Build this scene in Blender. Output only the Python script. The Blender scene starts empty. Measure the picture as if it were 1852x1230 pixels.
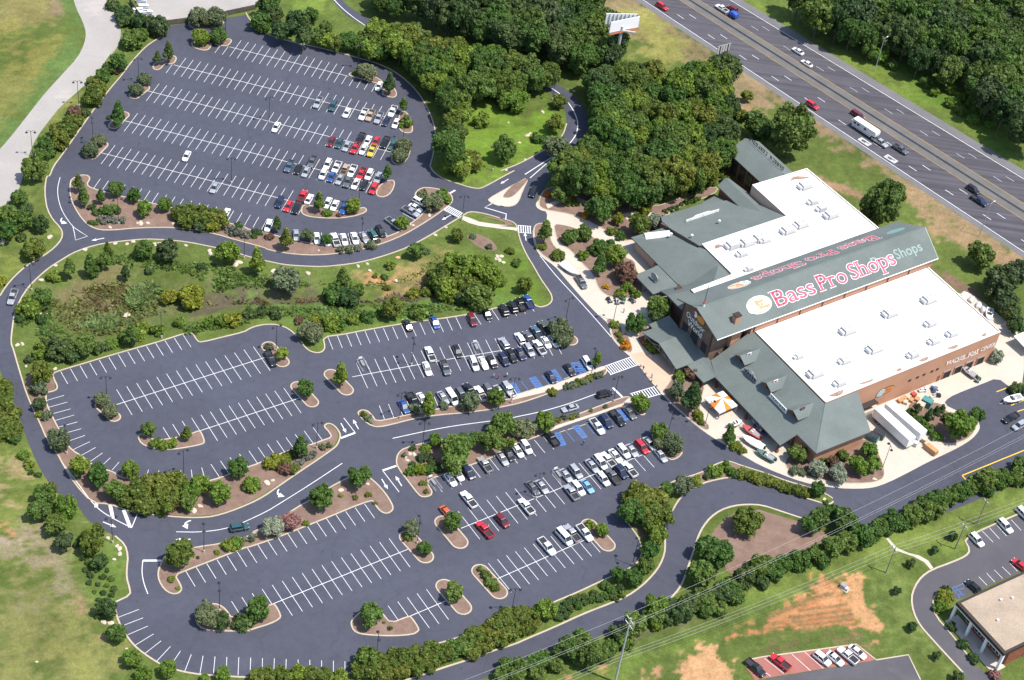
import bpy, bmesh, math, random
import numpy as np
from mathutils import Vector, Matrix
from mathutils.geometry import tessellate_polygon

scene = bpy.context.scene
coll = scene.collection
R = math.radians

# ------------------------------------------------------------------ camera
IMG_W, IMG_H = 1852.0, 1230.0
FOC, PITCH, ROLL, CAM_H = 3230.953, R(42.26852), R(8.64912), 324.1117
_f = Vector((0, math.cos(PITCH), -math.sin(PITCH)))
_r0 = Vector((1, 0, 0)); _u0 = _r0.cross(_f)
_r = math.cos(ROLL) * _r0 + math.sin(ROLL) * _u0
_u = -math.sin(ROLL) * _r0 + math.cos(ROLL) * _u0
cam = bpy.data.cameras.new('camera')
cam_ob = bpy.data.objects.new('camera', cam)
coll.objects.link(cam_ob)
cam.sensor_width = 36.0
cam.lens = 36.0 * FOC / IMG_W
cam.clip_start = 1.0
cam.clip_end = 20000.0
cam_ob.matrix_world = Matrix(((_r.x, _u.x, -_f.x, 0), (_r.y, _u.y, -_f.y, 0), (_r.z, _u.z, -_f.z, CAM_H), (0, 0, 0, 1)))
scene.camera = cam_ob

# ------------------------------------------------------------------ light
SUN_EL, SHADOW_AZ = R(65.0), R(163.0)
world = bpy.data.worlds.new('World'); scene.world = world; world.use_nodes = True
wn = world.node_tree; wn.nodes.clear()
sky = wn.nodes.new('ShaderNodeTexSky'); sky.sky_type = 'NISHITA'; sky.sun_disc = False
sky.sun_elevation = SUN_EL
sky.sun_rotation = R(107.0)
sky.air_density = 1.0; sky.dust_density = 1.0
bg = wn.nodes.new('ShaderNodeBackground'); bg.inputs['Strength'].default_value = 0.15
wo = wn.nodes.new('ShaderNodeOutputWorld')
wn.links.new(sky.outputs[0], bg.inputs['Color']); wn.links.new(bg.outputs[0], wo.inputs['Surface'])
sun = bpy.data.lights.new('sun', 'SUN'); sun.energy = 4.2; sun.angle = R(0.53); sun.color = (1.0, 0.955, 0.88)
sun_ob = bpy.data.objects.new('sun', sun); coll.objects.link(sun_ob)
_sd = Vector((math.cos(SHADOW_AZ) * math.cos(SUN_EL), math.sin(SHADOW_AZ) * math.cos(SUN_EL), -math.sin(SUN_EL)))
sun_ob.rotation_euler = _sd.to_track_quat('-Z', 'Y').to_euler()
sun_ob.location = (0, 350, 200)
vs = scene.view_settings
vs.view_transform = 'Standard'; vs.look = 'None'; vs.gamma = 1.0; vs.exposure = 0.59; vs.use_curve_mapping = False

# ------------------------------------------------------------------ photo pixel -> ground point
CAMP = Vector((0, 0, CAM_H))
def G(x, y, z=0.0):
    d = _r * ((x - IMG_W / 2) / FOC) - _u * ((y - IMG_H / 2) / FOC) + _f
    t = (z - CAM_H) / d.z
    return CAMP + d * t
def mpp(p):
    return (p - CAMP).dot(_f) / FOC           # metres per photo pixel
TS = 480.0 / 1845.0
TO = {}
for _i, _c in enumerate('abcdefghijklmnop'):
    TO[_c] = ((0, 450, 900, 1372)[_i % 4], (0, 300, 600, 910)[_i // 4])
def P(t, x, y):
    return (TO[t][0] + x * TS, TO[t][1] + y * TS)
def TL(s):
    """'a 10 20 30 40; b 5 6' -> list of photo pixels"""
    out = []
    for seg in s.split(';'):
        w = seg.split()
        if not w: continue
        if w[0] in TO:
            v = list(map(float, w[1:])); out += [P(w[0], v[i], v[i + 1]) for i in range(0, len(v), 2)]
        else:
            v = list(map(float, w)); out += [(v[i], v[i + 1]) for i in range(0, len(v), 2)]
    return out
def GL(s, z=0.0):
    return [G(x, y, z) for x, y in (TL(s) if isinstance(s, str) else s)]
def chaikin(pts, n=2, closed=True):
    pts = [Vector((p[0], p[1])) for p in pts]
    for _ in range(n):
        out = []
        m = len(pts)
        for i in range(m if closed else m - 1):
            a, b = pts[i], pts[(i + 1) % m]
            out += [a * .75 + b * .25, a * .25 + b * .75]
        if not closed:
            out = [pts[0]] + out + [pts[-1]]
        pts = out
    return pts

# ------------------------------------------------------------------ object helpers
def mesh_obj(name, verts, faces, mat=None, parent=None, smooth=False):
    me = bpy.data.meshes.new(name)
    me.from_pydata([tuple(v) for v in verts], [], faces)
    if mat is not None:
        me.materials.append(mat)
    if smooth:
        me.polygons.foreach_set('use_smooth', [True] * len(me.polygons))
    me.update()
    return link(name, me, parent)
def link(name, data, parent=None):
    o = bpy.data.objects.new(name, data); coll.objects.link(o)
    if parent is not None: o.parent = parent
    return o
def tag(o, label=None, cat=None, group=None, kind=None):
    if label: o['label'] = label
    if cat: o['category'] = cat
    if group: o['group'] = group
    if kind: o['kind'] = kind
    return o
def empty(name, loc=(0, 0, 0), rz=0.0):
    o = bpy.data.objects.new(name, None); coll.objects.link(o)
    o.location = loc; o.rotation_euler = (0, 0, rz); o.empty_display_size = .2
    return o
def copy_tree(o, parent=None):
    c = o.copy(); coll.objects.link(c); c.parent = parent
    for ch in list(o.children):
        copy_tree(ch, c)
    return c
class MB:
    """collects solids of ONE part"""
    def __init__(s): s.v = []; s.f = []
    def add(s, v, f):
        b = len(s.v); s.v += [tuple(p) for p in v]; s.f += [tuple(i + b for i in q) for q in f]; return s
    def box(s, x0, x1, y0, y1, z0, z1, M=None):
        v = [Vector(p) for p in ((x0, y0, z0), (x1, y0, z0), (x1, y1, z0), (x0, y1, z0), (x0, y0, z1), (x1, y0, z1), (x1, y1, z1), (x0, y1, z1))]
        if M is not None: v = [M @ p for p in v]
        return s.add(v, [(0, 3, 2, 1), (4, 5, 6, 7), (0, 1, 5, 4), (1, 2, 6, 5), (2, 3, 7, 6), (3, 0, 4, 7)])
    def tube(s, a, b, r0, r1=None, n=8, cap=True):
        a = Vector(a); b = Vector(b); r1 = r0 if r1 is None else r1
        d = (b - a).normalized(); t = Vector((0, 0, 1)) if abs(d.z) < .9 else Vector((1, 0, 0))
        p = d.cross(t).normalized(); q = d.cross(p)
        v = []
        for c, r in ((a, r0), (b, r1)):
            v += [c + (p * math.cos(2 * math.pi * i / n) + q * math.sin(2 * math.pi * i / n)) * r for i in range(n)]
        f = [(i, (i + 1) % n, n + (i + 1) % n, n + i) for i in range(n)]
        if cap: f += [tuple(range(n - 1, -1, -1)), tuple(range(n, 2 * n))]
        return s.add(v, f)
    def path(s, pts, r, n=6):
        for a, b in zip(pts[:-1], pts[1:]): s.tube(a, b, r, r, n)
        return s
    def prism(s, poly, z0, z1):
        n = len(poly)
        tri = tessellate_polygon([[Vector((p[0], p[1], 0)) for p in poly]])
        b = len(s.v)
        s.v += [(p[0], p[1], z0) for p in poly] + [(p[0], p[1], z1) for p in poly]
        area = sum(poly[i][0] * poly[(i + 1) % n][1] - poly[(i + 1) % n][0] * poly[i][1] for i in range(n))
        for t in tri:
            a, c, d = [poly[i] for i in t]
            ccw = (c[0] - a[0]) * (d[1] - a[1]) - (c[1] - a[1]) * (d[0] - a[0]) > 0
            t = t if ccw else (t[0], t[2], t[1])
            s.f.append(tuple(b + n + i for i in t)); s.f.append(tuple(b + i for i in reversed(t)))
        for i in range(n):
            j = (i + 1) % n
            q = (b + i, b + j, b + n + j, b + n + i)
            s.f.append(q if area > 0 else tuple(reversed(q)))
        return s
    def quad(s, *p): return s.add(p, [tuple(range(len(p)))])
    def xf(s, fn):
        s.v = [tuple(fn(Vector(p))) for p in s.v]; return s
    def build(s, name, mat=None, parent=None, smooth=False): return mesh_obj(name, s.v, s.f, mat, parent, smooth)

def sheet(name, loops, z, mat, parent=None):
    """flat sheet with holes"""
    vv = [[Vector((p[0], p[1], 0)) for p in l] for l in loops]
    tri = tessellate_polygon(vv)
    flat = [p for l in vv for p in l]
    faces = []
    for t in tri:
        a, b, c = [flat[i] for i in t]
        cr = (b.x - a.x) * (c.y - a.y) - (b.y - a.y) * (c.x - a.x)
        if abs(cr) < 1e-9: continue
        faces.append(tuple(t) if cr > 0 else (t[0], t[2], t[1]))
    return mesh_obj(name, [(p.x, p.y, z) for p in flat], faces, mat, parent)
def ribbon(pts, w, z0, z1, closed=False, off=0.0):
    """raised strip along a ground polyline; returns MB"""
    pts = [Vector((p[0], p[1])) for p in pts]
    m = len(pts); L = []; Rr = []
    for i in range(m):
        a = pts[i - 1] if (i > 0 or closed) else pts[i]; b = pts[(i + 1) % m] if (i < m - 1 or closed) else pts[i]
        d = (b - a)
        d = d.normalized() if d.length > 1e-6 else Vector((1, 0))
        nrm = Vector((-d.y, d.x))
        L.append(pts[i] + nrm * (off + w / 2)); Rr.append(pts[i] + nrm * (off - w / 2))
    mb = MB(); v = []
    flat = z1 - z0 < 1e-6
    for i in range(m):
        if flat: v += [(L[i].x, L[i].y, z1), (Rr[i].x, Rr[i].y, z1)]
        else: v += [(L[i].x, L[i].y, z0), (L[i].x, L[i].y, z1), (Rr[i].x, Rr[i].y, z1), (Rr[i].x, Rr[i].y, z0)]
    f = []
    k = 2 if flat else 4
    for i in range(m if closed else m - 1):
        a = i * k; b = ((i + 1) % m) * k
        if flat: f.append((a, a + 1, b + 1, b))
        else: f += [(a + 1, a + 2, b + 2, b + 1), (a, a + 1, b + 1, b), (a + 2, a + 3, b + 3, b + 2)]
    return mb.add(v, f)
def rot2(v, a):
    return Vector((v.x * math.cos(a) - v.y * math.sin(a), v.x * math.sin(a) + v.y * math.cos(a)))
ORD = ['leftmost', 'second', 'third', 'fourth', 'fifth', 'sixth', 'seventh', 'eighth', 'ninth', 'tenth', 'eleventh', 'twelfth', 'thirteenth', 'fourteenth', 'fifteenth', 'sixteenth', 'seventeenth', 'eighteenth', 'nineteenth', 'twentieth']
def ordw(i):
    if i < 20: return ORD[i]
    if i < 29: return 'twenty-' + ['first', 'second', 'third', 'fourth', 'fifth', 'sixth', 'seventh', 'eighth', 'ninth'][i - 20]
    if i == 29: return 'thirtieth'
    return 'thirty-' + (['first', 'second', 'third', 'fourth', 'fifth', 'sixth', 'seventh', 'eighth', 'ninth'] + ['tenth'] * 40)[i - 30]
PENDING = {}
def pend(o, px, base, place, cat, group):
    """label is written at the end, when the order from left to right is known"""
    PENDING.setdefault((place, cat), []).append((px[0], o, base, group))
def flush_labels():
    for (place, cat), L in PENDING.items():
        L.sort(key=lambda t: t[0])
        for i, (x, o, base, group) in enumerate(L):
            lab = base + ' ' + place
            if len(L) > 1:
                lab += ', rightmost' if i == len(L) - 1 else ', leftmost' if i == 0 else ', ' + ordw(i) + ' from the left'
            if len(lab.replace('-', ' ').replace(',', ' ').split()) > 16: lab = lab.replace(' from the left', ' from left').replace(' the ', ' ', 1)
            if len(lab.replace('-', ' ').replace(',', ' ').split()) > 16: lab = lab.replace(' the ', ' ')
            if len(lab.replace('-', ' ').replace(',', ' ').split()) > 16: lab = lab.replace(' from left', '').replace('round-crowned ', '').replace(' the ', ' ').replace('olive-green', 'olive').replace('mid-green', 'green')
            tag(o, lab, cat, group if len(L) > 1 else None)

# ------------------------------------------------------------------ materials
MATS = {}
def new_mat(name):
    m = bpy.data.materials.new(name); m.use_nodes = True; MATS[name] = m
    nt = m.node_tree
    return m, nt, nt.nodes['Principled BSDF']
def ramp(nt, fac, stops):
    r = nt.nodes.new('ShaderNodeValToRGB')
    el = r.color_ramp.elements
    while len(el) < len(stops): el.new(.5)
    for e, (p, c) in zip(el, stops):
        e.position = p; e.color = (*c, 1)
    nt.links.new(fac, r.inputs[0]); return r.outputs[0]
def noise(nt, scale, detail=4, rough=.6, coord='Object', dist=0.0):
    tc = nt.nodes.new('ShaderNodeTexCoord'); n = nt.nodes.new('ShaderNodeTexNoise')
    n.inputs['Scale'].default_value = scale; n.inputs['Detail'].default_value = detail; n.inputs['Roughness'].default_value = rough
    n.inputs['Distortion'].default_value = dist
    if coord == 'World':
        g = nt.nodes.new('ShaderNodeNewGeometry'); nt.links.new(g.outputs['Position'], n.inputs['Vector'])
    else:
        nt.links.new(tc.outputs[coord], n.inputs['Vector'])
    return n.outputs[0]
def mixc(nt, mode, fac, a, b):
    m = nt.nodes.new('ShaderNodeMix'); m.data_type = 'RGBA'; m.blend_type = mode; m.clamp_result = False
    for sock, val in ((m.inputs[0], fac), (m.inputs[6], a), (m.inputs[7], b)):
        if isinstance(val, (int, float)): sock.default_value = val
        elif isinstance(val, tuple): sock.default_value = (*val, 1)
        else: nt.links.new(val, sock)
    return m.outputs[2]
def surf(name, col, var=.12, scale=.4, fine=6.0, rough=.85, bump=0.0, spec=.25, metal=0.0, stain=None, stain_scale=.08, stain_lo=.55, stain_hi=.75):
    """plain surface: broad and fine mottling round its real colour, optional stains"""
    m, nt, b = new_mat(name)
    c = Vector(col)
    lo = tuple(c * (1 - var)); hi = tuple(c * (1 + var))
    base = ramp(nt, noise(nt, scale, 5, .65, 'World'), [(.3, lo), (.7, hi)])
    fn = noise(nt, fine, 3, .7, 'World')
    base = mixc(nt, 'MULTIPLY', 1.0, base, ramp(nt, fn, [(.25, (1 - var,) * 3), (.75, (1 + var,) * 3)]))
    if stain:
        base = mixc(nt, 'MIX', ramp(nt, noise(nt, stain_scale, 6, .7, 'World', .5), [(stain_lo, (0, 0, 0)), (stain_hi, (1, 1, 1))]), base, tuple(stain))
    nt.links.new(base, b.inputs['Base Color'])
    b.inputs['Roughness'].default_value = rough; b.inputs['Metallic'].default_value = metal
    b.inputs['Specular IOR Level'].default_value = spec
    if bump:
        bp = nt.nodes.new('ShaderNodeBump'); bp.inputs['Strength'].default_value = bump; bp.inputs['Distance'].default_value = .05
        nt.links.new(fn, bp.inputs['Height']); nt.links.new(bp.outputs[0], b.inputs['Normal'])
    return m

def asphalt_mat(name, col):
    m, nt, b = new_mat(name); c = Vector(col)
    base = ramp(nt, noise(nt, .035, 5, .65, 'World', .4), [(.3, tuple(c * .88)), (.7, tuple(c * 1.16))])
    base = mixc(nt, 'MULTIPLY', 1.0, base, ramp(nt, noise(nt, .45, 5, .7, 'World'), [(.3, (.90,) * 3), (.7, (1.10,) * 3)]))
    fn = noise(nt, 4.0, 3, .8, 'World')
    base = mixc(nt, 'MULTIPLY', 1.0, base, ramp(nt, fn, [(.25, (.86,) * 3), (.75, (1.14,) * 3)]))
    base = mixc(nt, 'MULTIPLY', 1.0, base, ramp(nt, noise(nt, .62, 2, .5, 'World', .3), [(.66, (1, 1, 1)), (.76, (.74, .74, .75))]))      # oil drips
    base = mixc(nt, 'MIX', ramp(nt, noise(nt, .05, 6, .75, 'World', 1.5), [(.60, (0, 0, 0)), (.80, (.55, .55, .55))]), base, (.088, .080, .078))   # dusty scuffs
    g = nt.nodes.new('ShaderNodeNewGeometry'); vo = nt.nodes.new('ShaderNodeTexVoronoi'); vo.feature = 'DISTANCE_TO_EDGE'; vo.inputs['Scale'].default_value = .055
    nz = nt.nodes.new('ShaderNodeTexNoise'); nz.inputs['Scale'].default_value = .25; nz.inputs['Detail'].default_value = 4
    nt.links.new(g.outputs['Position'], nz.inputs['Vector']); nt.links.new(mixc(nt, 'ADD', 1.0, g.outputs['Position'], mixc(nt, 'MULTIPLY', 1.0, nz.outputs['Color'], (3.0, 3.0, 3.0))), vo.inputs['Vector'])
    base = mixc(nt, 'MULTIPLY', .30, base, ramp(nt, vo.outputs['Distance'], [(.0, (.55,) * 3), (.010, (1, 1, 1))]))                          # sealed cracks
    nt.links.new(base, b.inputs['Base Color']); b.inputs['Roughness'].default_value = .8; b.inputs['Specular IOR Level'].default_value = .3
    bp = nt.nodes.new('ShaderNodeBump'); bp.inputs['Strength'].default_value = .3; bp.inputs['Distance'].default_value = .03
    nt.links.new(fn, bp.inputs['Height']); nt.links.new(bp.outputs[0], b.inputs['Normal']); return m
asphalt_mat('asphalt', (.0580, .0605, .0815))
surf('asphalt_old', (.085, .08, .09), .12, .1, 3, .85, .2, stain=(.11, .105, .11), stain_scale=.06)
m, nt, b = new_mat('highway')
g = nt.nodes.new('ShaderNodeNewGeometry'); mp_ = nt.nodes.new('ShaderNodeMapping'); mp_.inputs['Rotation'].default_value = (0, 0, R(42.23)); mp_.inputs['Scale'].default_value = (.012, .75, 1)
nz = nt.nodes.new('ShaderNodeTexNoise'); nz.inputs['Scale'].default_value = 1.0; nz.inputs['Detail'].default_value = 4
nt.links.new(g.outputs['Position'], mp_.inputs['Vector']); nt.links.new(mp_.outputs[0], nz.inputs['Vector'])
base = ramp(nt, nz.outputs[0], [(.35, (.056, .053, .062)), (.65, (.092, .087, .099))])
base = mixc(nt, 'MULTIPLY', 1.0, base, ramp(nt, noise(nt, .12, 5, .7, 'World'), [(.3, (.88,) * 3), (.7, (1.12,) * 3)]))
base = mixc(nt, 'MULTIPLY', 1.0, base, ramp(nt, noise(nt, 3.0, 3, .7, 'World'), [(.3, (.9,) * 3), (.7, (1.1,) * 3)]))
nt.links.new(base, b.inputs['Base Color']); b.inputs['Roughness'].default_value = .85; b.inputs['Specular IOR Level'].default_value = .25
surf('clay', (.37, .165, .065), .25, .5, 3, .95, .4, stain=(.22, .16, .065), stain_scale=.45, stain_lo=.60, stain_hi=.72)
surf('clay_pale', (.46, .27, .125), .2, .5, 3, .95, .4, stain=(.30, .18, .075), stain_scale=.4, stain_lo=.58, stain_hi=.72)
surf('furrow', (.165, .125, .050), .3, .8, 3, .95, .4)
surf('median_concrete', (.125, .120, .116), .14, .15, 2.5, .9, stain=(.16, .15, .135), stain_scale=.15)
surf('shoulder', (.145, .14, .145), .12, .15, 2.5, .9)
surf('gravel_road', (.32, .295, .275), .08, .08, 1.5, .92, .2, stain=(.44, .39, .36), stain_scale=.04)
surf('concrete', (.47, .415, .345), .07, .12, 2.0, .85, .1, stain=(.40, .345, .28), stain_scale=.12)
surf('concrete_pink', (.50, .36, .26), .10, .2, 2.5, .85, .1)
surf('brick_paving', (.30, .12, .10), .12, .2, 3, .9)
surf('kerb', (.43, .36, .275), .10, .3, 3, .85)
surf('mulch', (.185, .122, .094), .22, .35, 4, .95, .5, stain=(.25, .175, .14), stain_scale=.12)
surf('paint_white', (.66, .66, .66), .10, .5, 5, .7, stain=(.36, .36, .38), stain_scale=1.3, stain_lo=.56, stain_hi=.80)
surf('paint_yellow', (.75, .46, .04), .08, .8, 5, .7)
surf('paint_worn', (.42, .42, .42), .25, .8, 4, .8)
surf('paint_worn_yellow', (.40, .25, .06), .25, .8, 4, .8)
surf('paint_blue', (.07, .18, .46), .15, .8, 5, .7)
surf('roof_white', (.72, .71, .685), .05, .1, 1.0, .6, stain=(.50, .47, .43), stain_scale=.10, stain_lo=.60, stain_hi=.85)
surf('roof_brown', (.30, .20, .15), .25, .5, 2.0, .9)
surf('shingle', (.130, .150, .141), .13, .12, 3.2, .88, .4)
surf('shingle_ridge', (.14, .18, .165), .1, .3, 4, .85)
surf('stucco', (.44, .235, .15), .06, .2, 3, .9)
surf('stucco_beige', (.50, .36, .28), .06, .2, 3, .9)
surf('stone_brown', (.17, .115, .09), .25, .6, 2.5, .9, .3)
surf('brick_red', (.24, .085, .05), .2, .7, 4, .9)
surf('timber_dark', (.07, .04, .03), .2, .5, 3, .8)
surf('dark_void', (.015, .013, .013), .1, .5, 3, .6)
surf('trim_dark', (.045, .035, .03), .1, .5, 3, .7)
surf('metal_dark', (.03, .03, .033), .1, .5, 3, .45, spec=.5)
surf('metal_grey', (.32, .32, .33), .1, .6, 3, .5, spec=.5, metal=.3)
surf('metal_white', (.72, .71, .70), .06, .4, 3, .45, spec=.5)
surf('hvac', (.50, .495, .49), .08, .5, 3, .5, spec=.5)
surf('hvac_dark', (.27, .27, .28), .1, .5, 3, .5)
surf('wood_pole', (.25, .21, .18), .15, .6, 3, .85)
surf('galvanised', (.42, .41, .40), .08, .6, 3, .6)
surf('rock', (.50, .42, .33), .2, .8, 3, .9, .3)
surf('rock_orange', (.50, .30, .16), .2, .8, 3, .9, .3)
surf('gravel_roof', (.33, .26, .195), .16, .12, 2.0, .95, .2, stain=(.40, .325, .25), stain_scale=.09)
surf('sign_white', (.80, .79, .77), .03, .5, 3, .6)
surf('sign_red', (.44, .085, .13), .10, .8, 3, .6)
surf('sign_pale', (.24, .31, .28), .10, .8, 3, .8)
surf('sign_paleblue', (.16, .28, .25), .08, .8, 3, .8)
surf('sign_peach', (.66, .50, .33), .10, .8, 3, .7)
surf('sign_orange', (.65, .28, .05), .10, .8, 3, .6)
surf('sign_black', (.02, .02, .02), .1, .8, 3, .6)
surf('sign_salmon', (.52, .15, .09), .10, .8, 3, .7)
surf('sign_fish', (.35, .48, .48), .2, 1.5, 4, .6)
surf('billboard_face', (.82, .80, .80), .02, .3, 3, .5)
surf('canvas_orange', (.78, .20, .02), .05, .5, 3, .7)
surf('canvas_white', (.82, .80, .77), .03, .5, 3, .7)
surf('tarp_blue', (.03, .09, .42), .2, .8, 3, .5)
surf('crate_teal', (.07, .22, .21), .1, .8, 3, .6)
surf('crate_orange', (.44, .24, .11), .1, .8, 3, .7)
surf('crate_tan', (.50, .40, .30), .15, .8, 3, .8)
surf('pallet_red', (.38, .07, .06), .15, .8, 3, .7)
surf('dumpster_green', (.07, .13, .11), .15, .8, 3, .6)
surf('tractor_green', (.03, .16, .06), .15, .8, 3, .5)
surf('skin', (.45, .28, .20), .05, 3, 9, .6)
surf('cloth_blue', (.06, .09, .2), .1, 3, 9, .9)
surf('cloth_pale', (.6, .58, .55), .1, 3, 9, .9)
surf('cloth_red', (.4, .06, .06), .1, 3, 9, .9)
surf('fence_wood', (.10, .085, .075), .2, .8, 3, .9)
surf('tyre', (.018, .018, .019), .1, 2, 6, .85)
surf('rim', (.38, .38, .39), .05, 2, 6, .35, spec=.5, metal=.7)
surf('lamp_clear', (.75, .75, .72), .03, 2, 6, .2, spec=.6)
surf('lamp_red', (.35, .02, .02), .05, 2, 6, .25, spec=.6)
surf('truck_bed', (.035, .035, .038), .15, 2, 6, .8)
m, nt, b = new_mat('glass'); b.inputs['Base Color'].default_value = (.018, .022, .026, 1); b.inputs['Roughness'].default_value = .08; b.inputs['Specular IOR Level'].default_value = .7
m, nt, b = new_mat('window_glass'); b.inputs['Base Color'].default_value = (.03, .035, .04, 1); b.inputs['Roughness'].default_value = .12; b.inputs['Specular IOR Level'].default_value = .6
PAINT = dict(white=(.78, .78, .77), silver=(.42, .43, .45), grey=(.14, .145, .155), black=(.012, .012, .014), red=(.48, .02, .03),
             darkred=(.14, .012, .02), blue=(.025, .075, .26), navy=(.015, .022, .06), teal=(.025, .075, .085), lightblue=(.16, .36, .62),
             yellow=(.60, .40, .05), tan=(.40, .29, .20), green=(.03, .105, .095), slate=(.10, .15, .21), olive=(.07, .08, .05), orange=(.5, .1, .02))
for k, c in PAINT.items():
    m, nt, b = new_mat('paint_car_' + k)
    base = mixc(nt, 'MULTIPLY', 1.0, c, ramp(nt, noise(nt, 1.2, 2, .5), [(.3, (.93,) * 3), (.7, (1.05,) * 3)]))
    nt.links.new(base, b.inputs['Base Color'])
    b.inputs['Roughness'].default_value = .32; b.inputs['Coat Weight'].default_value = .6; b.inputs['Coat Roughness'].default_value = .06
    b.inputs['Metallic'].default_value = .35 if k in ('silver', 'grey', 'slate') else 0.0

def leaf_mat(name, col, hue=.022, val=.48, trans=.38):
    m, nt, b = new_mat(name)
    oi = nt.nodes.new('ShaderNodeObjectInfo'); ge = nt.nodes.new('ShaderNodeNewGeometry')
    hs = nt.nodes.new('ShaderNodeHueSaturation'); hs.inputs['Color'].default_value = (*col, 1)
    def lin(sock, lo, hi):
        mr = nt.nodes.new('ShaderNodeMapRange'); mr.inputs['To Min'].default_value = lo; mr.inputs['To Max'].default_value = hi
        nt.links.new(sock, mr.inputs['Value']); return mr.outputs[0]
    add = nt.nodes.new('ShaderNodeMath'); add.operation = 'ADD'
    nt.links.new(lin(oi.outputs['Random'], .5 - hue, .5 + hue), add.inputs[0]); nt.links.new(lin(ge.outputs['Random Per Island'], -.018, .018), add.inputs[1])
    nt.links.new(add.outputs[0], hs.inputs['Hue'])
    mul = nt.nodes.new('ShaderNodeMath'); mul.operation = 'MULTIPLY'
    nt.links.new(lin(oi.outputs['Random'], 1.15, .85), mul.inputs[0]); nt.links.new(lin(ge.outputs['Random Per Island'], 1 - val, 1 + val), mul.inputs[1])
    mul2 = nt.nodes.new('ShaderNodeMath'); mul2.operation = 'MULTIPLY'
    nt.links.new(mul.outputs[0], mul2.inputs[0]); nt.links.new(lin(noise(nt, .9, 3, .6, 'World'), .70, 1.30), mul2.inputs[1])
    nt.links.new(mul2.outputs[0], hs.inputs['Value'])
    nt.links.new(hs.outputs[0], b.inputs['Base Color'])
    b.inputs['Roughness'].default_value = .55; b.inputs['Specular IOR Level'].default_value = .25
    tr = nt.nodes.new('ShaderNodeBsdfTranslucent'); nt.links.new(hs.outputs[0], tr.inputs['Color'])
    mx = nt.nodes.new('ShaderNodeMixShader'); mx.inputs[0].default_value = trans
    nt.links.new(b.outputs[0], mx.inputs[1]); nt.links.new(tr.outputs[0], mx.inputs[2])
    nt.links.new(mx.outputs[0], nt.nodes['Material Output'].inputs['Surface'])
    return m
LEAF = dict(m=(.100, .165, .032), b=(.146, .218, .030), d=(.070, .115, .033), o=(.130, .155, .074), y=(.19, .215, .024), g=(.14, .175, .092),
            l=(.122, .152, .025), R=(.160, .098, .062), W=(.26, .29, .20), P=(.30, .16, .14), F=(.55, .23, .01), e=(.20, .21, .155), f=(.090, .146, .030), h=(.074, .108, .040))
for k, c in LEAF.items(): leaf_mat('leaf_' + k, tuple(Vector(c) * (1.10 if k in 'lo' else 1.0)))
surf('bark', (.11, .085, .065), .2, 1.0, 5, .9)
# ================================================================== SETTING
rng = np.random.default_rng(7)
def vnoise(x, y, s, seed):
    r = np.random.default_rng(seed); T = r.random((256, 256))
    X = x / s; Y = y / s; i = np.floor(X).astype(int); j = np.floor(Y).astype(int); fx = X - i; fy = Y - j
    fx = fx * fx * (3 - 2 * fx); fy = fy * fy * (3 - 2 * fy)
    g = lambda a, b: T[a % 256, b % 256]
    return (g(i, j) * (1 - fx) + g(i + 1, j) * fx) * (1 - fy) + (g(i, j + 1) * (1 - fx) + g(i + 1, j + 1) * fx) * fy
def sdist(x, y, poly):
    """positive inside"""
    ins = np.zeros(x.shape, bool); dm = np.full(x.shape, 1e9)
    n = len(poly)
    for k in range(n):
        x0, y0 = poly[k][0], poly[k][1]; x1, y1 = poly[(k + 1) % n][0], poly[(k + 1) % n][1]
        c = ((y0 > y) != (y1 > y))
        if abs(y1 - y0) > 1e-9:
            ins ^= c & (x < (x1 - x0) * (y - y0) / (y1 - y0) + x0)
        dx, dy = x1 - x0, y1 - y0; L = dx * dx + dy * dy + 1e-9
        t = np.clip(((x - x0) * dx + (y - y0) * dy) / L, 0, 1)
        dm = np.minimum(dm, (x - x0 - t * dx) ** 2 + (y - y0 - t * dy) ** 2)
    dm = np.sqrt(dm)
    return np.where(ins, dm, -dm)
def sstep(t):
    t = np.clip(t, 0, 1); return t * t * (3 - 2 * t)

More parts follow.
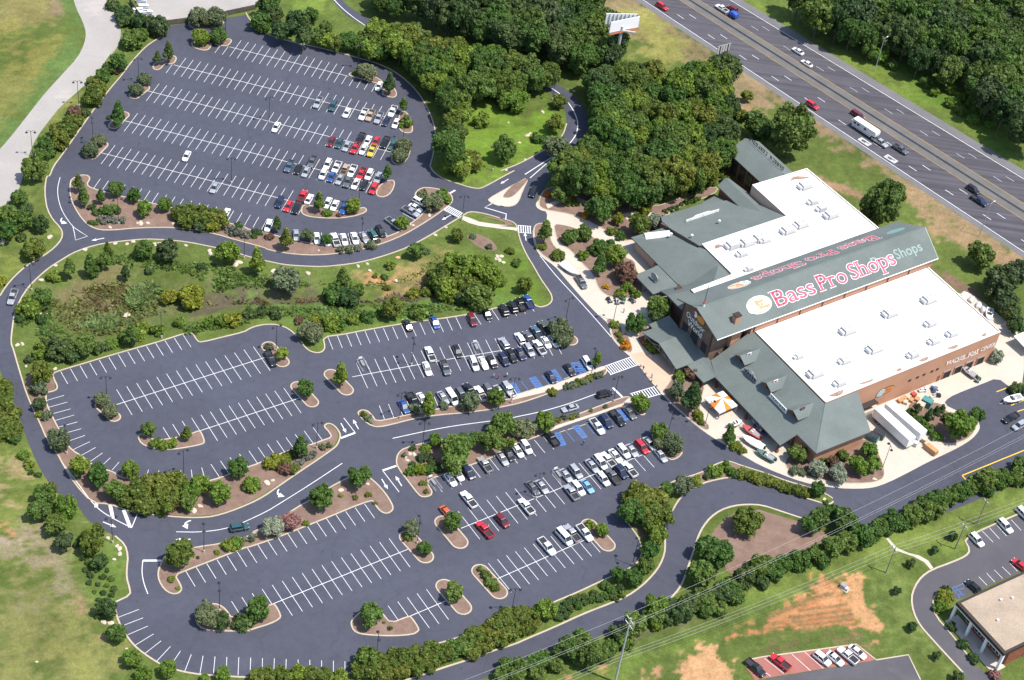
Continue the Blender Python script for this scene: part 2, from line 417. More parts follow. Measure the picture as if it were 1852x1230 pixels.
# soil and turf zones: outline, colour, feather (m), roughness of the outline (m)
GRASS = (.098, .135, .028)
ZONES = [
 ('a -40 -40 420 -40 440 130 380 190 -40 190', (.185, .165, .055), 1.5, 2),
 ('a 360 -40 440 -40 425 150 380 180 350 100', (.20, .15, .085), 1, 1.5),
 ('a -40 230 420 260 480 420 330 640 -40 800', (.175, .165, .040), 6, 7),
 ('a -40 520 300 560 160 800 -40 1000', (.15, .155, .040), 6, 8),
 ('a 450 0 520 0 600 160 590 280 450 480 200 820 0 1020 -40 960 200 700 430 380 520 230', (.085, .135, .034), 2, 2.5),
 ('c 520 0 1000 -10 1400 330 1845 640 1845 760 1640 720 1500 480 1300 400 950 300 760 120 600 130', (.26, .165, .085), 4, 6),
 ('1040 -20 1150 -10 1380 141 1650 319 1852 456 1870 490 1640 345 1560 302 1480 247 1390 192 1330 178 1300 152 1200 88 1120 62 1080 30', (.200, .152, .076), 1.5, 4.0),
 ('c 960 80 1200 220 1400 330 1200 420 1050 380 960 200', (.20, .19, .05), 3, 5),
 ('d 0 560 430 860 640 1020 800 1120 760 1180 560 1020 420 960 430 880 0 720', (.22, .155, .085), 2, 4),
 ('h 720 0 900 60 1250 320 1540 520 1845 690 1845 800 1600 640 1260 420 1040 180 820 40', (.225, .155, .080), 2, 4),
 ('h 400 70 700 190 760 230 700 250 520 160', (.25, .16, .09), 1, 1.5),
 ('h 1200 690 1500 860 1560 960 1500 980 1250 740', (.17, .105, .075), 1, 1),
 ('d 0 30 200 100 420 280 900 470 1300 600 1845 960 1845 1200 1300 800 700 500 0 100', (.125, .17, .028), 3, 3),
 ('d 1000 480 1300 560 1800 780 1845 900 1845 1100 1500 900 1150 640', (.075, .135, .018), 6, 6),
 ('f 1500 720 1845 640 1845 1000; g -20 700 200 640 330 930 250 960 0 940', (.10, .165, .02), 4, 4),
 ('b 1480 760 1845 680; c 0 780 400 700 460 900 240 1090 60 1160; b 1560 1180 1480 900', (.115, .185, .02), 4, 5),
 ('e 280 880 500 800 900 740 1300 760 1700 880 1845 900; f 0 880 500 900 520 960 0 960; e 1400 990 1100 1090 700 1200 450 1150 330 1050', (.112, .128, .042), 3, 5),
 ('e 440 860 700 790 900 820 860 940 640 1000 470 1010', (.128, .108, .046), 3, 4),
 ('e 430 1030 640 1010 880 1060 880 1150 640 1180 460 1130', (.115, .105, .04), 2, 3),
 ('e 1420 860 1845 900; f 0 870 480 880 520 930 900 900 1060 830 1230 760 1380 900 1300 930 900 940 500 950 0 960; e 1500 970 1300 960', (.090, .078, .046), 2, 3),
 ('e 1000 740 1300 770 1280 800 1000 770', (.10, .06, .04), 1, 2),
 ('f 780 780 1000 770 1200 690 1340 580 1350 610 1200 730 1000 820 830 820', (.21, .16, .06), 2.5, 4.5),
 ('f 840 780 980 790 960 820 860 810', (.34, .18, .08), 1, 3),
 ('f 0 960 500 960 900 960 1400 950 1800 900 1600 1000 1000 1060 500 1130 300 1060 0 1040', (.092, .150, .03), 3, 3),
 ('m 0 230 130 280 160 340 60 370 0 370', (.28, .215, .16), .7, 2.5),
 ('m 60 160 120 190 110 240 70 220', (.36, .19, .09), .7, 3),
 ('m 180 100 290 150 270 230 190 220', (.24, .19, .12), .8, 4),
 ('m -60 380 500 420 590 700 740 960 860 1080 860 1260 -60 1260', (.165, .165, .052), 4, 6),
 ('m 220 420 500 420 520 560 300 640 200 560', (.19, .165, .09), 2.5, 10),
 ('m 540 620 600 700 600 770 570 760', (.27, .165, .10), 1, 2),
 ('m 680 870 740 950 720 970 680 910', (.28, .17, .11), 1, 2),
 ('m 120 950 500 900 620 1050 300 1120', (.165, .17, .045), 6, 8),
 ('m 560 380 860 300 880 640 700 700 600 600', (.10, .155, .03), 3, 3),
 ('i 0 700 140 800 260 950 330 1060 250 1230 0 1230', (.135, .165, .035), 4, 5),
 ('i 0 960 60 960 60 1100 0 1100', (.22, .18, .08), 1, 5),
 ('e 0 600 200 640 100 760 0 860', (.155, .175, .035), 4, 4),
 ('e 60 180 300 160 400 440 200 520 60 480', (.125, .155, .035), 4, 4),
 ('o 1040 1180 1300 1080 1260 1200 1040 1225', (.36, .20, .10), 2, 4),
 ('o 480 1190 540 1190 520 1220 480 1220', (.46, .21, .09), .5, 1),
 ('o 720 1130 760 1120 750 1180 720 1180', (.40, .21, .1), .5, 1),
 ('o 1600 870 1845 800 1845 900 1600 960', (.30, .17, .07), 2, 3),
 ('o 850 980 1480 770 1480 800 860 1000', (.105, .085, .07), 1.5, 2),
 ('o 860 1090 1845 640 1845 760 1000 1130 760 1230', (.115, .165, .03), 3, 3),
 ('p 0 560 800 340 1200 120 1845 -40 1845 60 1380 240 900 300 500 520 0 740', (.125, .165, .032), 3, 3),
 ('p 0 940 700 870 780 1000 600 990 0 1080', (.125, .115, .042), 2, 4),
 ('p 860 480 1060 480 1050 690 1100 860 1240 1000 1420 1230 1040 1050 900 900 800 700', (.13, .165, .04), 3, 3),
 ('p 700 660 770 660 780 730 720 720', (.09, .13, .03), 1, 2),
 ('p 0 835 180 740 350 650 345 590 370 540 440 512 520 520 590 590 610 680 700 800 690 850 500 870 300 880 100 905 0 935; o 1845 930 1560 960 1600 900 1750 850', (.37, .17, .066), .7, 1.6),
 ('p 610 640 660 570 655 520 715 520 730 570 720 640 740 720 810 740 845 860 862 960 855 1010 820 1000 770 900 690 800 620 720', (.41, .225, .10), .7, 1.6),
 ('p 400 560 560 540 600 660 480 700 380 640', (.42, .21, .09), 2, 3),
 ('o 1260 1130 1350 1070 1450 1000 1540 1000 1600 1130 1640 1250 1200 1260 1300 1190', (.42, .24, .11), .8, 2.4),
 ('o 1030 1190 1120 1150 1280 1090 1240 1170 1100 1215', (.34, .19, .09), .9, 2.6),
 ('p 0 815 350 655 520 618 522 630 360 680 0 840', (.20, .125, .052), .35, .35),
 ('p 280 742 610 700 612 712 280 756', (.20, .125, .052), .35, .35),
 ('p 220 788 640 735 642 750 220 805', (.20, .125, .052), .35, .35),
 ('p 80 838 650 768 652 784 80 854', (.20, .125, .052), .35, .35),
 ('p 20 872 670 802 672 816 20 886', (.20, .125, .052), .35, .35),
 ('p 60 902 680 832 684 845 60 912', (.20, .125, .052), .35, .35),
 ('b 230 0 520 0 560 90 450 160 330 100', (.13, .19, .03), 2, 2),
]
FORESTS_PX = []
nx = np.concatenate([[-7000, -1500, -500, -300], np.arange(-235, 20, 1.25), np.arange(20, 118, .5), np.arange(118, 265, 1.25), [320, 500, 1500, 7000]])
ny = np.concatenate([[-3000, 0, 150], np.arange(195, 228, 1.25), np.arange(228, 292, .5), np.arange(292, 640, 1.25), [700, 900, 2000, 9000]])
GX, GY = np.meshgrid(nx, ny)
gcol = np.empty(GX.shape + (3,)); gcol[:] = GRASS
n1 = vnoise(GX, GY, 9, 1); n2 = vnoise(GX, GY, 3.1, 2); n3 = vnoise(GX, GY, 24, 3)
n4 = vnoise(GX, GY, 1.4, 4); n7 = vnoise(GX, GY, .7, 7)
wob = (n1 - .5) * 1.1 + (n2 - .5) * .9 + (n3 - .5) * .5 + (n4 - .5) * .9 + (n7 - .5) * .7
for outline, colr, fe, rg in ZONES:
    poly = GL(outline)
    xs = [p[0] for p in poly]; ys = [p[1] for p in poly]
    mk = (GX > min(xs) - 15) & (GX < max(xs) + 15) & (GY > min(ys) - 15) & (GY < max(ys) + 15)
    d = sdist(GX[mk], GY[mk], poly) + wob[mk] * rg * 2
    w = sstep(d / (2 * fe) + .5)[:, None]
    gcol[mk] = gcol[mk] * (1 - w) + np.array(colr) * w
gcol = gcol * .90 + gcol.mean(-1, keepdims=True) * np.array([.05, .05, .05]) * 1.0
gcol *= (1 + (n1 - .5) * .26 + (n2 - .5) * .26 + (n3 - .5) * .22 + (n4 - .5) * .16)[..., None]
ca, sa = math.cos(.42), math.sin(.42); SX, SY = GX * ca + GY * sa, -GX * sa + GY * ca           # mowing direction
n5 = vnoise(SX, SY * 7, 17, 5); n6 = vnoise(SX, SY * 9, 8, 6)
gcol *= (1 + (n6 - .5) * .16)[..., None]
dry = sstep((n5 - .62) * 5)[..., None] * .18            # drier streaks
gcol = gcol * (1 - dry) + (gcol * np.array([1.35, 1.1, 1.3])) * dry
POND = GL('e 330 880 520 800 900 740 1300 770 1700 870; f 60 880 520 860 900 850 1230 740 1500 800 1600 920 1300 950 900 950 500 950 0 960; e 1500 990 1100 1100 700 1190 440 1150 340 1040')
def pond_z(x, y):
    x = np.asarray(x, float); y = np.asarray(y, float)
    return -1.6 * sstep((sdist(x, y, POND) + 5) / 11.0)
GZ = np.zeros(GX.shape)
_m = (GX > -190) & (GX < 30) & (GY > 280) & (GY < 470)
GZ[_m] = pond_z(GX[_m], GY[_m])
GZ += np.where(GZ < -.05, (n2 - .5) * .35, 0)
def gz(p):
    if not (-190 < p[0] < 30 and 280 < p[1] < 470): return 0.0
    return float(pond_z(np.array([p[0]]), np.array([p[1]]))[0])
hgt, wid = GX.shape
idx = np.arange(hgt * wid).reshape(hgt, wid)
quads = np.stack([idx[:-1, :-1], idx[:-1, 1:], idx[1:, 1:], idx[1:, :-1]], -1).reshape(-1, 4)
me = bpy.data.meshes.new('ground')
me.vertices.add(hgt * wid); me.vertices.foreach_set('co', np.stack([GX, GY, GZ], -1).astype(np.float32).ravel())
me.loops.add(quads.size); me.loops.foreach_set('vertex_index', quads.astype(np.int32).ravel())
me.polygons.add(len(quads)); me.polygons.foreach_set('loop_start', np.arange(0, quads.size, 4, dtype=np.int32)); me.polygons.foreach_set('loop_total', np.full(len(quads), 4, np.int32))
me.update(calc_edges=True)
at = me.attributes.new('soil', 'FLOAT_COLOR', 'POINT')
at.data.foreach_set('color', np.concatenate([gcol, np.ones(GX.shape + (1,))], -1).astype(np.float32).ravel())
m, nt, b = new_mat('turf_and_soil')
an = nt.nodes.new('ShaderNodeAttribute'); an.attribute_name = 'soil'
c1 = mixc(nt, 'MULTIPLY', 1.0, an.outputs['Color'], ramp(nt, noise(nt, .5, 6, .8, 'World'), [(.28, (.70, .74, .70)), (.72, (1.30, 1.26, 1.30))]))
c2 = mixc(nt, 'MULTIPLY', 1.0, c1, ramp(nt, noise(nt, 1.5, 5, .85, 'World', .6), [(.30, (.70, .73, .70)), (.70, (1.30, 1.27, 1.30))]))
nt.links.new(c2, b.inputs['Base Color']); b.inputs['Roughness'].default_value = .95; b.inputs['Specular IOR Level'].default_value = .1
bp = nt.nodes.new('ShaderNodeBump'); bp.inputs['Strength'].default_value = .6; bp.inputs['Distance'].default_value = .25
nt.links.new(noise(nt, 2.2, 4, .8, 'World'), bp.inputs['Height']); nt.links.new(bp.outputs[0], b.inputs['Normal'])
me.materials.append(m)
ground = link('ground', me); tag(ground, kind='structure')

# ------------------------------------------------------------------ asphalt of the lots and the ring road
LOT_LEFT = 'a 1165 180 1145 240 1080 280 1020 320 960 380 900 450 850 520 780 600 700 700 640 780 570 880 500 980 430 1080 370 1160 345 1230; e 325 70 312 150 315 230 330 310 370 380 410 420 435 460 430 510 380 570 300 630 190 690 100 770 40 840 0 905; -25 600; i 0 270 70 440 140 620 200 780 260 920 330 1040 420 1150; m 530 0 600 110 660 150 800 230 870 290 890 370 882 450 880 520 900 590 908 640 800 690 805 770 840 860 890 940 950 1010 1040 1075 1130 1130 1250 1170 1400 1195 1500 1200'
STRIP_N = '450 1226 560 1224 624 1219 640 1216 670 1203 720 1185 780 1168 840 1150 900 1130 960 1108 1000 1090 1046 1071 1090 1050 1130 1033 1150 1021 1160 1006 1161 990 1156 975 1145 959 1134 944 1126 931 1126 920 1135 905 1165 892 1200 880 1225 868 1251 861 1275 852 1290 842 1311 834 1321 835 1342 843 1372 852 1398 861 1424 871 1458 880 1490 892 1499 897 1506 902'
STRIP_S = '1507 907 1502 912 1489 911 1476 907 1450 899 1424 889 1398 880 1372 871 1342 863 1316 864 1295 868 1272 874 1251 884 1236 894 1225 908 1217 922 1206 940 1202 962 1203 983 1202 1001 1194 1022 1181 1040 1160 1061 1134 1079 1108 1090 1056 1110 1004 1134 952 1156 930 1166 892 1177 856 1191 814 1204 775 1217 736 1230 640 1262'
ROAD_S = '640 1300 740 1275 800 1255 860 1232 930 1208 1000 1185 1070 1158 1130 1130 1180 1105 1212 1084 1230 1063 1238 1045 1248 1015 1258 985 1264 967 1272 952 1285 936 1303 923 1327 915 1352 912.6 1378 914 1406 923 1445 936 1480 947 1540 956 1600 962 1650 950 1700 932 1750 912 1800 890 1852 870 1920 850'
APRON = '1960 660; l 1900 440 1800 430 1745 385 1660 320 1550 365 1430 410 1320 458 1285 505 1400 560 1500 590 1530 630 1540 665 1525 700 1480 750 1400 800 1300 850 1180 905 1050 975 900 1050 800 1085 700 1093 560 1090 420 1070 300 1045 150 990 0 925; k 1720 870 1600 800 1500 740 1400 670 1280 570 1200 500 1130 420 1060 340 1000 260 930 180 880 140 830 90 790 40 785 0; g 785 1180 775 1110 740 1070 680 1020 560 890 450 760 400 700 300 630 265 580 245 500 245 440 265 405 340 392 345 320 300 310 265 285 268 250 300 190 340 130 380 60 420 0'
ENTRY = 'c 440 1100 540 1020 600 960 630 880 625 810 590 730 530 660 440 600 360 560 230 520 100 470 0 440; b 1760 445 1700 440 1500 380 1250 300 1000 230 870 150 760 90 660 20 620 -60 560 -60; b 600 30 680 110 800 180 900 225 1100 320 1400 420 1660 470 1780 490; c 60 525 220 570 310 610 390 660 440 710 475 780 480 860 455 940 400 1000 280 1070 150 1140 20 1190'
LOT_TOP = 'f 1845 35 1760 80 1680 125 1620 155 1590 160 1530 150 1470 130 1400 110 1330 80 1280 40 1258 0; b 1258 1160 1280 1080 1295 1020 1300 950 1290 880 1265 800 1220 710 1165 630 1100 565 1030 510 950 465 860 430 750 400 620 365 480 330 330 300 200 265 110 230 50 190 0 130 -20 90; a 1710 100 1690 110 1560 125 1400 150 1290 165'
outer = chaikin(GL(LOT_LEFT + ';' + STRIP_N + ';' + STRIP_S + ';' + ROAD_S + ';' + APRON + ';' + ENTRY + ';' + LOT_TOP), 1)
POND_EDGE = 'e 75 1230 85 1130 100 1030 140 930 200 840 260 780 340 710 420 660 500 610 600 570 720 540 850 525 1000 510 1150 515 1300 530 1450 560 1600 592 1750 640; f 130 665 250 690 400 700 520 703 650 690 760 675 900 640 1050 590 1150 545 1250 490 1350 430 1440 375 1490 345 1530 320 1600 325 1700 350 1800 385; g 0 365 60 375 115 395 135 425 142 460 160 530 200 620 250 700 300 790 350 860 375 900 380 940 350 970 300 985 265 975 230 945; f 1730 985 1600 1020 1400 1055 1200 1080 1000 1110 800 1145 650 1175; j 515 38 530 110 515 138 480 150 430 140 390 110 360 60 320 20; f 375 1230 340 1190 280 1135 200 1105 120 1103 50 1115 0 1135; e 1700 1155 1550 1192; i 1400 75 1372 68 1335 5 1300 8 1100 72 900 128 700 186 550 232 420 270 365 292 375 330 400 380 395 402 370 415 322 425 318 480 338 540 368 600 398 660 430 715 450 765 500 825 565 865 620 910 690 955 780 970 835 1015 920 1025 1010 1045 1090 1055 1170 1060 1255 1055 1340 1055 1430 1045 1528 1018 1600 990 1720 945; j 0 940 67 918 200 858 300 820 420 792 515 757 578 735 560 700 530 670 525 652 550 638 580 645 610 670 635 710 635 740 615 790 580 820 480 890 330 990 200 1080 100 1150 0 1200; m 1600 60 1480 95 1380 103 1250 100 1100 85 960 70 850 40 760 8; i 640 1190 520 1060 430 910 400 850 330 760 280 640 230 540 180 420 150 320 120 220 95 130'
pond_loop = chaikin(GL(POND_EDGE), 1)
lot = sheet('parking_lot', [outer, pond_loop], .03, MATS['asphalt']); tag(lot, kind='structure')

def kerb_line(pts, parent, closed=False, w=.36, h=.15, sm=1, mat='kerb'):
    p = chaikin(GL(pts) if isinstance(pts, str) else pts, sm, closed) if sm else (GL(pts) if isinstance(pts, str) else pts)
    return ribbon(p, w, .0, h, closed).build('kerb', MATS[mat], parent)
kerb_line(LOT_LEFT.split('; -25')[0], lot)
kerb_line('m 800 230 870 290 890 370 882 450 880 520 900 590 908 640 800 690', lot, w=.4)
kerb_line('m 800 690 805 770 840 860 890 940 950 1010 1040 1075 1130 1130 1250 1170 1400 1195 1500 1200; 450 1226 560 1224 624 1219', lot, w=.4)
kerb_line(STRIP_N, lot); kerb_line(STRIP_S, lot, w=.42)
kerb_line('1212 1084 1230 1063 1238 1045 1248 1015 1258 985 1264 967 1272 952 1285 936 1303 923 1327 915 1352 912.6 1378 914 1406 923 1445 936 1480 947', lot, w=.45)
kerb_line(LOT_TOP.split('; a')[0], lot)
kerb_line('c 20 1190 150 1140 280 1070 400 1000 455 940 480 860', lot, w=.35)
ribbon(pond_loop, .36, 0, .15, True).build('kerb', MATS['kerb'], lot)
kerb_line('g 785 1180 775 1110 740 1070 680 1020; k 930 180 880 140 830 90 790 40 785 0', lot, sm=0, w=.3) if False else None

# ------------------------------------------------------------------ planting islands
BEDS = []
def bed(pts, fill='mulch', label_place='', sm=1, w=.34, h=.15, name='planting_bed', z=None, kerb=True):
    loop = chaikin(GL(pts), sm)
    z = .12 if z is None else z
    o = sheet(name, [loop], z, MATS[fill]); tag(o, kind='structure')
    if kerb: ribbon(loop, w, .02, z + .03, True).build('kerb', MATS['kerb'], o)
    BEDS.append(o); return o
def pill(t, x0, y0, x1, y1, w, fill='mulch'):
    a = G(*P(t, x0, y0)); b2 = G(*P(t, x1, y1)); d = (b2 - a).to_2d().normalized(); n = Vector((-d.y, d.x)); r = w / 2
    loop = []
    for k in range(9): an_ = math.pi / 2 + math.pi * k / 8; loop.append(a.to_2d() + (d * math.cos(an_) + n * math.sin(an_)) * r)
    for k in range(9): an_ = -math.pi / 2 + math.pi * k / 8; loop.append(b2.to_2d() + (d * math.cos(an_) + n * math.sin(an_)) * r)
    o = sheet('planting_island', [loop], .12, MATS[fill]); tag(o, kind='structure')
    ribbon(loop, .34, .02, .15, True).build('kerb', MATS['kerb'], o); BEDS.append(o)
bed('e 490 110 485 180 500 250 530 310 570 370 620 420 690 448 800 448 900 437 1050 430 1200 430 1350 445 1500 475 1650 520 1840 570; f 130 585 260 610 400 622 530 620 650 605 800 580 950 535 1080 480 1200 410 1300 345 1360 300 1410 260 1418 230 1400 190 1330 165 1250 152 1200 155 1165 180 1150 215 1235 225 1270 300 1225 312 1195 350 1160 378 1100 420 1050 460 960 495 860 525 750 548 640 556 560 553 450 545 330 520 200 490 100 460 0 445; e 1700 425 1590 400 1500 375 1200 295 1060 262 900 227 760 190 650 162 600 135 628 88 610 68 575 65 540 70 500 95', sm=1)
bed('m 1110 440 1150 365 1250 335 1360 308 1530 285 1700 240 1800 205; n 0 215 150 150 300 55; j 350 1215 430 1170 560 1085 700 1010 780 990 830 1010 870 1040 920 1090 960 1140 990 1190; n 1002 25 1000 50 970 72 940 72 905 50 868 -5; j 855 1172 720 1220; n 600 80 400 160 200 240 0 308; m 1700 312 1500 390 1300 467 1215 503 1250 560 1265 600 1240 630 1190 632 1140 600 1105 540 1098 490')
bed('j 755 570 770 550 800 545 830 555 862 590 885 625 1000 605 1100 580 1250 552 1400 522 1600 492 1845 468; k 90 452 250 405 400 365 550 312 650 275 742 238 757 260 755 290 720 310 600 340 450 395 300 450 150 500 0 530; j 1700 540 1500 565 1300 582 1150 605 1000 645 900 665 850 655 800 620')
bed('j 1025 900 1035 850 1080 810 1250 768 1500 725 1700 705; k 0 705 150 685 300 655 400 632 600 560 780 490 880 455 920 455 952 490 1000 540 1030 565 1012 582 978 575 945 540 880 508 700 575 500 640 360 692 250 740 100 790 0 850; j 1700 872 1560 922 1400 977 1240 1032 1252 1080 1275 1110 1265 1142 1210 1152 1180 1135 1130 1070 1060 980 1030 930')
bed('a 1060 470 1075 440 1140 425 1180 395 1210 388 1228 405 1215 435 1190 447 1140 445 1118 480 1080 490')
pill('a', 935, 665, 1003, 612, 3.2); pill('a', 790, 875, 862, 800, 3.0); pill('a', 635, 1085, 712, 1008, 3.2)
bed('a 1330 305 1345 290 1420 285 1470 300 1465 325 1445 350 1400 350 1345 330')
bed('a 1482 305 1540 300 1575 270 1605 275 1610 290 1580 322 1530 318')
bed('a 1308 165 1330 195 1400 207 1480 200 1540 180 1560 150 1480 120 1340 125')
bed('b 690 515 740 503 840 520 915 555 930 575 895 583 800 552 715 535')
bed('b 930 640 950 600 985 590 1015 620 1030 660 1010 680 970 675 930 660')
bed('b 1040 830 1055 780 1085 775 1110 800 1130 850 1140 905 1125 925 1080 925 1045 900', 'turf_and_soil' if False else 'mulch')
bed('b 995 1085 1010 1030 1070 990 1110 1000 1125 1040 1105 1100 1070 1140 1020 1145 992 1120')
bed('f 885 190 900 150 950 110 1000 98 1015 120 1000 170 970 205 930 220 895 212')
bed('f 365 320 370 285 390 272 440 280 520 300 640 320 700 320 760 300 800 290 820 305 810 325 740 350 640 365 520 365 420 355 378 340')
bed('f 1665 232 1672 250 1720 275 1790 290; g 0 277 60 285 110 280 145 250 170 180 218 78 120 130 40 172', 'concrete', name='splitter_island')
o = sheet('mulch_patch', [chaikin(GL('g 35 215 60 180 110 130 215 82 195 120 130 195 90 222 50 224'), 1)], .16, MATS['mulch'], BEDS[-1])
pill('i', 705, 515, 795, 595, 3.0); pill('j', 138, 105, 232, 212, 3.6); pill('j', 338, 382, 438, 492, 3.4); pill('j', 572, 298, 678, 408, 3.6)
bed('i 965 750 962 720 985 712 1030 730 1060 750 1110 755 1215 740 1260 728 1330 712 1380 690 1398 700 1423 765 1410 782 1330 800 1200 820 1110 818 1030 802 985 780')
pill('k', 350, -10, 505, 60, 4.0)
bed('k 1072 720 1085 705 1130 720 1200 740 1270 780 1287 820 1275 860 1230 890 1195 890 1150 850 1100 790')
pill('n', 1105, 238, 1225, 372, 4.0); pill('n', 1350, 135, 1465, 272, 4.0); pill('n', 1608, 475, 1738, 620, 4.0); pill('n', 1360, 580, 1488, 728, 4.0); pill('o', 635, 155, 762, 293, 3.8)
bed('n 712 850 712 825 740 790 800 740 880 740 930 770 985 838 1110 788 1130 795 1180 870 1180 890 1140 915 1000 925 860 920 770 910 730 890')
bed('m 1355 800 1380 740 1450 700 1520 705 1570 740 1612 805 1700 780; n 0 760 165 702 185 710 222 780 215 805 150 840 0 885; m 1750 888 1600 892 1450 885 1385 862')
# strip between the lower lot and the loop road is real turf: mulch pockets only
bed('o 870 60 960 20 1150 20 1200 80 1150 180 1060 230 1000 240 990 220 930 140', kerb=False, z=.02)
bed('k 1290 960 1440 975 1580 905 1620 910 1710 940 1640 1000 1500 1025 1380 1060 1260 1110 1230 1040', kerb=False, z=.022)
bed('o 1480 250 1495 200 1530 160 1580 110 1660 60 1740 45 1845 45; p 0 45 130 85 290 130 470 200 480 260 300 330 150 370 0 400; o 1700 470 1600 500 1560 380 1500 290', kerb=False, z=.024, name='mulch_circle')
bed('g 20 370 60 380 105 400 110 420 0 412; f 1800 402 1700 372 1600 345 1540 335', kerb=False, z=.10)
bed('f 1510 490 1540 475 1600 475 1680 510 1725 560 1725 585 1690 592 1620 580 1550 530', kerb=False, z=.016)
sheet('mulch_patch', [chaikin(GL('i 322 425 318 480 338 540 368 600 398 660 430 715 450 765 500 825 565 865 620 910 690 955 780 970 900 1025 1090 1055 1340 1055 1528 1018 1720 945; j 67 918 300 820 515 757 578 735 560 700 530 668 560 645 610 680 625 740 580 812 480 880 330 980 200 1070 0 1190; m 1600 50 1480 85 1250 92 960 62 770 5; i 650 1190 525 1055 435 905 405 850 335 750 285 630 235 530 190 410 170 330 200 290 300 300 370 330 385 370 380 400'), 1)], .04, MATS['mulch'])['kind'] = 'structure'
o = sheet('sidewalk', [GL('f 1490 350 1475 372 1530 400 1600 420 1750 440 1845 450; g 130 458 140 432 0 420; f 1800 418 1700 405 1600 390 1540 365')], .13, MATS['concrete']); tag(o, kind='structure')
o = sheet('sidewalk', [GL('k 90 455 250 408 400 368 550 315 650 278 742 241 750 262 640 300 480 365 440 400 300 430 100 478')], .16, MATS['concrete']); tag(o, kind='structure')
o = sheet('sidewalk', [GL('k 365 692 500 642 700 577 880 510 910 508 945 490 930 462 905 466 870 500 640 580 420 650 400 660')], .16, MATS['concrete']); tag(o, kind='structure')
o = sheet('sidewalk', [GL('p 885 245 900 240 960 310 1040 345 1120 365 1180 400 1215 450 1195 460 1150 410 1080 372 1000 345 945 325')], .012, MATS['concrete']); tag(o, kind='structure')

# ------------------------------------------------------------------ concrete round the store, with its beds
plaza = sheet('plaza', [chaikin(GL('g 268 250 265 285 300 310 345 320 340 392 265 405 245 440 245 500 265 580 300 630 400 700 450 760 560 890 680 1020 740 1070 775 1110 785 1180; k 785 0 790 40 830 90 880 140 930 180 1000 260 1060 340 1130 420 1200 500 1280 570 1400 670 1500 740 1600 800 1720 870; l 0 925 150 990 300 1045 420 1070 560 1090 700 1093 800 1085 900 1050 1050 975 1180 905 1300 850 1400 800 1480 750 1525 700 1540 665 1530 630 1500 590 1400 560 1285 505 1320 458 1430 410 1550 365 1660 320 1745 385 1790 410 1845 340; h 1845 1190 1640 1010 1440 860 1390 900; h 1100 760 0 900; g 1400 400 1100 300 860 270 640 250 560 230 380 160'), 1)], .05, MATS['concrete']); tag(plaza, kind='structure')
o = sheet('entrance_paving', [GL('k 925 160 1000 140 1080 160 1290 240 1300 330 1250 370 1160 410 1130 418 1060 340 1000 258')], .058, MATS['concrete_pink']); tag(o, kind='structure')
_ng = len(BEDS)
for s in ['g 285 260 300 205 330 165 400 145 560 170 660 220 860 262 1100 285 1230 240 1330 200 1450 150 1540 150 1500 200 1300 270 1180 330 1150 370 1210 400 1130 440 920 520 850 522 800 480 700 420 600 370 500 335 400 318 345 308 300 292',
          'g 390 405 450 410 530 430 620 470 700 520 780 560 890 640 950 660 965 720 985 770 1012 850 1000 890 960 915 870 925 780 910 740 890 700 850 680 790 650 740 600 690 550 640 510 590 450 550 420 520 400 470',
          'g 252 430 275 402 330 400 370 420 385 470 362 500 400 570 450 600 475 640 460 665 400 675 325 632 275 580 255 500',
          'g 748 1070 790 1062 838 1090 860 1120 870 1180; k 888 0 920 60 940 120 925 150 880 128 835 80 798 35 792 0; g 785 1130',
          'g 950 1150 1040 1110 1120 1170 1180 1220; k 1110 60 1105 150 1075 172 1000 100 970 55 985 10',
          'k 1145 420 1195 350 1240 280 1310 255 1400 300 1440 380 1420 450 1400 560 1440 620 1475 660 1460 692 1380 648 1285 565 1210 495',
          'k 1540 742 1590 728 1650 760 1720 800 1725 850 1690 858 1600 798',
          'l 180 900 200 960 260 990 350 1010 480 1040 600 1055 760 1055 850 1035 875 1000 870 940 850 880 800 790 750 735 600 800 400 880 330 870 230 850',
          'l 1030 520 1060 560 1150 650 1240 750 1280 775 1360 780 1450 750 1500 700 1505 650 1480 600 1400 575 1290 552 1290 500 1080 480',
          'l 1610 190 1625 225 1660 225 1690 195 1680 165 1640 160']:
    bed(s, z=.09, w=.25)
for s in ['g 500 225 560 220 640 255 630 275 540 245', 'g 870 335 960 315 1070 325 1060 350 960 350 900 378', 'g 335 270 420 235 500 225 505 245 420 262 350 300']:
    o = sheet('garden_path', [GL(s)], .105, MATS['concrete']); tag(o, kind='structure')

# ------------------------------------------------------------------ lanes elsewhere
o = sheet('gravel_road', [chaikin(GL('a 500 -40 530 60 575 150 600 230 585 310 540 400 430 520 310 650 170 830 60 970 -40 1080; e -40 280 -10 290 70 255 130 170 155 90; a 200 1080 250 960 340 840 420 740 560 620 690 500 760 380 800 340 825 290 838 220 815 130 760 50 730 -40'), 1)], .02, MATS['gravel_road']); tag(o, kind='structure')
kerb_line('a 735 -20 765 50 818 130 840 220 828 290 805 340 770 380', o, w=.3, mat='gravel_road', h=.1)
o = sheet('service_yard', [GL('a 900 -60 1000 100 1165 140 1310 120 1560 80 1690 50 1845 40 1845 -80')], .022, MATS['gravel_road']); tag(o, kind='structure')
off = sheet('side_street', [chaikin(GL('p 1950 -10 1800 70 1600 170 1430 245 1470 330 1440 370 1350 410 1200 465 1130 515 1085 580 1060 660 1075 760 1120 850 1190 930 1290 1040 1420 1180 1500 1290 1700 1290 1600 1200 1500 1120 1330 900 1230 790 1208 700 1225 640 1280 600 1340 640 1390 680 1560 590 1845 470 1950 400'), 1)], .018, MATS['asphalt_old']); tag(off, kind='structure')
kerb_line('p 1845 60 1600 165 1425 245 1470 330 1440 370 1350 410 1200 465 1130 515 1085 580 1060 660 1075 760 1120 850 1190 930 1290 1040 1420 1180', off, w=.45)
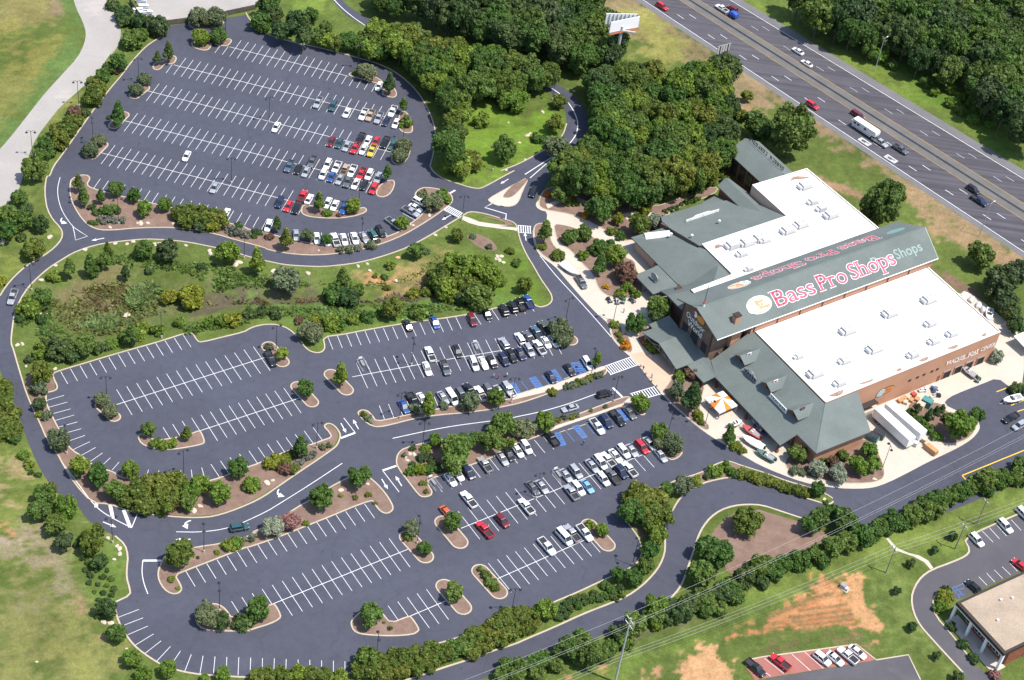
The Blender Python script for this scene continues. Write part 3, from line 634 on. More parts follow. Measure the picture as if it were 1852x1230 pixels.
kerb_line('p 1500 1120 1330 900 1230 790 1208 700 1225 640 1280 600', off, w=.4)
pk = sheet('brick_parking', [GL('o 1720 1135 1790 1080 1845 1070; p 680 985 815 1090 0 1225; o 1800 1240')], .016, MATS['brick_paving']); tag(pk, kind='structure')
ribbon(GL('o 1720 1135 1770 1085 1845 1070; p 680 983 815 1090'), .35, 0, .13).build('kerb', MATS['kerb'], pk)
pk2 = sheet('side_lot', [GL('p 0 1232 815 1092 1040 1058 1120 1230 1140 1300 0 1300')], .021, MATS['asphalt_old']); tag(pk2, kind='structure')
ribbon(GL('p 815 1092 1040 1056 1125 1230'), .35, 0, .13).build('kerb', MATS['kerb'], pk2)

# ------------------------------------------------------------------ highway
hwA = G(1163, 0); hwB = G(1852, 456); hd = (hwB - hwA).to_2d().normalized(); hn = Vector((-hd.y, hd.x))
def hw(s, t):
    t2 = t * (1 + .0011 * (s - 60)) if t > 0 else t
    q = hwA.to_2d() + hd * s + hn * t2; return q
S0, S1 = -120, 330
def hstrip(name, t0, t1, z, mat, parent=None):
    return mesh_obj(name, [(*hw(S0, t0), z), (*hw(S1, t0), z), (*hw(S1, t1), z), (*hw(S0, t1), z)], [(0, 1, 2, 3)] if t1 > t0 else [(3, 2, 1, 0)], MATS[mat], parent)
road = hstrip('highway', -2.4, 32.0, .02, 'highway'); tag(road, kind='structure')
hstrip('shoulder', -2.4, -.35, .026, 'shoulder', road); hstrip('shoulder', 28.6, 32.0, .026, 'shoulder', road)
hstrip('median', 12.1, 18.0, .026, 'median_concrete', road)
hstrip('lane_line', -.1, .12, .034, 'paint_white', road); hstrip('lane_line', 28.1, 28.32, .034, 'paint_white', road)
hstrip('lane_line', 11.75, 11.95, .034, 'paint_worn_yellow', road); hstrip('lane_line', 18.1, 18.3, .034, 'paint_worn_yellow', road)
for t0, t1, h0 in ((14.7, 15.25, .55),):
    mb = MB(); v = []
    for s in (S0, S1):
        for t, z in ((t0 - .12, .03), (t0 + .08, h0), (t1 - .08, h0), (t1 + .12, .03)):
            q = hw(s, t); v.append((q.x, q.y, z))
    mb.add(v, [(0, 1, 5, 4), (1, 2, 6, 5), (2, 3, 7, 6)]).build('median_barrier', MATS['median_concrete'], road)
for ti, (t, mt) in enumerate(((3.9, 'paint_white'), (7.8, 'paint_white'), (21.5, 'paint_worn'), (24.7, 'paint_worn'))):
    for k in range(34):
        s = -60 + k * 7.3 * 1.0 + ti * 2.3
        if s > 220: break
        if k % 2: continue
        q = [hw(s, t - .09), hw(s + 3.2, t - .09), hw(s + 3.2, t + .09), hw(s, t + .09)]
        mesh_obj('lane_dash', [(*p, .034) for p in q], [(0, 1, 2, 3)], MATS[mt], road)
for px in ((1564, 256.5), (1611.5, 287.5)):          # pale patches with dark symbols on the slip lane
    c = G(*px).to_2d()
    q = [c + hd * a + hn * b2 for a, b2 in ((-2.2, -1.1), (2.2, -1.1), (2.2, 1.1), (-2.2, 1.1))]
    mesh_obj('road_symbol', [(*p, .036) for p in q], [(0, 1, 2, 3)], MATS['paint_worn'], road)
    q = [c + hd * a + hn * b2 for a, b2 in ((-1.3, -.5), (.4, -.5), (.4, .1), (1.4, .1), (1.4, .5), (-1.3, .5))]
    mesh_obj('road_symbol', [(*p, .04) for p in q], [(0, 1, 2, 3, 4, 5)], MATS['asphalt_old'], road)

# ------------------------------------------------------------------ painted markings of the lots
MZ = .038
SLM = {}
def mark(a, b2, w=.115, mat='paint_white', parent=None, z=MZ, name='stall_line'):
    a = Vector(a[:2]); b2 = Vector(b2[:2]); d = b2 - a; L = d.length; d /= L; n = Vector((-d.y, d.x)) * w / 2
    key = (round(L, 2), w, mat)
    if key not in SLM:
        me = bpy.data.meshes.new('stall_line'); me.from_pydata([(0, -w / 2, 0), (L, -w / 2, 0), (L, w / 2, 0), (0, w / 2, 0)], [], [(0, 1, 2, 3)]); me.materials.append(MATS[mat]); SLM[key] = me
    o = link(name, SLM[key], parent); o.location = (a.x, a.y, z); o.rotation_euler = (0, 0, math.atan2(d.y, d.x)); return o
STALL = 4.97
def row(p0, p1, n, up=STALL, dn=STALL, upx=(), dnx=(), line=True, ext=(0, 0)):
    """stall markings on ground line p0-p1 (photo pixels); 'up' is away from the camera"""
    a = G(*p0).to_2d(); b2 = G(*p1).to_2d(); d = (b2 - a) / (n - 1); u = d.normalized(); nn = Vector((-u.y, u.x))
    if nn.y < 0: nn = -nn
    if line:
        ln = mark(a - d * ext[0], b2 + d * ext[1], .15, parent=lot, z=MZ + .004, name='row_line')
    par = lot
    for k in range(n):
        c = a + d * k
        mark(c - nn * dn, c + nn * up, parent=par)
    for k in upx: c = a + d * k; mark(c, c + nn * STALL, parent=par)
    for k in dnx: c = a + d * k; mark(c - nn * STALL, c, parent=par)
def lines(s, w=.115, mat='paint_white', parent=None):
    for seg in s.split(';'):
        t, *v = seg.split(); v = list(map(float, v))
        for i in range(0, len(v), 4):
            mark(G(*P(t, v[i], v[i + 1])), G(*P(t, v[i + 2], v[i + 3])), w, mat, parent or lot)
row((425.9, 87.7), (613.4, 134), 15, dnx=(-2, -1, 15, 16, 17, 18, 19), ext=(.8, 1.2))
row((325.2, 120.2), (696.1, 211.3), 28, dnx=(-1,), ext=(.8, 0))
row((276.3, 167), (697.2, 272.6), 31, ext=(1, 1))
row((236.7, 221.4), (671, 331), 31, ext=(1, .5))
row((195.6, 279.7), (549.8, 370), 25, ext=(1, 0))
row((169, 341.6), (472.9, 415), 21, dn=0, line=False)
lines('f 505 465 510 545 565 470 570 550 625 470 638 550 690 470 710 548 750 465 778 540 815 455 850 525 860 445 905 510 920 425 965 490 1050 350 1120 400 1070 330 1155 377 1110 300 1190 345')
row((109.8, 672.1), (331.7, 606.5), 14, up=0, line=False)
row((593, 609.6), (824, 573.2), 15, up=0, line=False); row((840, 570), (952, 543), 8, up=0, line=False)
row((224.8, 727.5), (473.2, 648.6), 15, ext=(.8, .4))
row((378.5, 773.8), (528.8, 724.4), 10, upx=(-4, -3, -2, -1), ext=(1, 1))
row((397.5, 864), (583.5, 797), 12, dn=0, line=False)
lines('i 320 480 445 443 335 527 468 490 358 573 490 537 383 618 515 580 410 663 538 628 432 712 563 675 458 767 590 722 505 822 625 765 565 860 665 805 622 907 713 843 690 950 767 877 780 962 828 907 840 1005 890 930 922 1018 955 945 1010 1045 1032 960 1090 1055 1105 965 1170 1060 1180 970 1255 1055 1257 965 1340 1052 1330 960 1430 1042 1402 945')
row((654.2, 678.6), (772.6, 656.7), 8, ext=(1, 0)); row((789, 653.6), (1004, 618), 14, ext=(1, 0))
row((695.3, 758), (926, 722), 15, dn=0, line=False)
row((781.7, 865.9), (982.7, 789.9), 13, up=0, line=False)
row((848, 950), (1178.4, 816), 21, ext=(.8, 0))
row((904, 1045), (1064, 974), 11, ext=(.8, 0))
row((336.4, 1033.6), (659.4, 912), 19, up=0, line=False)
row((510.4, 1085.6), (722.4, 999.8), 13, upx=(-5, -4, -3, -2, -1), ext=(1, 1))
row((756.5, 1108.2), (791.3, 1093.4), 3, upx=(-2, -1), ext=(1, 1))
lines('m 820 795 965 740 865 848 995 798 890 915 1028 855 937 990 1068 910 1005 1048 1120 958 1087 1102 1185 997 1180 1140 1255 1028 1283 1173 1330 1052 1390 1185 1412 1062 1483 1192 1495 1067 1572 1197 1577 1070 1655 1198 1660 1073 1738 1198 1743 1075 1822 1198 1825 1078; n 172 1200 178 1080 256 1202 260 1085 340 1202 343 1088 424 1202 424 1090 506 1200 506 1095 588 1195 588 1097 668 1182 668 1100')
def poly_mark(s, w=.16, sm=2, mat='paint_white', closed=False, parent=None):
    p = chaikin(GL(s), sm, closed)
    o = ribbon(p, w, MZ + .004, MZ + .004, closed).build('lane_line', MATS[mat], parent or lot); return o
poly_mark('e 418 80 400 150 402 210 415 270 440 330 480 390 515 430'); poly_mark('e 515 430 560 460 608 490 525 517 518 470 507 425', sm=0)
poly_mark('g 295 625 400 760 580 950 790 1190', .2); poly_mark('i 435 915 530 1040 660 1215; m 760 95 915 172', .2); poly_mark('m 915 172 955 75', .2, 0)
lines('m 675 -40 668 30 765 10 785 105 860 50 905 168', .8)
poly_mark('m 1225 200 1400 203 1600 175 1845 65; n 220 0; j 400 1080 650 915', .18)
poly_mark('j 1000 742 1350 665 1690 620 1845 600; k 90 600 300 558 500 500 690 430', .2)
lines('j 640 740 740 703 930 965 1025 933; m 993 400 1122 400; k 800 390 868 455; f 1390 195 1435 170', .55)
lines('j 660 600 740 703 930 965 1045 1115', .16)
poly_mark('m 993 400 985 480 1000 560 1028 632', .18); poly_mark('f 1690 262 1640 290 1790 335 1785 380', .3, 0)
poly_mark('c 230 555 330 590 420 640 490 710 540 790 560 860 550 930 510 990 460 1040; g 190 60', .3); poly_mark('c 500 995 440 1050; g 225 85', .25, 1)
poly_mark('b 575 -20 650 60 750 140 860 210', .25)
def ladder(s, n, w):
    a, b2 = GL(s); d = (b2 - a).to_2d(); u = d.normalized(); nn = Vector((-u.y, u.x))
    for sg in (-1, 1): mark(a.to_2d() + nn * sg * w, b2.to_2d() + nn * sg * w, .2, parent=lot, name='crosswalk_line')
    for k in range(n):
        c = a.to_2d() + d * ((k + .5) / n); mark(c - nn * w, c + nn * w, .27, parent=lot, z=MZ + .006, name='crosswalk_bar')
ladder('k 757 272 952 203', 13, 1.7); ladder('k 940 458 1130 402', 11, 1.5); ladder('f 1370 292 1475 345', 9, 1.2); ladder('g 138 438 235 445', 6, 1.6)
ARW = [(-2.0, -.14), (.5, -.14), (.5, -.55), (2.0, 0), (.5, .55), (.5, .14), (-2.0, .14)]
ARC = [(-1.9, -1.0), (-1.0, -1.05), (-.1, -.75), (.35, -.1), (.95, -.1), (.1, 1.5), (-.8, -.1), (-.2, -.1), (-.5, -.45), (-1.1, -.7), (-1.9, -.65)]
def arrow(t, x0, y0, x1, y1, shape=ARW, k=.9):
    a = G(*P(t, x0, y0)).to_2d(); b2 = G(*P(t, x1, y1)).to_2d(); c = (a + b2) / 2; an_ = math.atan2(b2.y - a.y, b2.x - a.x)
    pts = [c + rot2(Vector(p) * k, an_) for p in shape]
    sheet('lane_arrow', [pts], MZ + .004, MATS['paint_white'], lot)
arrow('e', 715, 505, 645, 518); arrow('f', 1400, 345, 1345, 375); arrow('f', 1800, 95, 1755, 122); arrow('g', 197, 515, 190, 470); arrow('m', 725, 135, 800, 165)
arrow('j', 645, 645, 672, 695); arrow('j', 757, 668, 730, 620); arrow('j', 930, 1035, 960, 1085); arrow('j', 1058, 1065, 1025, 1012)
arrow('e', 445, 375, 425, 410, ARC); arrow('m', 1325, 140, 1255, 165, ARC); arrow('j', 225, 1110, 200, 1160, ARC); arrow('m', 1310, 252, 1230, 255)
def hatch(t, v):
    q = [G(*P(t, v[i], v[i + 1])).to_2d() for i in range(0, 8, 2)]
    for a, b2 in ((0, 1), (1, 2), (2, 3), (3, 0)): mark(q[a], q[b2], .16, 'paint_blue', lot, name='access_line')
    n = 7
    for k in range(n):
        f0 = (k + .1) / n; f1 = min(1, (k + 1.3) / n)
        mark(q[0].lerp(q[3], f0), q[1].lerp(q[2], f1), .20, 'paint_blue', lot, MZ + .004, name='access_line')
        mark(q[1].lerp(q[2], f0), q[0].lerp(q[3], f1), .12, 'paint_blue', lot, MZ + .008, name='access_line')
for v in ((85, 362, 118, 352, 165, 435, 130, 448), (220, 325, 262, 312, 318, 390, 278, 405), (365, 275, 400, 262, 455, 345, 415, 360), (510, 218, 575, 208, 625, 290, 565, 305),
          (398, 705, 430, 700, 475, 785, 440, 795), (522, 660, 560, 648, 622, 732, 590, 742), (668, 610, 695, 600, 755, 680, 725, 690), (830, 550, 860, 540, 915, 610, 885, 618)): hatch('k', v)
lines('k 165 345 222 420 310 305 365 375 447 258 505 325 470 685 535 765 612 635 670 710 778 575 825 640', .13, 'paint_blue')
lines('l 1415 1000 1845 825 1415 1000 1455 1045', .3, 'paint_yellow'); lines('l 1655 418 1740 385 1700 470 1760 440 1755 512 1845 475 1800 555 1845 540', .28, 'paint_yellow')
lines('p 1465 235 1530 312 1555 195 1630 272 1605 172 1675 250 1655 152 1725 230 1755 115 1825 190 1415 558 1485 620 1530 512 1588 572 1585 487 1642 550 1638 465 1697 525 1693 443 1752 500 1748 420 1800 475', .12, 'paint_white', off)
lines('p 1345 590 1400 660 1365 580 1425 645 1345 590 1410 565 1355 615 1430 590 1375 635 1432 640', .14, 'paint_blue', off)
lines('p 40 1080 175 1185 230 1050 360 1165 320 1035 450 1150 490 1015 560 1075; o 1845 1120 1845 1120.5', .12, 'paint_white', pk)
lines('p -40 1110 85 1205', .12, 'paint_white', pk)
# ================================================================== THE STORE  (local axes: x along the boat-centre wall, y towards the highway side)
store = empty('store_building', (82.52, 339.0625, 0), R(38.0))
tag(store, 'huge green-roofed outdoor store with long lettered gable hall and flat white roofs', 'store')
M_ = MATS
def solid(name, poly, z0, z1, mat, parent=store): return MB().prism(poly, z0, z1).build(name, M_[mat], parent)
def slab(name, top, mat, th=.3, parent=store):
    """roof plane given by its top corners, with thickness"""
    n = len(top); v = [Vector(p) for p in top]
    v2 = [p - Vector((0, 0, th)) for p in v]
    nrm = (v[1] - v[0]).cross(v[2] - v[0])
    f = [tuple(range(n)), tuple(range(2 * n - 1, n - 1, -1))] + [(i, n + i, n + (i + 1) % n, (i + 1) % n) for i in range(n)]
    if nrm.z < 0: f = [tuple(reversed(q)) for q in f]
    return mesh_obj(name, v + v2, f, M_[mat], parent)
SL = .476
def zp1(u): return 10.3 + SL * u
# --- flat-roofed blocks
solid('wall', [(.2, .2), (63.5, .2), (63.5, 30.0), (.2, 30.0)], 0, 10.2, 'stucco')
solid('flat_roof', [(.5, .5), (63.2, .5), (63.2, 30.3), (.5, 30.3)], 10.2, 10.32, 'roof_white')
def parapet(poly, z0, z1, w, mat, capmat=None):
    p = [Vector(q) for q in poly]
    ribbon(p, w, z0, z1).build('parapet', M_[mat], store)
    if capmat: ribbon(p, w + .12, z1, z1 + .06).build('parapet_cap', M_[capmat], store)
parapet([(63.4, 30), (63.4, .35), (.35, .35)], 10.0, 10.55, .34, 'stucco', 'metal_white')
parapet([(.2, .6), (.2, 30)], 10.0, 10.45, .3, 'trim_dark')
solid('wall', [(9.3, 47), (62.4, 47), (60.8, 82.0), (40.0, 82.4), (40.3, 66.2), (9.3, 66.4)], 0, 9.85, 'stucco_beige')
solid('flat_roof', [(9.6, 46), (62.1, 46), (60.5, 81.7), (40.3, 82.1), (40.6, 66.0), (9.6, 66.1)], 9.85, 9.97, 'roof_white')
parapet([(62.3, 48.4), (60.7, 81.95), (40.15, 82.3), (40.35, 66.25), (9.4, 66.3)], 9.7, 10.2, .3, 'stucco_beige', 'metal_white')
parapet([(9.35, 66.0), (9.35, 52.8)], 9.7, 10.1, .3, 'trim_dark')
solid('wall', [(-5.1, 47.2), (9.3, 47.2), (9.3, 52.2), (-5.1, 51.8)], 0, 9.85, 'stucco_beige')
solid('flat_roof', [(-5.3, 46), (9.6, 46), (9.6, 52.4), (-5.3, 52.0)], 9.86, 9.98, 'roof_white')
parapet([(-5.35, 48.2), (-5.35, 52.0)], 9.6, 10.1, .3, 'trim_dark')
# --- long hall
ZE, ZR, k_ = 13.0, 17.25, 4.25 / 9.0
mb = MB()
hall = []
def gable_block(u0, u1, v0, v1, z0):
    zz = lambda v: ZE + (9 - abs(v - 39)) * k_ - .35
    P5 = [(v0, z0), (v1, z0), (v1, zz(v1)), (39, zz(39)), (v0, zz(v0))]
    v = [(u0, a, b2) for a, b2 in P5] + [(u1, a, b2) for a, b2 in P5]
    return MB().add(v, [(0, 4, 3, 2, 1), (5, 6, 7, 8, 9), (0, 1, 6, 5), (1, 2, 7, 6), (2, 3, 8, 7), (3, 4, 9, 8), (4, 0, 5, 9)])
gable_block(-12.8, -1.0, 32.6, 45.3, 0).build('gable_wall', M_['stone_brown'], store)
gable_block(-1.0, 65.0, 30.5, 47.5, 0).build('hall_wall', M_['stucco'], store)
slab('hall_roof', [(-13.4, 30, ZE), (66.3, 30, ZE), (67.8, 39, ZR), (-14.4, 39, ZR)], 'shingle', .32)
slab('hall_roof', [(-14.4, 39.0, ZR), (67.8, 39.0, ZR), (66.3, 48, ZE), (-13.4, 48, ZE)], 'shingle', .32)
MB().tube((-14.4, 39, ZR + .03), (67.8, 39, ZR + .03), .14, n=6).build('ridge_cap', M_['shingle_ridge'], store)
for a, b2 in (((-13.4, 29.98, ZE - .1), (66.3, 29.98, ZE - .1)), ((-13.4, 30, ZE - .12), (-14.4, 39, ZR - .12)), ((-14.4, 39, ZR - .12), (-13.4, 48, ZE - .12)), ((67.8, 39, ZR - .12), (66.3, 30, ZE - .12))):
    MB().tube(a, b2, .16, n=4).build('fascia', M_['trim_dark'] if a[0] < 0 and b2[0] < 0 else M_['metal_white'], store)
for u in range(0, 64, 8):
    MB().box(u - .09, u + .09, 30.28, 30.46, 10.35, 12.9).build('downspout', M_['timber_dark'], store)
# gable trim panel, windows
MB().add([(-12.86, 39 - 6.2, 14.0), (-12.86, 39 + 6.2, 14.0), (-12.86, 39, 16.75)], [(0, 2, 1)]).build('gable_panel', M_['brick_red'], store)
for v in (34.6, 38.9, 43.1):
    w_ = 1.35 if v == 38.9 else 1.0
    f_ = MB().box(-12.98, -12.7, v - w_ - .15, v + w_ + .15, 4.75, 7.75).build('window', M_['timber_dark'], store)
    for a in (-1, 0, 1):
        for b2 in (0, 1):
            MB().box(-13.02, -12.95, v + a * w_ * .66 - w_ * .28, v + a * w_ * .66 + w_ * .28, 4.95 + b2 * 1.4, 6.2 + b2 * 1.35).build('pane', M_['window_glass'], f_)
for v in (32.55, 45.35):
    MB().box(-12.95, -12.6, v - .18, v + .18, 0, 13.0).build('corner_post', M_['timber_dark'], store)
MB().box(-6.6, -3.4, 31.4, 32.6, 6, 12.6).build('bay', M_['stucco'], store)
# --- chimney
ch = MB().box(-6.2, -4.5, 32.0, 33.4, 13.4, 16.5).build('chimney', M_['stucco'], store)
MB().box(-6.35, -4.35, 31.85, 33.55, 16.5, 16.8).build('chimney_cap', M_['trim_dark'], ch)
# --- big porch roof towards the lots
VP0, VP1 = -1.9, 26.1
slab('porch_roof', [(-14.7, VP0, zp1(-14.7)), (-9.9, -2.3, zp1(-9.9)), (0, 0, 10.25), (0, 31, 10.25), (-12.6, 31, zp1(-12.6)), (-14.7, VP1, zp1(-14.7))], 'shingle', .25)
slab('porch_roof', [(-18.4, VP1, 2.75), (-14.7, VP1, zp1(-14.7) + .04), (-12.7, 31.2, zp1(-12.7) + .04), (-12.7, 46, zp1(-12.7) + .04), (-12.4, 50.6, 4.4), (-18.4, 51.4, 2.75)], 'shingle', .22)
slab('hip_roof', [(0, 0, 10.22), (-9.9, -2.3, zp1(-9.9) - .03), (-9.8, -9.9, 5.65)], 'shingle', .25)
slab('hip_roof', [(-9.8, -9.9, 5.62), (8.5, -10.2, 5.62), (11.3, .1, 10.2), (0, .1, 10.2)], 'shingle', .25)
MB().tube((-9.8, -9.9, 5.66), (0, 0, 10.26), .1, n=5).build('hip_cap', M_['shingle_ridge'], store)
solid('wing_wall', [(-8.9, -9.0), (7.7, -9.3), (7.7, .2), (-8.9, .2)], 0, 5.6, 'stucco')
MB().box(-9.0, 7.8, -9.4, -9.1, 4.2, 5.5).build('wall_band', M_['stone_brown'], store)
for a, b2 in (((-9.8, -9.95, 5.5), (8.5, -10.25, 5.5)), ((-9.95, -2.4, 5.45), (-9.85, -9.9, 5.5)), ((-14.75, VP0, 3.18), (-14.75, VP1, 3.18)), ((-18.45, VP1, 2.64), (-18.45, 51.4, 2.64))):
    MB().tube(a, b2, .13, n=4).build('fascia', M_['trim_dark'], store)
# porch posts, store front behind them
solid('shop_front', [(-9.6, -1.2), (-9.4, -1.2), (-9.4, 32.4), (-9.6, 32.4)], 0, 5.2, 'stone_brown')
for v in (3, 9, 15, 21):
    MB().box(-9.75, -9.58, v - 1.6, v + 1.6, .1, 2.9).build('shop_window', M_['window_glass'], store)
for v in (-1.2, 5.5, 12.2, 18.9, 25.4):
    p_ = MB().box(-14.5, -14.15, v - .18, v + .18, 0, 3.3).build('porch_post', M_['timber_dark'], store)
    MB().box(-14.65, -14.0, v - .33, v + .33, .0, 1.0).build('post_base', M_['brick_red'], p_)
for v in (27.0, 31, 51.0):
    MB().box(-18.2, -17.85, v - .18, v + .18, 0, 2.7).build('porch_post', M_['timber_dark'], store)
# entrance gable with its truss
slab('entrance_roof', [(-22.2, 33.4, 3.0), (-13.5, 33.4, 3.0), (-12.85, 41.4, 5.9), (-22.8, 41.4, 5.9)], 'shingle', .2)
slab('entrance_roof', [(-22.8, 41.4, 5.9), (-12.85, 41.4, 5.9), (-13.5, 49.4, 3.0), (-22.2, 49.4, 3.0)], 'shingle', .2)
for a, b2 in (((-22.0, 33.8, 2.85), (-22.5, 41.4, 5.6)), ((-22.5, 41.4, 5.6), (-22.0, 49.0, 2.85)), ((-22.1, 35, 2.9), (-22.1, 47.8, 2.9)), ((-22.2, 41.4, 2.9), (-22.4, 41.4, 5.6)), ((-22.1, 38, 2.9), (-22.2, 41.4, 4.6)), ((-22.1, 44.8, 2.9), (-22.2, 41.4, 4.6))):
    MB().tube(a, b2, .15, n=6).build('truss_log', M_['wood_pole'], store)
for v in (34.6, 48.2):
    MB().tube((-21.6, v, 0), (-21.6, v, 3.0), .28, .24, 8).build('porch_post', M_['wood_pole'], store)
# --- dormers with small standing boards
for v in (25.0, 13.6, 2.3):
    w_ = 1.75; z0 = zp1(-7.6) - .4; ze = 8.25; zr = 9.5
    d_ = MB().add([(-7.6, v - w_, z0), (-7.6, v + w_, z0), (-7.6, v + w_, ze), (-7.6, v, zr - .1), (-7.6, v - w_, ze), (-3.5, v - w_, ze), (-3.5, v + w_, ze), (-2.0, v, zr - .1)],
             [(0, 4, 3, 2, 1), (0, 5, 4), (1, 2, 6), (4, 5, 7, 3), (2, 3, 7, 6), (0, 1, 6, 5)]).build('dormer', M_['brick_red'], store)
    slab('dormer_roof', [(-8.4, v - w_ - .6, ze - .25), (-4.6, v - w_ - .6, ze - .25), (-1.6, v, zr), (-8.6, v, zr)], 'shingle', .14, d_)
    slab('dormer_roof', [(-8.6, v, zr), (-1.6, v, zr), (-4.6, v + w_ + .6, ze - .25), (-8.4, v + w_ + .6, ze - .25)], 'shingle', .14, d_)
    MB().box(-7.68, -7.58, v - .6, v + .6, 7.0, 8.2).build('dormer_window', M_['window_glass'], d_)
    MB().box(-6.6, -5.2, v - .62, v - .5, 9.1, 10.0, None).build('dormer_board', M_['sign_white' if v > 5 else 'sign_black'], d_)
    MB().box(-6.4, -5.6, v - .66, v - .61, 9.25, 9.85).build('board_mark', M_['cloth_blue' if v > 20 else 'pallet_red'], d_)
# --- garden side roofs
NZ = lambda v: 10 - .268 * (v - 66.4)
slab('north_roof', [(8.5, 66.3, NZ(66.3)), (40.2, 66.3, NZ(66.3)), (38.8, 78, NZ(78)), (34.2, 84, NZ(84)), (26.2, 86.9, NZ(86.9)), (10.9, 86.9, NZ(86.9)), (9.3, 84.4, NZ(84.4)), (8.5, 80, NZ(80))], 'shingle', .25)
slab('north_roof', [(26.6, 86.0, NZ(86) - .5), (26.8, 88.0, NZ(88) - .5), (33.6, 89.6, NZ(89.6) - .5), (34.6, 80, NZ(80) - .5)], 'shingle', .25)
solid('wall', [(9.0, 66.5), (40, 66.5), (39, 84), (26, 85.8), (11.2, 85.8), (9.0, 82)], 0, 4.3, 'stone_brown')
MB().add([(8.55, 66.5, 0), (8.55, 84, 0), (8.55, 84, NZ(84) - .2), (8.55, 66.5, 9.75), (9.2, 66.5, 0), (9.2, 84, 0), (9.2, 84, NZ(84) - .2), (9.2, 66.5, 9.75)], [(0, 3, 2, 1), (4, 5, 6, 7), (3, 7, 6, 2), (1, 2, 6, 5)]).build('wall', M_['stone_brown'], store)
# gabled stub beside the back block
slab('stub_roof', [(36.6, 70, 8.3), (36.6, 90.4, 8.3), (33.6, 90.0, 6.5), (33.6, 78.8, 6.5)], 'shingle', .2)
slab('stub_roof', [(40.0, 67.4, 6.9), (40.2, 84, 6.4), (38.4, 90.6, 7.3), (36.6, 90.4, 8.3), (36.6, 70, 8.3)], 'shingle', .2)
solid('wall', [(34.2, 79), (39.6, 79), (38.2, 89.6), (34.2, 89.4)], 0, 6.4, 'brick_red')
# low roofs on the left of the back block
hipu = lambda u: 82.7 - 1.587 * (u + 2.4)
zw = lambda u: 4.4 + SL * (u + 2.4)
slab('west_roof', [(-2.4, 58.9, zw(-2.4)), (9.3, 58.0, zw(9.3)), (9.3, hipu(9.3), zw(9.3)), (-2.6, 83, zw(-2.6))], 'shingle', .25)
slab('west_roof', [(-2.6, 83, zw(-2.6)), (9.3, hipu(9.3), zw(9.3)), (8.6, 70, 8.0), (8.6, 82.6, 4.35)], 'shingle', .25)
slab('west_roof', [(9.3, 58.0, zw(9.3)), (-2.4, 58.9, zw(-2.4)), (-2.0, 57, 6.0), (3, 52.2, 9.8), (9.3, 52.3, 9.9)], 'shingle', .25)
slab('west_roof', [(-10.5, 48.3, 7.55), (-5.3, 48.2, 9.95), (-5.3, 52.0, 9.95), (-10.5, 55, 7.55)], 'shingle', .22)
slab('west_roof', [(-10.5, 55, 7.55), (-5.3, 52.0, 9.95), (3.2, 52.2, 9.9), (-2.0, 59, 4.9), (-8.5, 60.4, 4.2)], 'shingle', .22)
slab('side_porch_roof', [(-10.2, 61.0, 3.0), (-2.2, 59.6, 4.3), (-2.2, 69.6, 4.3), (-5.3, 69.6, 3.8), (-10.2, 70.0, 3.0)], 'shingle', .2)
slab('flat_roof', [(.0, 79.4, 5.35), (6.8, 76.4, 6.7), (7.8, 79.0, 6.4), (1.4, 82.2, 5.15)], 'roof_white', .3)
solid('wall', [(-1.6, 58), (9.2, 58), (9.2, 66), (9.2, 81.6), (-1.6, 81.8)], 0, 4.2, 'stucco_beige')
solid('wall', [(-9.4, 47.6), (-4.5, 47.6), (-4.5, 58), (-9.4, 54)], 0, 7.3, 'timber_dark')
for v in (61.4, 65.5, 69.4): MB().tube((-9.7, v, 0), (-9.7, v, 3.0), .18, n=8).build('porch_post', M_['wood_pole'], store)
for u0, v0, z0, u1, v1, z1 in ((-2.45, 58.9, 4.25, -2.65, 83, 4.15), (8.45, 66.4, 9.8, 8.45, 80, 6.2), (8.45, 80, 6.2, 10.9, 86.95, 4.35), (10.9, 86.95, 4.35, 26.2, 86.95, 4.35), (-10.55, 48.3, 7.4, -10.55, 55, 7.4), (33.55, 78.8, 6.38, 33.55, 90, 6.38), (-10.25, 61, 2.9, -10.25, 70, 2.9)):
    MB().tube((u0, v0, z0), (u1, v1, z1), .12, n=4).build('fascia', M_['trim_dark'], store)
# mural frame on the garden wall
fr = MB().box(-2.35, -2.2, 66.5, 71.5, 1.2, 3.9).build('mural_panel', M_['brick_red'], store)
for a in range(4): MB().box(-2.42, -2.34, 67.0 + a * 1.1, 67.7 + a * 1.1, 1.7, 3.3 - .25 * (a % 2)).build('mural_figure', M_['sign_white'], fr)
# --- tall back wing by the highway
bw = [(46.6, 84.2), (57.6, 84.2), (57.6, 100.6), (46.6, 100.6)]
solid('wall', bw, 0, 7.6, 'brick_red')
MB().add([(47, 100.5, 7.5), (57.4, 100.5, 7.5), (52.1, 100.5, 10.3), (47, 83, 7.5), (57.4, 83, 7.5), (52.1, 83, 10.3)], [(0, 2, 1), (3, 4, 5), (0, 3, 5, 2), (1, 2, 5, 4)]).build('gable_wall', M_['timber_dark'], store)
slab('wing_roof', [(45.9, 82.5, 7.5), (52.2, 82.5, 10.5), (52.2, 101.8, 10.5), (45.9, 101.6, 7.5)], 'shingle', .25)
slab('wing_roof', [(52.2, 82.5, 10.5), (58.4, 82.5, 7.5), (58.4, 101.6, 7.5), (52.2, 101.8, 10.5)], 'shingle', .25)
for k in range(4):
    v = 86.5 + k * 3.7
    f_ = MB().box(46.45, 46.7, v - 1.35, v + 1.35, 1.2, 6.3).build('window', M_['timber_dark'], store)
    for a in (-1, 1):
        for b2 in (0, 1): MB().box(46.38, 46.47, v + a * .66 - .5, v + a * .66 + .5, 1.5 + 2.4 * b2, 3.6 + 2.4 * b2).build('pane', M_['window_glass'], f_)
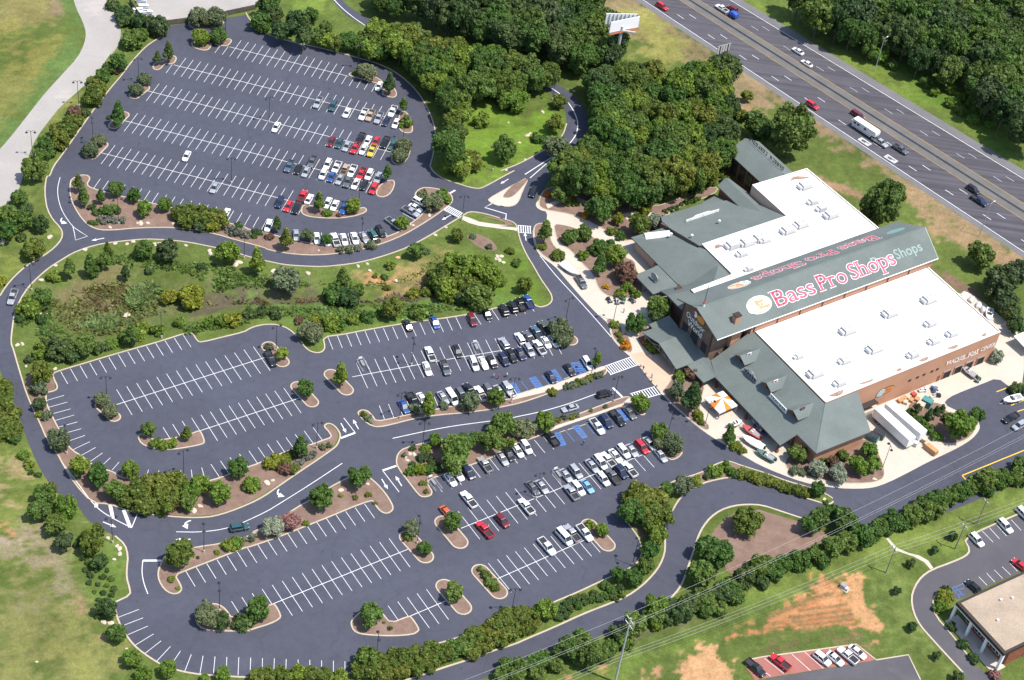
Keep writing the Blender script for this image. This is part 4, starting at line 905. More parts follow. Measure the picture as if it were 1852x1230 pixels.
# --- boat-centre wall: doors, vents, sign lettering
for u in (46.4, 50.6, 54.8, 59.1):
    f_ = MB().box(u - 1.5, u + 1.5, .1, .24, 0.05, 2.9).build('garage_door', M_['dark_void'], store)
    for a in (-1.5, 1.38): MB().box(u + a, u + a + .12, -.02, .22, .05, 3.0).build('door_jamb', M_['stucco_beige'], f_)
    MB().box(u - 1.5, u + 1.5, .06, .2, 2.6, 3.0).build('door_roll', M_['metal_grey'], f_)
for u in (31.5, 34.3, 36.7, 39.6, 41.6): MB().box(u - .5, u + .5, .12, .26, 5.0, 5.75).build('wall_vent', M_['trim_dark'], store)
MB().box(43.0, 44.0, .1, .25, .05, 2.2).build('service_door', M_['brick_red'], store)
MB().box(11.0, 20.5, -1.4, .2, .0, 1.3).build('loading_dock', M_['concrete'], store)
MB().box(11.5, 19.5, -1.5, .2, 3.4, 3.65).build('dock_canopy', M_['trim_dark'], store)
for u in (12.9, 17.3): MB().box(u - 1.4, u + 1.4, .02, .24, 1.3, 3.3).build('dock_door', M_['dark_void'], store)

# ------------------------------------------------------------------ lettering
def text_mesh(name, body, mat, offset=0.0, extrude=0.0, serif=False):
    cu = bpy.data.curves.new(name, 'FONT'); cu.body = body; cu.size = 1.0; cu.offset = offset; cu.extrude = extrude; cu.resolution_u = 3
    t = bpy.data.objects.new(name + '_tmp', cu); coll.objects.link(t)
    dg = bpy.context.evaluated_depsgraph_get(); dg.update()
    me = bpy.data.meshes.new_from_object(t.evaluated_get(dg)); coll.objects.unlink(t); bpy.data.objects.remove(t)
    me.name = name; me.materials.clear(); me.materials.append(M_[mat])
    if serif: serifs(me, body)
    return me
def bounds(me):
    xs = [v.co.x for v in me.vertices]; ys = [v.co.y for v in me.vertices]; return min(xs), max(xs), min(ys), max(ys)
def serifs(me, body):
    """foot and head serifs on the straight stems, so the letters read as the roman lettering they are"""
    bm = bmesh.new(); bm.from_mesh(me); new = []
    for e in bm.edges:
        if len(e.link_faces) != 1: continue
        a, b = e.verts[0].co, e.verts[1].co
        if abs(a.y - b.y) > 1e-3 or not .05 < abs(a.x - b.x) < .24: continue
        c = e.link_faces[0].calc_center_median(); up = 1 if c.y > a.y else -1
        x0, x1 = min(a.x, b.x), max(a.x, b.x); new += [(x0 - .075, x0, a.y, a.y + up * .055), (x1, x1 + .075, a.y, a.y + up * .055)]
    for x0, x1, y0, y1 in new:
        v = [bm.verts.new((x, y, 0)) for x, y in ((x0, min(y0, y1)), (x1, min(y0, y1)), (x1, max(y0, y1)), (x0, max(y0, y1)))]; bm.faces.new(v)
    bm.to_mesh(me); bm.free()
def put_word(body, frame, x0, x1, h, mat, offset=0.0, lift=.05, name='lettering', parent=store, caph=.695, base=None, serif=False):
    """frame: 4x4 with x along the baseline, y up the surface, z off it"""
    me = text_mesh(name, body, mat, offset, 0.0, serif)
    ref = base or me
    a, b2, c, d = bounds(ref)
    sx = (x1 - x0) / (b2 - a); sy = h / caph
    for v in me.vertices:
        v.co = frame @ Vector(((v.co.x - a) * sx + x0, v.co.y * sy, lift))
    return link(name, me, parent), ref
def outlined(body, frame, x0, x1, h, m_in, m_out, lift=.05, off=(.006, .028)):
    ref = text_mesh('ref', body, m_in, off[0], 0.0, True)
    put_word(body, frame, x0, x1, h, m_out, off[1], lift, 'lettering_outline', base=ref, serif=True)
    put_word(body, frame, x0, x1, h, m_in, off[0], lift + .04, 'lettering', base=ref, serif=True)
def frame_of(o, xdir, ydir):
    x = Vector(xdir).normalized(); y = Vector(ydir).normalized(); z = x.cross(y)
    return Matrix(((x.x, y.x, z.x, o[0]), (x.y, y.y, z.y, o[1]), (x.z, y.z, z.z, o[2]), (0, 0, 0, 1)))
FN = frame_of((0, 32.4, ZE + 2.4 * k_), (1, 0, 0), (0, 1, k_))                     # near slope, baseline v=32.4
for wd, a, b2, dy in (('Bass', 8.4, 22.9, 0), ('Pro', 24.1, 34.4, 0), ('Shops', 35.8, 52.3, 0)):
    outlined(wd, FN, a, b2, 4.7, 'sign_red', 'sign_white')
FG = frame_of((0, 33.4, ZE + 3.4 * k_), (1, 0, 0), (0, 1, k_))
for wd, a, b2 in (('Pro', 44.5, 51.5), ('Shops', 53.0, 63.0)): put_word(wd, FG, a, b2, 3.0, 'sign_pale', .01, .035, 'faded_lettering')
FF = frame_of((0, 41.6, ZE + 6.4 * k_), (-1, 0, 0), (0, -1, k_))                      # far slope, read from the other side
FF = frame_of((0, 45.2, ZE + 2.8 * k_), (-1, 0, 0), (0, -1, k_))
for wd, a, b2 in (('Bass', -54.0, -40.3), ('Pro', -38.6, -28.2), ('Shops', -26.4, -9.2)):
    outlined(wd, FF, a, b2, 4.0, 'sign_red', 'sign_white')
def ell(frame, cx, cy, rx, ry, mat, lift, name, n=40, parent=store):
    return mesh_obj(name, [frame @ Vector((cx + rx * math.cos(2 * math.pi * i / n), cy + ry * math.sin(2 * math.pi * i / n), lift)) for i in range(n)], [tuple(range(n))], M_[mat], parent)
def emblem(frame, cx, cy, rx, ry, pale=False):
    if pale:
        ell(frame, cx, cy, rx, ry, 'sign_paleblue', .04, 'faded_emblem'); return
    e_ = ell(frame, cx, cy, rx, ry, 'sign_white', .05, 'emblem')
    ell(frame, cx, cy, rx * .94, ry * .92, 'shingle', .062, 'emblem_ring', parent=e_)
    ell(frame, cx + .01 * rx, cy, rx * .89, ry * .85, 'sign_peach', .075, 'emblem_field', parent=e_)
    fish = [(-.95, -.55), (-.70, -.75), (-.45, -.95), (-.42, -.70), (-.25, -.52), (-.30, -.15), (-.38, .25), (-.60, .45), (-.78, .30), (-.98, .0), (-.82, -.12), (-1.02, -.30)]
    mesh_obj('emblem_fish', [frame @ Vector((cx + a * rx, cy + b2 * ry, .10)) for a, b2 in fish], [tuple(range(len(fish)))], M_['sign_white'], e_)
    fish2 = [(-.80, -.50), (-.50, -.72), (-.40, -.40), (-.46, .05), (-.62, .22), (-.78, .02), (-.66, -.2)]
    mesh_obj('emblem_fish', [frame @ Vector((cx + a * rx, cy + b2 * ry, .125)) for a, b2 in fish2], [tuple(range(len(fish2)))], M_['sign_fish'], e_)
    for wd, y, x0, x1 in (('Bass', .22, -.2, .42), ('Pro', -.14, -.18, .30), ('Shops', -.5, -.1, .72)):
        ob, _ = put_word(wd, frame, cx + x0 * rx, cx + x1 * rx, .34 * ry, 'sign_salmon', .015, .10, 'emblem_lettering', e_)
        # shift to its line
        dv = frame.to_3x3() @ Vector((0, cy + y * ry, 0))
        for v in ob.data.vertices: v.co += dv
emblem(FN, 3.9, 2.4, 4.1, 2.55)
emblem(FF, -3.9, 2.0, 3.7, 2.0)
emblem(FF, -60.4, 2.7, 3.4, 1.2, pale=True)
FGB = frame_of((-12.86, 44.2, 0), (0, -1, 0), (0, 0, 1))                               # gable front: x runs from left to right
def gable_word(wd, a, b2, zb, h):
    fr_ = frame_of((-12.86, 44.2, zb), (0, -1, 0), (0, 0, 1)); put_word(wd, fr_, a, b2, h, 'sign_white', .012, .12, 'lettering')
gable_word('Outdoor', .5, 8.6, 10.3, 1.75); gable_word('World', 1.7, 8.0, 8.1, 1.75)
fe = frame_of((-12.86, 39.0, 13.0), (0, -1, 0), (0, 0, 1))
e_ = ell(fe, 1.1, 0.35, 1.9, 1.25, 'sign_black', .14, 'emblem'); ell(fe, 1.1, .35, 1.7, 1.08, 'sign_orange', .18, 'emblem_field', parent=e_)
mesh_obj('emblem_fish', [fe @ Vector((a - .4, b2 + .4, .22)) for a, b2 in ((-1.3, -.6), (-.5, -.9), (.0, -.1), (-.2, .8), (-.8, 1.1), (-1.5, .7), (-1.0, .2))], [tuple(range(7))], M_['sign_white'], e_)
fw = frame_of((0, .2, 5.75), (1, 0, 0), (0, 0, 1))
for wd, a, b2 in (('TRACKER', 44.3, 51.4), ('BOAT', 52.6, 56.4), ('CENTER', 57.4, 62.8)):
    me0, _ = put_word(wd, fw, a, b2, 1.5, 'sign_white', .012, .28, 'lettering')
fw2 = frame_of((46.3, .2, 5.1), (1, 0, 0), (0, 0, 1))
for a_, b_ in ((1.2, 3.6), (4.2, 7.0), (7.6, 10.6)): mesh_obj('underline', [fw2 @ Vector(p) for p in ((a_, 0, .1), (b_, 0, .1), (b_, .28, .1), (a_, .28, .1))], [(0, 1, 2, 3)], M_['sign_white'], store)
fl = frame_of((22.7, .18, 5.4), (1, 0, 0), (0, 0, 1))
e_ = ell(fl, .6, 0, 2.5, 1.25, 'sign_black', .10, 'emblem'); ell(fl, .65, 0, 2.3, 1.05, 'sign_orange', .14, 'emblem_field', parent=e_)
mesh_obj('emblem_fish', [fl @ Vector(p + (.18,)) for p in ((-3.2, -1.0), (-2.0, -1.4), (-.9, -1.2), (-.4, -.2), (-.6, .9), (-1.4, 1.3), (-2.3, .9), (-3.0, .1))], [tuple(range(8))], M_['sign_fish'], e_)
for wd, y in (('Bass', .35), ('Pro', -.1), ('Shops', -.6)):
    put_word(wd, frame_of((22.9, .18, 5.4 + y), (1, 0, 0), (0, 0, 1)), -.1, 1.9, .4, 'sign_red', .02, .2, 'emblem_lettering', e_)

# --- standing signs on the porch roof, thing of their own
def roof_sign(label, u, v0, v1, z, h, shape, words, board):
    r_ = empty('roof_sign', store.matrix_basis @ Vector((u, (v0 + v1) / 2, z)), R(38)); tag(r_, label, 'sign', 'signs standing on the store roofs')
    L = abs(v1 - v0) / 2
    pts = shape(L, h)
    n = len(pts)
    b_ = mesh_obj('board', [(-.08, a, c) for a, c in pts] + [(.08, a, c) for a, c in pts], [tuple(range(n - 1, -1, -1)), tuple(range(n, 2 * n))] + [(i, (i + 1) % n, n + (i + 1) % n, n + i) for i in range(n)], M_[board], r_)
    for a in (-L * .8, 0, L * .8): MB().tube((0, a, -.6), (0, a, h * .3), .05, n=6).build('strut', M_['metal_dark'], r_); MB().tube((.08, a, h * .7), (1.1, a, .25), .04, n=6).build('brace', M_['metal_dark'], r_)
    for wd, x0, x1, zz, hh, mt in words:
        put_word(wd, frame_of((-.1, 0, zz), (0, -1, 0), (0, 0, 1)), x0, x1, hh, mt, .015, .02, 'lettering', r_)
    return r_
bpy.context.view_layer.update()
rect = lambda L, h: [(-L, 0), (L, 0), (L, h), (-L, h)]
arch = lambda L, h: [(-L, 0), (L, 0), (L, h * .62), (L * .55, h * .68), (L * .45, h * .9), (0, h * 1.05), (-L * .45, h * .9), (-L * .55, h * .68), (-L, h * .62)]
roof_sign('long white rectangular sign lettered TRACKER standing on the porch roof', -8.5, 4.4, 11.3, zp1(-8.5) + .1, 1.5, rect, [('TRACKER', -3.2, 3.2, .35, .85, 'sign_black')], 'sign_white')
ars = roof_sign('arched grey sign with dark frame standing near the first dormer', -8.6, 17.0, 22.4, zp1(-8.6) + .1, 2.2, arch, [], 'metal_grey')
for k in range(5): MB().box(-.13, -.09, -2.3 + k * .95, -1.75 + k * .95, .3, 1.1).build('board_mark', M_['sign_black'], ars)
MB().box(-.13, -.09, -.7, .7, 1.45, 1.95).build('board_mark', M_['sign_white'], ars)
rs = roof_sign('stepped white sign lying along the garden-side roof', 19.5, 75.0, 87.0, 6.6, 1.4, lambda L, h: [(-L, 0), (L, 0), (L, h * .6), (L * .5, h * .7), (L * .35, h), (-L * .45, h), (-L * .6, h * .6), (-L, h * .55)], [], 'sign_white')
for k in range(9): MB().box(-.13, -.09, -4.6 + k * 1.05, -4.05 + k * 1.05, .22, .72).build('board_mark', M_['hvac_dark'], rs)
rs.location = store.matrix_basis @ Vector((20.5, 80.0, NZ(80) + .1)); rs.rotation_euler = (0, 0, R(38 - 90))
for ch_ in rs.children:
    if ch_.name.startswith('brace'): ch_.hide_render = False
roof_sign('round dark wire sign on the small side porch roof', -7.0, 63.6, 66.8, 3.6, 2.3, lambda L, h: [(L * math.cos(a), h * .55 + h * .5 * math.sin(a)) for a in [k * math.pi / 8 for k in range(16)]], [], 'metal_grey')
# letter sign on the ridge of the back wing
r_ = empty('ridge_sign', store.matrix_basis @ Vector((52.6, 92, 10.6)), R(38)); tag(r_, 'row of dark standing letters along the ridge of the highway wing', 'sign')
bpy.context.view_layer.update()
_lx = -8.4
for k, w_ in enumerate((.9, .8, .9, .8, 1.0, .9, 0, 1.0, .9, .8, 1.0, .9, .9, .8, .9)):        # seen only from behind: strokes of the standing letters
    if w_:
        lt = MB().box(-.06, .06, _lx, _lx + .18, .15, 1.35)
        if k % 3 != 1: lt.box(-.06, .06, _lx + w_ - .34, _lx + w_ - .16, .15, 1.35)
        for z_ in ((1.17, .15), (1.17, .66), (.15, .66), (1.17, .15))[k % 4]: lt.box(-.05, .05, _lx + .18, _lx + w_ - .16, z_, z_ + .17)
        lt.build('standing_letter', M_['sign_black'], r_)
    _lx += w_ + .26 if w_ else 1.1
for a in (.1, 1.35): MB().tube((0.02, -8.6, a), (0.02, 8.6, a), .04, n=4).build('rail', M_['metal_dark'], r_)

# --- flagpole-like mast at the hall end
mp = empty('roof_mast', store.matrix_basis @ Vector((-12.1, 39.0, ZR)), R(38)); tag(mp, 'slim dark mast with a bracket lamp on the front end of the ridge', 'mast')
MB().tube((0, 0, 0), (0, 0, 8.2), .11, .06, 8).build('pole', M_['metal_dark'], mp)
MB().tube((0, 0, -.1), (0, 0, .9), .38, .3, 10).build('base', M_['metal_white'], mp)
MB().box(-.35, .35, -.35, .35, .9, 1.2).build('base_collar', M_['pallet_red'], mp)
MB().path([(0, 0, 6.4), (0, .5, 7.0), (0, .35, 7.6)], .06).build('bracket', M_['metal_dark'], mp)

# ------------------------------------------------------------------ roof plant, each unit a thing of its own
def hvac(px, z, size, place, base='pale metal air-conditioning unit'):
    p = G(px[0], px[1], z + .6); L, W_, H_ = size
    r_ = empty('air_conditioner', (p.x, p.y, z), R(38))
    c_ = MB().box(-L / 2, L / 2, -W_ / 2, W_ / 2, .25, H_).build('casing', M_['hvac'], r_)
    MB().box(-L / 2 - .25, L / 2 + .25, -W_ / 2 - .25, W_ / 2 + .25, .0, .25).build('curb', M_['hvac_dark'], r_)
    MB().box(-L / 2 - .06, -L / 2 + .02, -W_ * .42, W_ * .42, .45, H_ * .85).build('grille', M_['hvac_dark'], r_)
    MB().box(-L / 2 - .9, -L / 2, -W_ * .4, W_ * .3, .3, H_ * .7).build('intake_hood', M_['hvac'], r_)
    for a in (-.22, .22):
        MB().tube((a * L, 0, H_), (a * L, 0, H_ + .14), W_ * .2, n=12).build('fan_ring', M_['hvac'], r_)
    pend(r_, px, base, place, 'air conditioner', 'air-conditioning units on the flat roofs')
big, mid, sml = (3.5, 2.5, 1.6), (2.6, 1.9, 1.3), (1.8, 1.3, 1.0)
for t, x, y, s_ in (('h', 915, 1020, big), ('h', 1185, 925, big), ('h', 620, 1140, big), ('h', 1195, 1090, mid), ('h', 1345, 1160, mid), ('l', 395, 285, big), ('l', 600, 195, mid), ('l', 565, 350, mid), ('l', 805, 115, big), ('l', 1075, 155, mid), ('l', 1220, 60, mid), ('l', 280, 165, sml)):
    hvac(P(t, x, y), 10.32, s_, 'on the front white roof')
for t, x, y, s_ in (('h', 325, 135, big), ('h', 380, 245, mid), ('h', 440, 292, mid), ('h', 505, 338, big), ('h', 295, 405, big), ('h', 205, 445, big), ('h', 45, 510, mid), ('g', 1635, 548, big), ('g', 1735, 530, big), ('g', 1700, 605, mid), ('g', 1825, 500, big), ('g', 1750, 710, sml)):
    hvac(P(t, x, y), 9.97, s_, 'on the back white roof')
for t, x, y, z in (('l', 330, 640, 0),): pass
def vent(px, z, place):
    p = G(px[0], px[1], z); r_ = empty('roof_vent', (p.x, p.y, z))
    MB().tube((0, 0, -.3), (0, 0, .55), .22, n=10).build('pipe', M_['hvac'], r_); MB().tube((0, 0, .55), (0, 0, .75), .42, .2, 10).build('cap', M_['metal_white'], r_)
    pend(r_, px, 'small round metal vent', place, 'vent', 'round roof vents')
for x, y, z in ((1350, 490, 9.3), (1540, 390, 8.6), (1205, 480, 7.5)): vent(P('g', x, y), z, 'on the garden-side green roofs')
# flat brown patches; on the front roof drawn for its triangular parapet scuppers
for s in ('l 470 450 560 410 595 400 580 440 540 452', 'l 1105 200 1190 165 1170 205 1130 210', 'l 1300 115 1395 82 1375 118 1330 122', 'l 690 360 760 340 805 320 790 345 720 368', 'l 955 265 990 245 1000 280 960 275', 'l 1540 30 1585 0 1580 35'):
    lp = chaikin([G(x, y, 10.34) for x, y in TL(s)], 1)
    o = sheet('brown_patch', [lp], 10.345, M_['roof_brown']); o.parent = store; o.matrix_parent_inverse = store.matrix_basis.inverted()
for s in ('h 215 120 230 75 290 70 370 80 290 95 240 95', 'g 1500 580 1520 540 1580 555 1540 570'):
    lp = chaikin([G(x, y, 9.99) for x, y in TL(s)], 1)
    o = sheet('brown_patch', [lp], 9.995, M_['roof_brown']); o.parent = store; o.matrix_parent_inverse = store.matrix_basis.inverted()

# ================================================================== office block at the right edge
OX, OY, OA = 113.5, 281.9, R(-53.3)
office = empty('office_building', (OX, OY, 0), OA); tag(office, 'low office block with tan gravel roof and white portico columns', 'building')
# local x runs along the portico, local y away from it
LO, WO = 16.2, 26.0
MB().box(1.9, LO, 2.6, WO, 0, 5.4).build('wall', M_['brick_red'], office)
MB().box(-.2, LO + .4, -.2, WO, 5.4, 6.35).build('fascia', M_['trim_dark'], office)
MB().box(.5, LO - .2, .6, WO - .5, 6.35, 6.45).build('roof', M_['gravel_roof'], office)
for x in (-.05, 5.4, 10.8, LO + .1):
    MB().box(x - .3, x + .3, -.1, .5, 0, 5.4).build('column', M_['sign_white'], office)
for y in (9, 17):
    MB().box(LO - .1, LO + .4, y - .3, y + .3, 0, 5.4).build('column', M_['sign_white'], office)
MB().box(0, LO, -.05, .35, 4.9, 5.4).build('beam', M_['sign_white'], office)
for x in (3.6, 6.6, 9.6, 12.8):
    w_ = MB().box(x - 1.1, x + 1.1, 2.48, 2.66, .9, 4.2).build('window', M_['sign_white'], office)
    for a in (-.55, .55): MB().box(x + a - .46, x + a + .46, 2.42, 2.52, 1.05, 4.05).build('pane', M_['window_glass'], w_)
for x, y in ((4.2, 10.0), (5.0, 13.0), (8.5, 5.0)):
    MB().tube((x, y, 6.4), (x, y, 7.0), .3, n=10).build('roof_pipe', M_['metal_white'], office)
MB().box(-.2, LO + .6, -1.6, 2.5, 0, .14).build('portico_floor', M_['concrete'], office)
# ================================================================== TREES AND SHRUBS
def crown_mesh(name, seed, n, leaf, shape):
    """leaf-clump quads spread through a lobed crown of unit radius; z centred on 0"""
    r = np.random.default_rng(seed)
    rz, nl, lr, sharp = shape
    # lobes
    C = [np.array([0, 0, -.05])]; Rd = [np.array([.54, .54, .56 * rz])]
    for k in range(nl):
        t = (k + r.random()) / nl; zz = (-.62 + 1.35 * t) ; an = k * 2.4 + r.random() * .9
        wide = math.sqrt(max(.05, 1 - min(1, abs(zz)) ** 2)) if not sharp else max(.06, .5 * (1 - (zz + .62) / 1.35) + .02) * 1.7
        d = (.54 + .40 * r.random()) * wide
        C.append(np.array([math.cos(an) * d, math.sin(an) * d, zz * rz * .78])); s = lr * (.60 + .75 * r.random())
        Rd.append(np.array([s, s, s * (.85 + .3 * r.random())]) * (1.0 if not sharp else (.55 + .6 * wide)))
    if sharp: C[0] = np.array([0, 0, -.15 * rz]); Rd[0] = np.array([.5, .5, .75 * rz])
    C = np.array(C); Rd = np.array(Rd)
    area = (Rd[:, 0] * Rd[:, 2]); pr = area / area.sum()
    li = r.choice(len(C), size=int(n * 2.2), p=pr)
    d = r.normal(size=(len(li), 3)); d /= np.linalg.norm(d, axis=1)[:, None]
    d[:, 2] = np.where(d[:, 2] < -.55, -d[:, 2], d[:, 2])
    rad = .78 + .42 * r.random(len(li)) ** 2.2
    P_ = C[li] + d * Rd[li] * rad[:, None]
    # drop those buried in another lobe
    keep = np.ones(len(li), bool)
    for k in range(len(C)):
        q = (((P_ - C[k]) / (Rd[k] * .80)) ** 2).sum(1); keep &= ~((q < 1) & (li != k))
    P_ = P_[keep][:n]; d = d[keep][:n]; m_ = len(P_)
    nr = d * .9 + r.normal(size=(m_, 3)) * .55 + np.array([0, 0, .35]); nr /= np.linalg.norm(nr, axis=1)[:, None]
    t = np.cross(nr, r.normal(size=(m_, 3))); t /= np.linalg.norm(t, axis=1)[:, None]; b_ = np.cross(nr, t)
    s = leaf * (.55 + .9 * r.random(m_))[:, None]; el = (.6 + .5 * r.random(m_))[:, None]
    bend = nr * s * .25
    V = np.stack([P_ - t * s - b_ * s * el * .5, P_ + t * s * .25 - b_ * s * el, P_ + t * s + b_ * s * el * .4 + bend * .5, P_ - t * s * .3 + b_ * s * el], 1).reshape(-1, 3)
    F = np.arange(len(V)).reshape(-1, 4)
    # inner mass (twigs and inner leaves) so the crown is not see-through in its middle
    core = []; cf = []
    for k in range(len(C)):
        bm = bmesh.new(); bmesh.ops.create_icosphere(bm, subdivisions=1, radius=1.0)
        b0 = len(V) + len(core)
        for v in bm.verts:
            j = .72 + .16 * r.random(); core.append(C[k] + np.array(v.co) * Rd[k] * j)
        cf += [tuple(b0 + v.index for v in f.verts) for f in bm.faces]
        bm.free()
    allv = np.concatenate([V, np.array(core)])
    me = bpy.data.meshes.new(name); me.from_pydata(allv.tolist(), [], F.tolist() + cf); me.update()
    me.materials.append(MATS['leaf_m'])
    return me
def trunk_mesh(name, seed, h, r0, multi=1, reach=.5):
    """tapered trunk with limbs; runs from z=0 to h"""
    r = random.Random(seed); mb = MB()
    for s_ in range(multi):
        an = s_ * 2.1 + r.random(); b_ = Vector((math.cos(an), math.sin(an), 0)) * (r0 * 1.2 if multi > 1 else 0)
        m1 = b_ * (1.5 if multi == 1 else 2.6) + Vector((r.uniform(-.04, .04), r.uniform(-.04, .04), h * .55)); top = m1 + Vector((b_.x * 2, b_.y * 2, h * .45))
        mb.tube(b_, m1, r0 / (1 if multi == 1 else 1.5), r0 * .72 / (1 if multi == 1 else 1.5), 6, False); mb.tube(m1, top, r0 * .7 / (1 if multi == 1 else 1.5), r0 * .3, 6)
        for k in range(4):
            a2 = an + k * 1.6 + r.random(); z = h * (.5 + .12 * k)
            p0 = m1.lerp(top, min(.9, k * .22)); mb.tube(p0, p0 + Vector((math.cos(a2) * reach, math.sin(a2) * reach, h * .22)), r0 * .35, r0 * .12, 5)
    me = bpy.data.meshes.new(name); me.from_pydata([tuple(v) for v in mb.v], [], mb.f); me.materials.append(MATS['bark']); me.update(); return me
# kind: crown shape (rz, lobes, lobe radius, pointed), leaves, leaf size, crown-centre height / radius, trunk
KIND = {
 'r': dict(shape=(1.15, 20, .36, False), n=2200, leaf=.105, hc=1.42, rz=1.15, tr=(1.25, .065, 1), var=4),
 'c': dict(shape=(2.25, 22, .38, True), n=2000, leaf=.125, hc=2.5, rz=2.25, tr=(2.0, .075, 1), var=3),
 'o': dict(shape=(.88, 20, .34, False), n=2200, leaf=.095, hc=1.02, rz=.88, tr=(.9, .05, 3), var=3),
 's': dict(shape=(.80, 8, .46, False), n=520, leaf=.19, hc=.62, rz=.8, tr=None, var=4),
 'l': dict(shape=(1.0, 18, .38, False), n=2000, leaf=.11, hc=.86, rz=1.0, tr=None, var=3),
 'f': dict(shape=(1.15, 34, .28, False), n=5200, leaf=.072, hc=1.75, rz=1.12, tr=(1.75, .05, 1), var=6),
}
for k, d in KIND.items():
    d['crowns'] = [crown_mesh('crown_' + k, 100 + ord(k) * 7 + i, d['n'], d['leaf'], d['shape']) for i in range(d['var'])]
    if d['tr']: d['trunks'] = [trunk_mesh('trunk_' + k, 5 + i, d['tr'][0], d['tr'][1], d['tr'][2]) for i in range(2)]
prng = random.Random(11)
WORD = dict(m='mid-green', b='bright green', d='dark green', o='grey-olive', y='yellow-green', g='grey-green', l='olive-green', R='reddish-brown', W='white-flowering', P='pink-flowering', F='orange-flowering', e='pale grey', f='deep green', h='blackish-green')
def set_mat(ob, mat):
    ob.material_slots[0].link = 'OBJECT'; ob.material_slots[0].material = MATS[mat]
def plant(px, rpx, kind, col, place, rm=None, share=None, wpos=None):
    d = KIND[kind]
    if wpos is None:
        p = G(px[0], px[1], 0); rm = rm or rpx * mpp(p); p = G(px[0], px[1], d['hc'] * rm)
    else: p = wpos
    z0 = gz(p)
    rm *= .92 if kind != 'f' else 1.0
    if kind == 'f': sc = Vector((rm * prng.uniform(.78, 1.15), rm * prng.uniform(.78, 1.15), rm * prng.uniform(.9, 1.35)))
    else: sc = Vector((rm * prng.uniform(.88, 1.1), rm * prng.uniform(.88, 1.1), rm * prng.uniform(.9, 1.18)))
    a = prng.uniform(0, 6.28)
    cm = prng.choice(d['crowns'])
    if d['tr']:
        nm = {'r': 'tree', 'c': 'upright_tree', 'o': 'multi_stem_tree', 'f': 'forest_tree'}[kind]
        root = empty(nm, (p.x, p.y, z0), a)
        c = link('crown', cm, root); c.location = (0, 0, d['hc'] * rm); c.scale = sc; set_mat(c, 'leaf_' + col)
        t = link('trunk', prng.choice(d['trunks']), root); t.scale = (rm, rm, rm)
        word = {'r': 'round-crowned tree', 'c': 'upright pointed tree', 'o': 'spreading small tree', 'f': 'tree'}[kind]; cat = 'tree'
    else:
        root = link({'s': 'shrub', 'l': 'hedge_shrub'}[kind], cm); root.location = (p.x, p.y, z0 + d['hc'] * rm * .95); root.scale = sc; root.rotation_euler = (0, 0, a); set_mat(root, 'leaf_' + col)
        word = {'s': 'shrub', 'l': 'bushy shrub'}[kind]; cat = 'shrub'
    if share: tag(root, share, cat, share)
    else: pend(root, px, WORD[col] + ' ' + word, place, cat, 'plants ' + place)
    return root
def plants(place, data):
    for seg in data.split(';'):
        w = seg.split()
        if not w: continue
        t = w[0]; v = w[1:]
        for i in range(0, len(v), 4):
            code = v[i + 3]; plant(P(t, float(v[i]), float(v[i + 1])), float(v[i + 2]) * TS, code[0], code[1], place)
plants('on the bank between gravel road and upper lot', 'a 970 150 60 ld 1090 175 80 lh 880 150 50 sd 850 90 60 ld 780 30 50 sd 920 270 72 lm 985 235 45 lm 820 420 62 rm 755 470 50 lm 710 525 52 lm 690 615 60 ll 640 670 75 ll 590 780 35 sd 515 770 50 lR 520 840 60 ll 460 890 70 ll 420 970 72 ll 400 910 55 ll 320 1000 65 lm 285 1070 50 lm 235 1165 82 rm 330 1070 45 lm 650 560 40 ll 800 490 30 sR')
plants('on the grass by the ring road bend', 'e 140 215 55 rm 50 340 75 rm 160 370 60 rm 190 300 45 rd 45 440 70 rm 280 400 52 rd 235 570 80 ol 145 495 35 sd 10 800 40 sy 5 520 40 sW 90 420 50 lm')
plants('on the left end islands of the upper lot', 'a 1170 340 48 cd 1095 385 33 cd 1005 545 45 oo 945 620 50 oo 820 765 56 cm 685 970 50 oo 630 1040 55 oo 760 815 18 sh')
plants('on the top islands of the upper lot', 'a 1375 115 72 oo 1500 115 72 oo 1395 255 62 ob 1520 245 60 om 1440 130 55 oo 1430 260 35 sb')
plants('along the kerb right of the upper lot', 'b 85 150 75 lm 240 200 80 rd 380 180 82 cd 490 250 60 rm 570 275 60 rb 540 190 45 rm 690 275 62 rm 140 30 75 rf 760 300 60 lm 860 340 78 rb 180 90 60 rd 320 120 60 rd 430 100 50 rm')
plants('on the right end islands of the upper lot', 'b 820 495 65 oo 980 560 50 cd 1078 715 38 cm 1090 850 45 sb 1075 1005 58 oo 1050 1075 58 oo 965 1185 42 cm; b 740 500 25 sb')
plants('on the lower islands of the upper lot', 'f 490 230 48 cm 730 275 48 rb 540 325 30 sb 630 340 20 sR')
plants('on the mulch strip below the upper lot', 'e 545 100 42 cm 580 185 45 cm 700 195 36 cm 805 150 52 rm 930 200 46 rm 1000 285 56 rb 1145 260 50 rb; f 195 390 38 cd 262 485 54 cl 408 475 45 ro 540 505 40 rm 1060 390 44 rb 1280 250 68 oo 1345 210 52 sb 1210 215 45 so 1380 230 35 sb')
plants('low on the mulch strip below the upper lot', 'e 640 285 28 sd 670 320 28 sd 740 310 40 sm 790 285 30 sm 820 310 30 sd 630 395 20 sm 660 400 20 sm 700 370 26 se 750 370 30 se 800 380 26 se 850 375 26 se 720 390 22 se 780 360 22 se 1655 420 32 sd 1780 460 28 sd 1640 455 38 se 1700 475 38 se 1590 445 28 se; f 40 455 22 sd 80 465 22 sd 40 490 20 sd 140 490 28 sR 640 580 30 sg 700 575 35 sg 850 555 35 sg 900 520 20 sg 760 570 25 se')
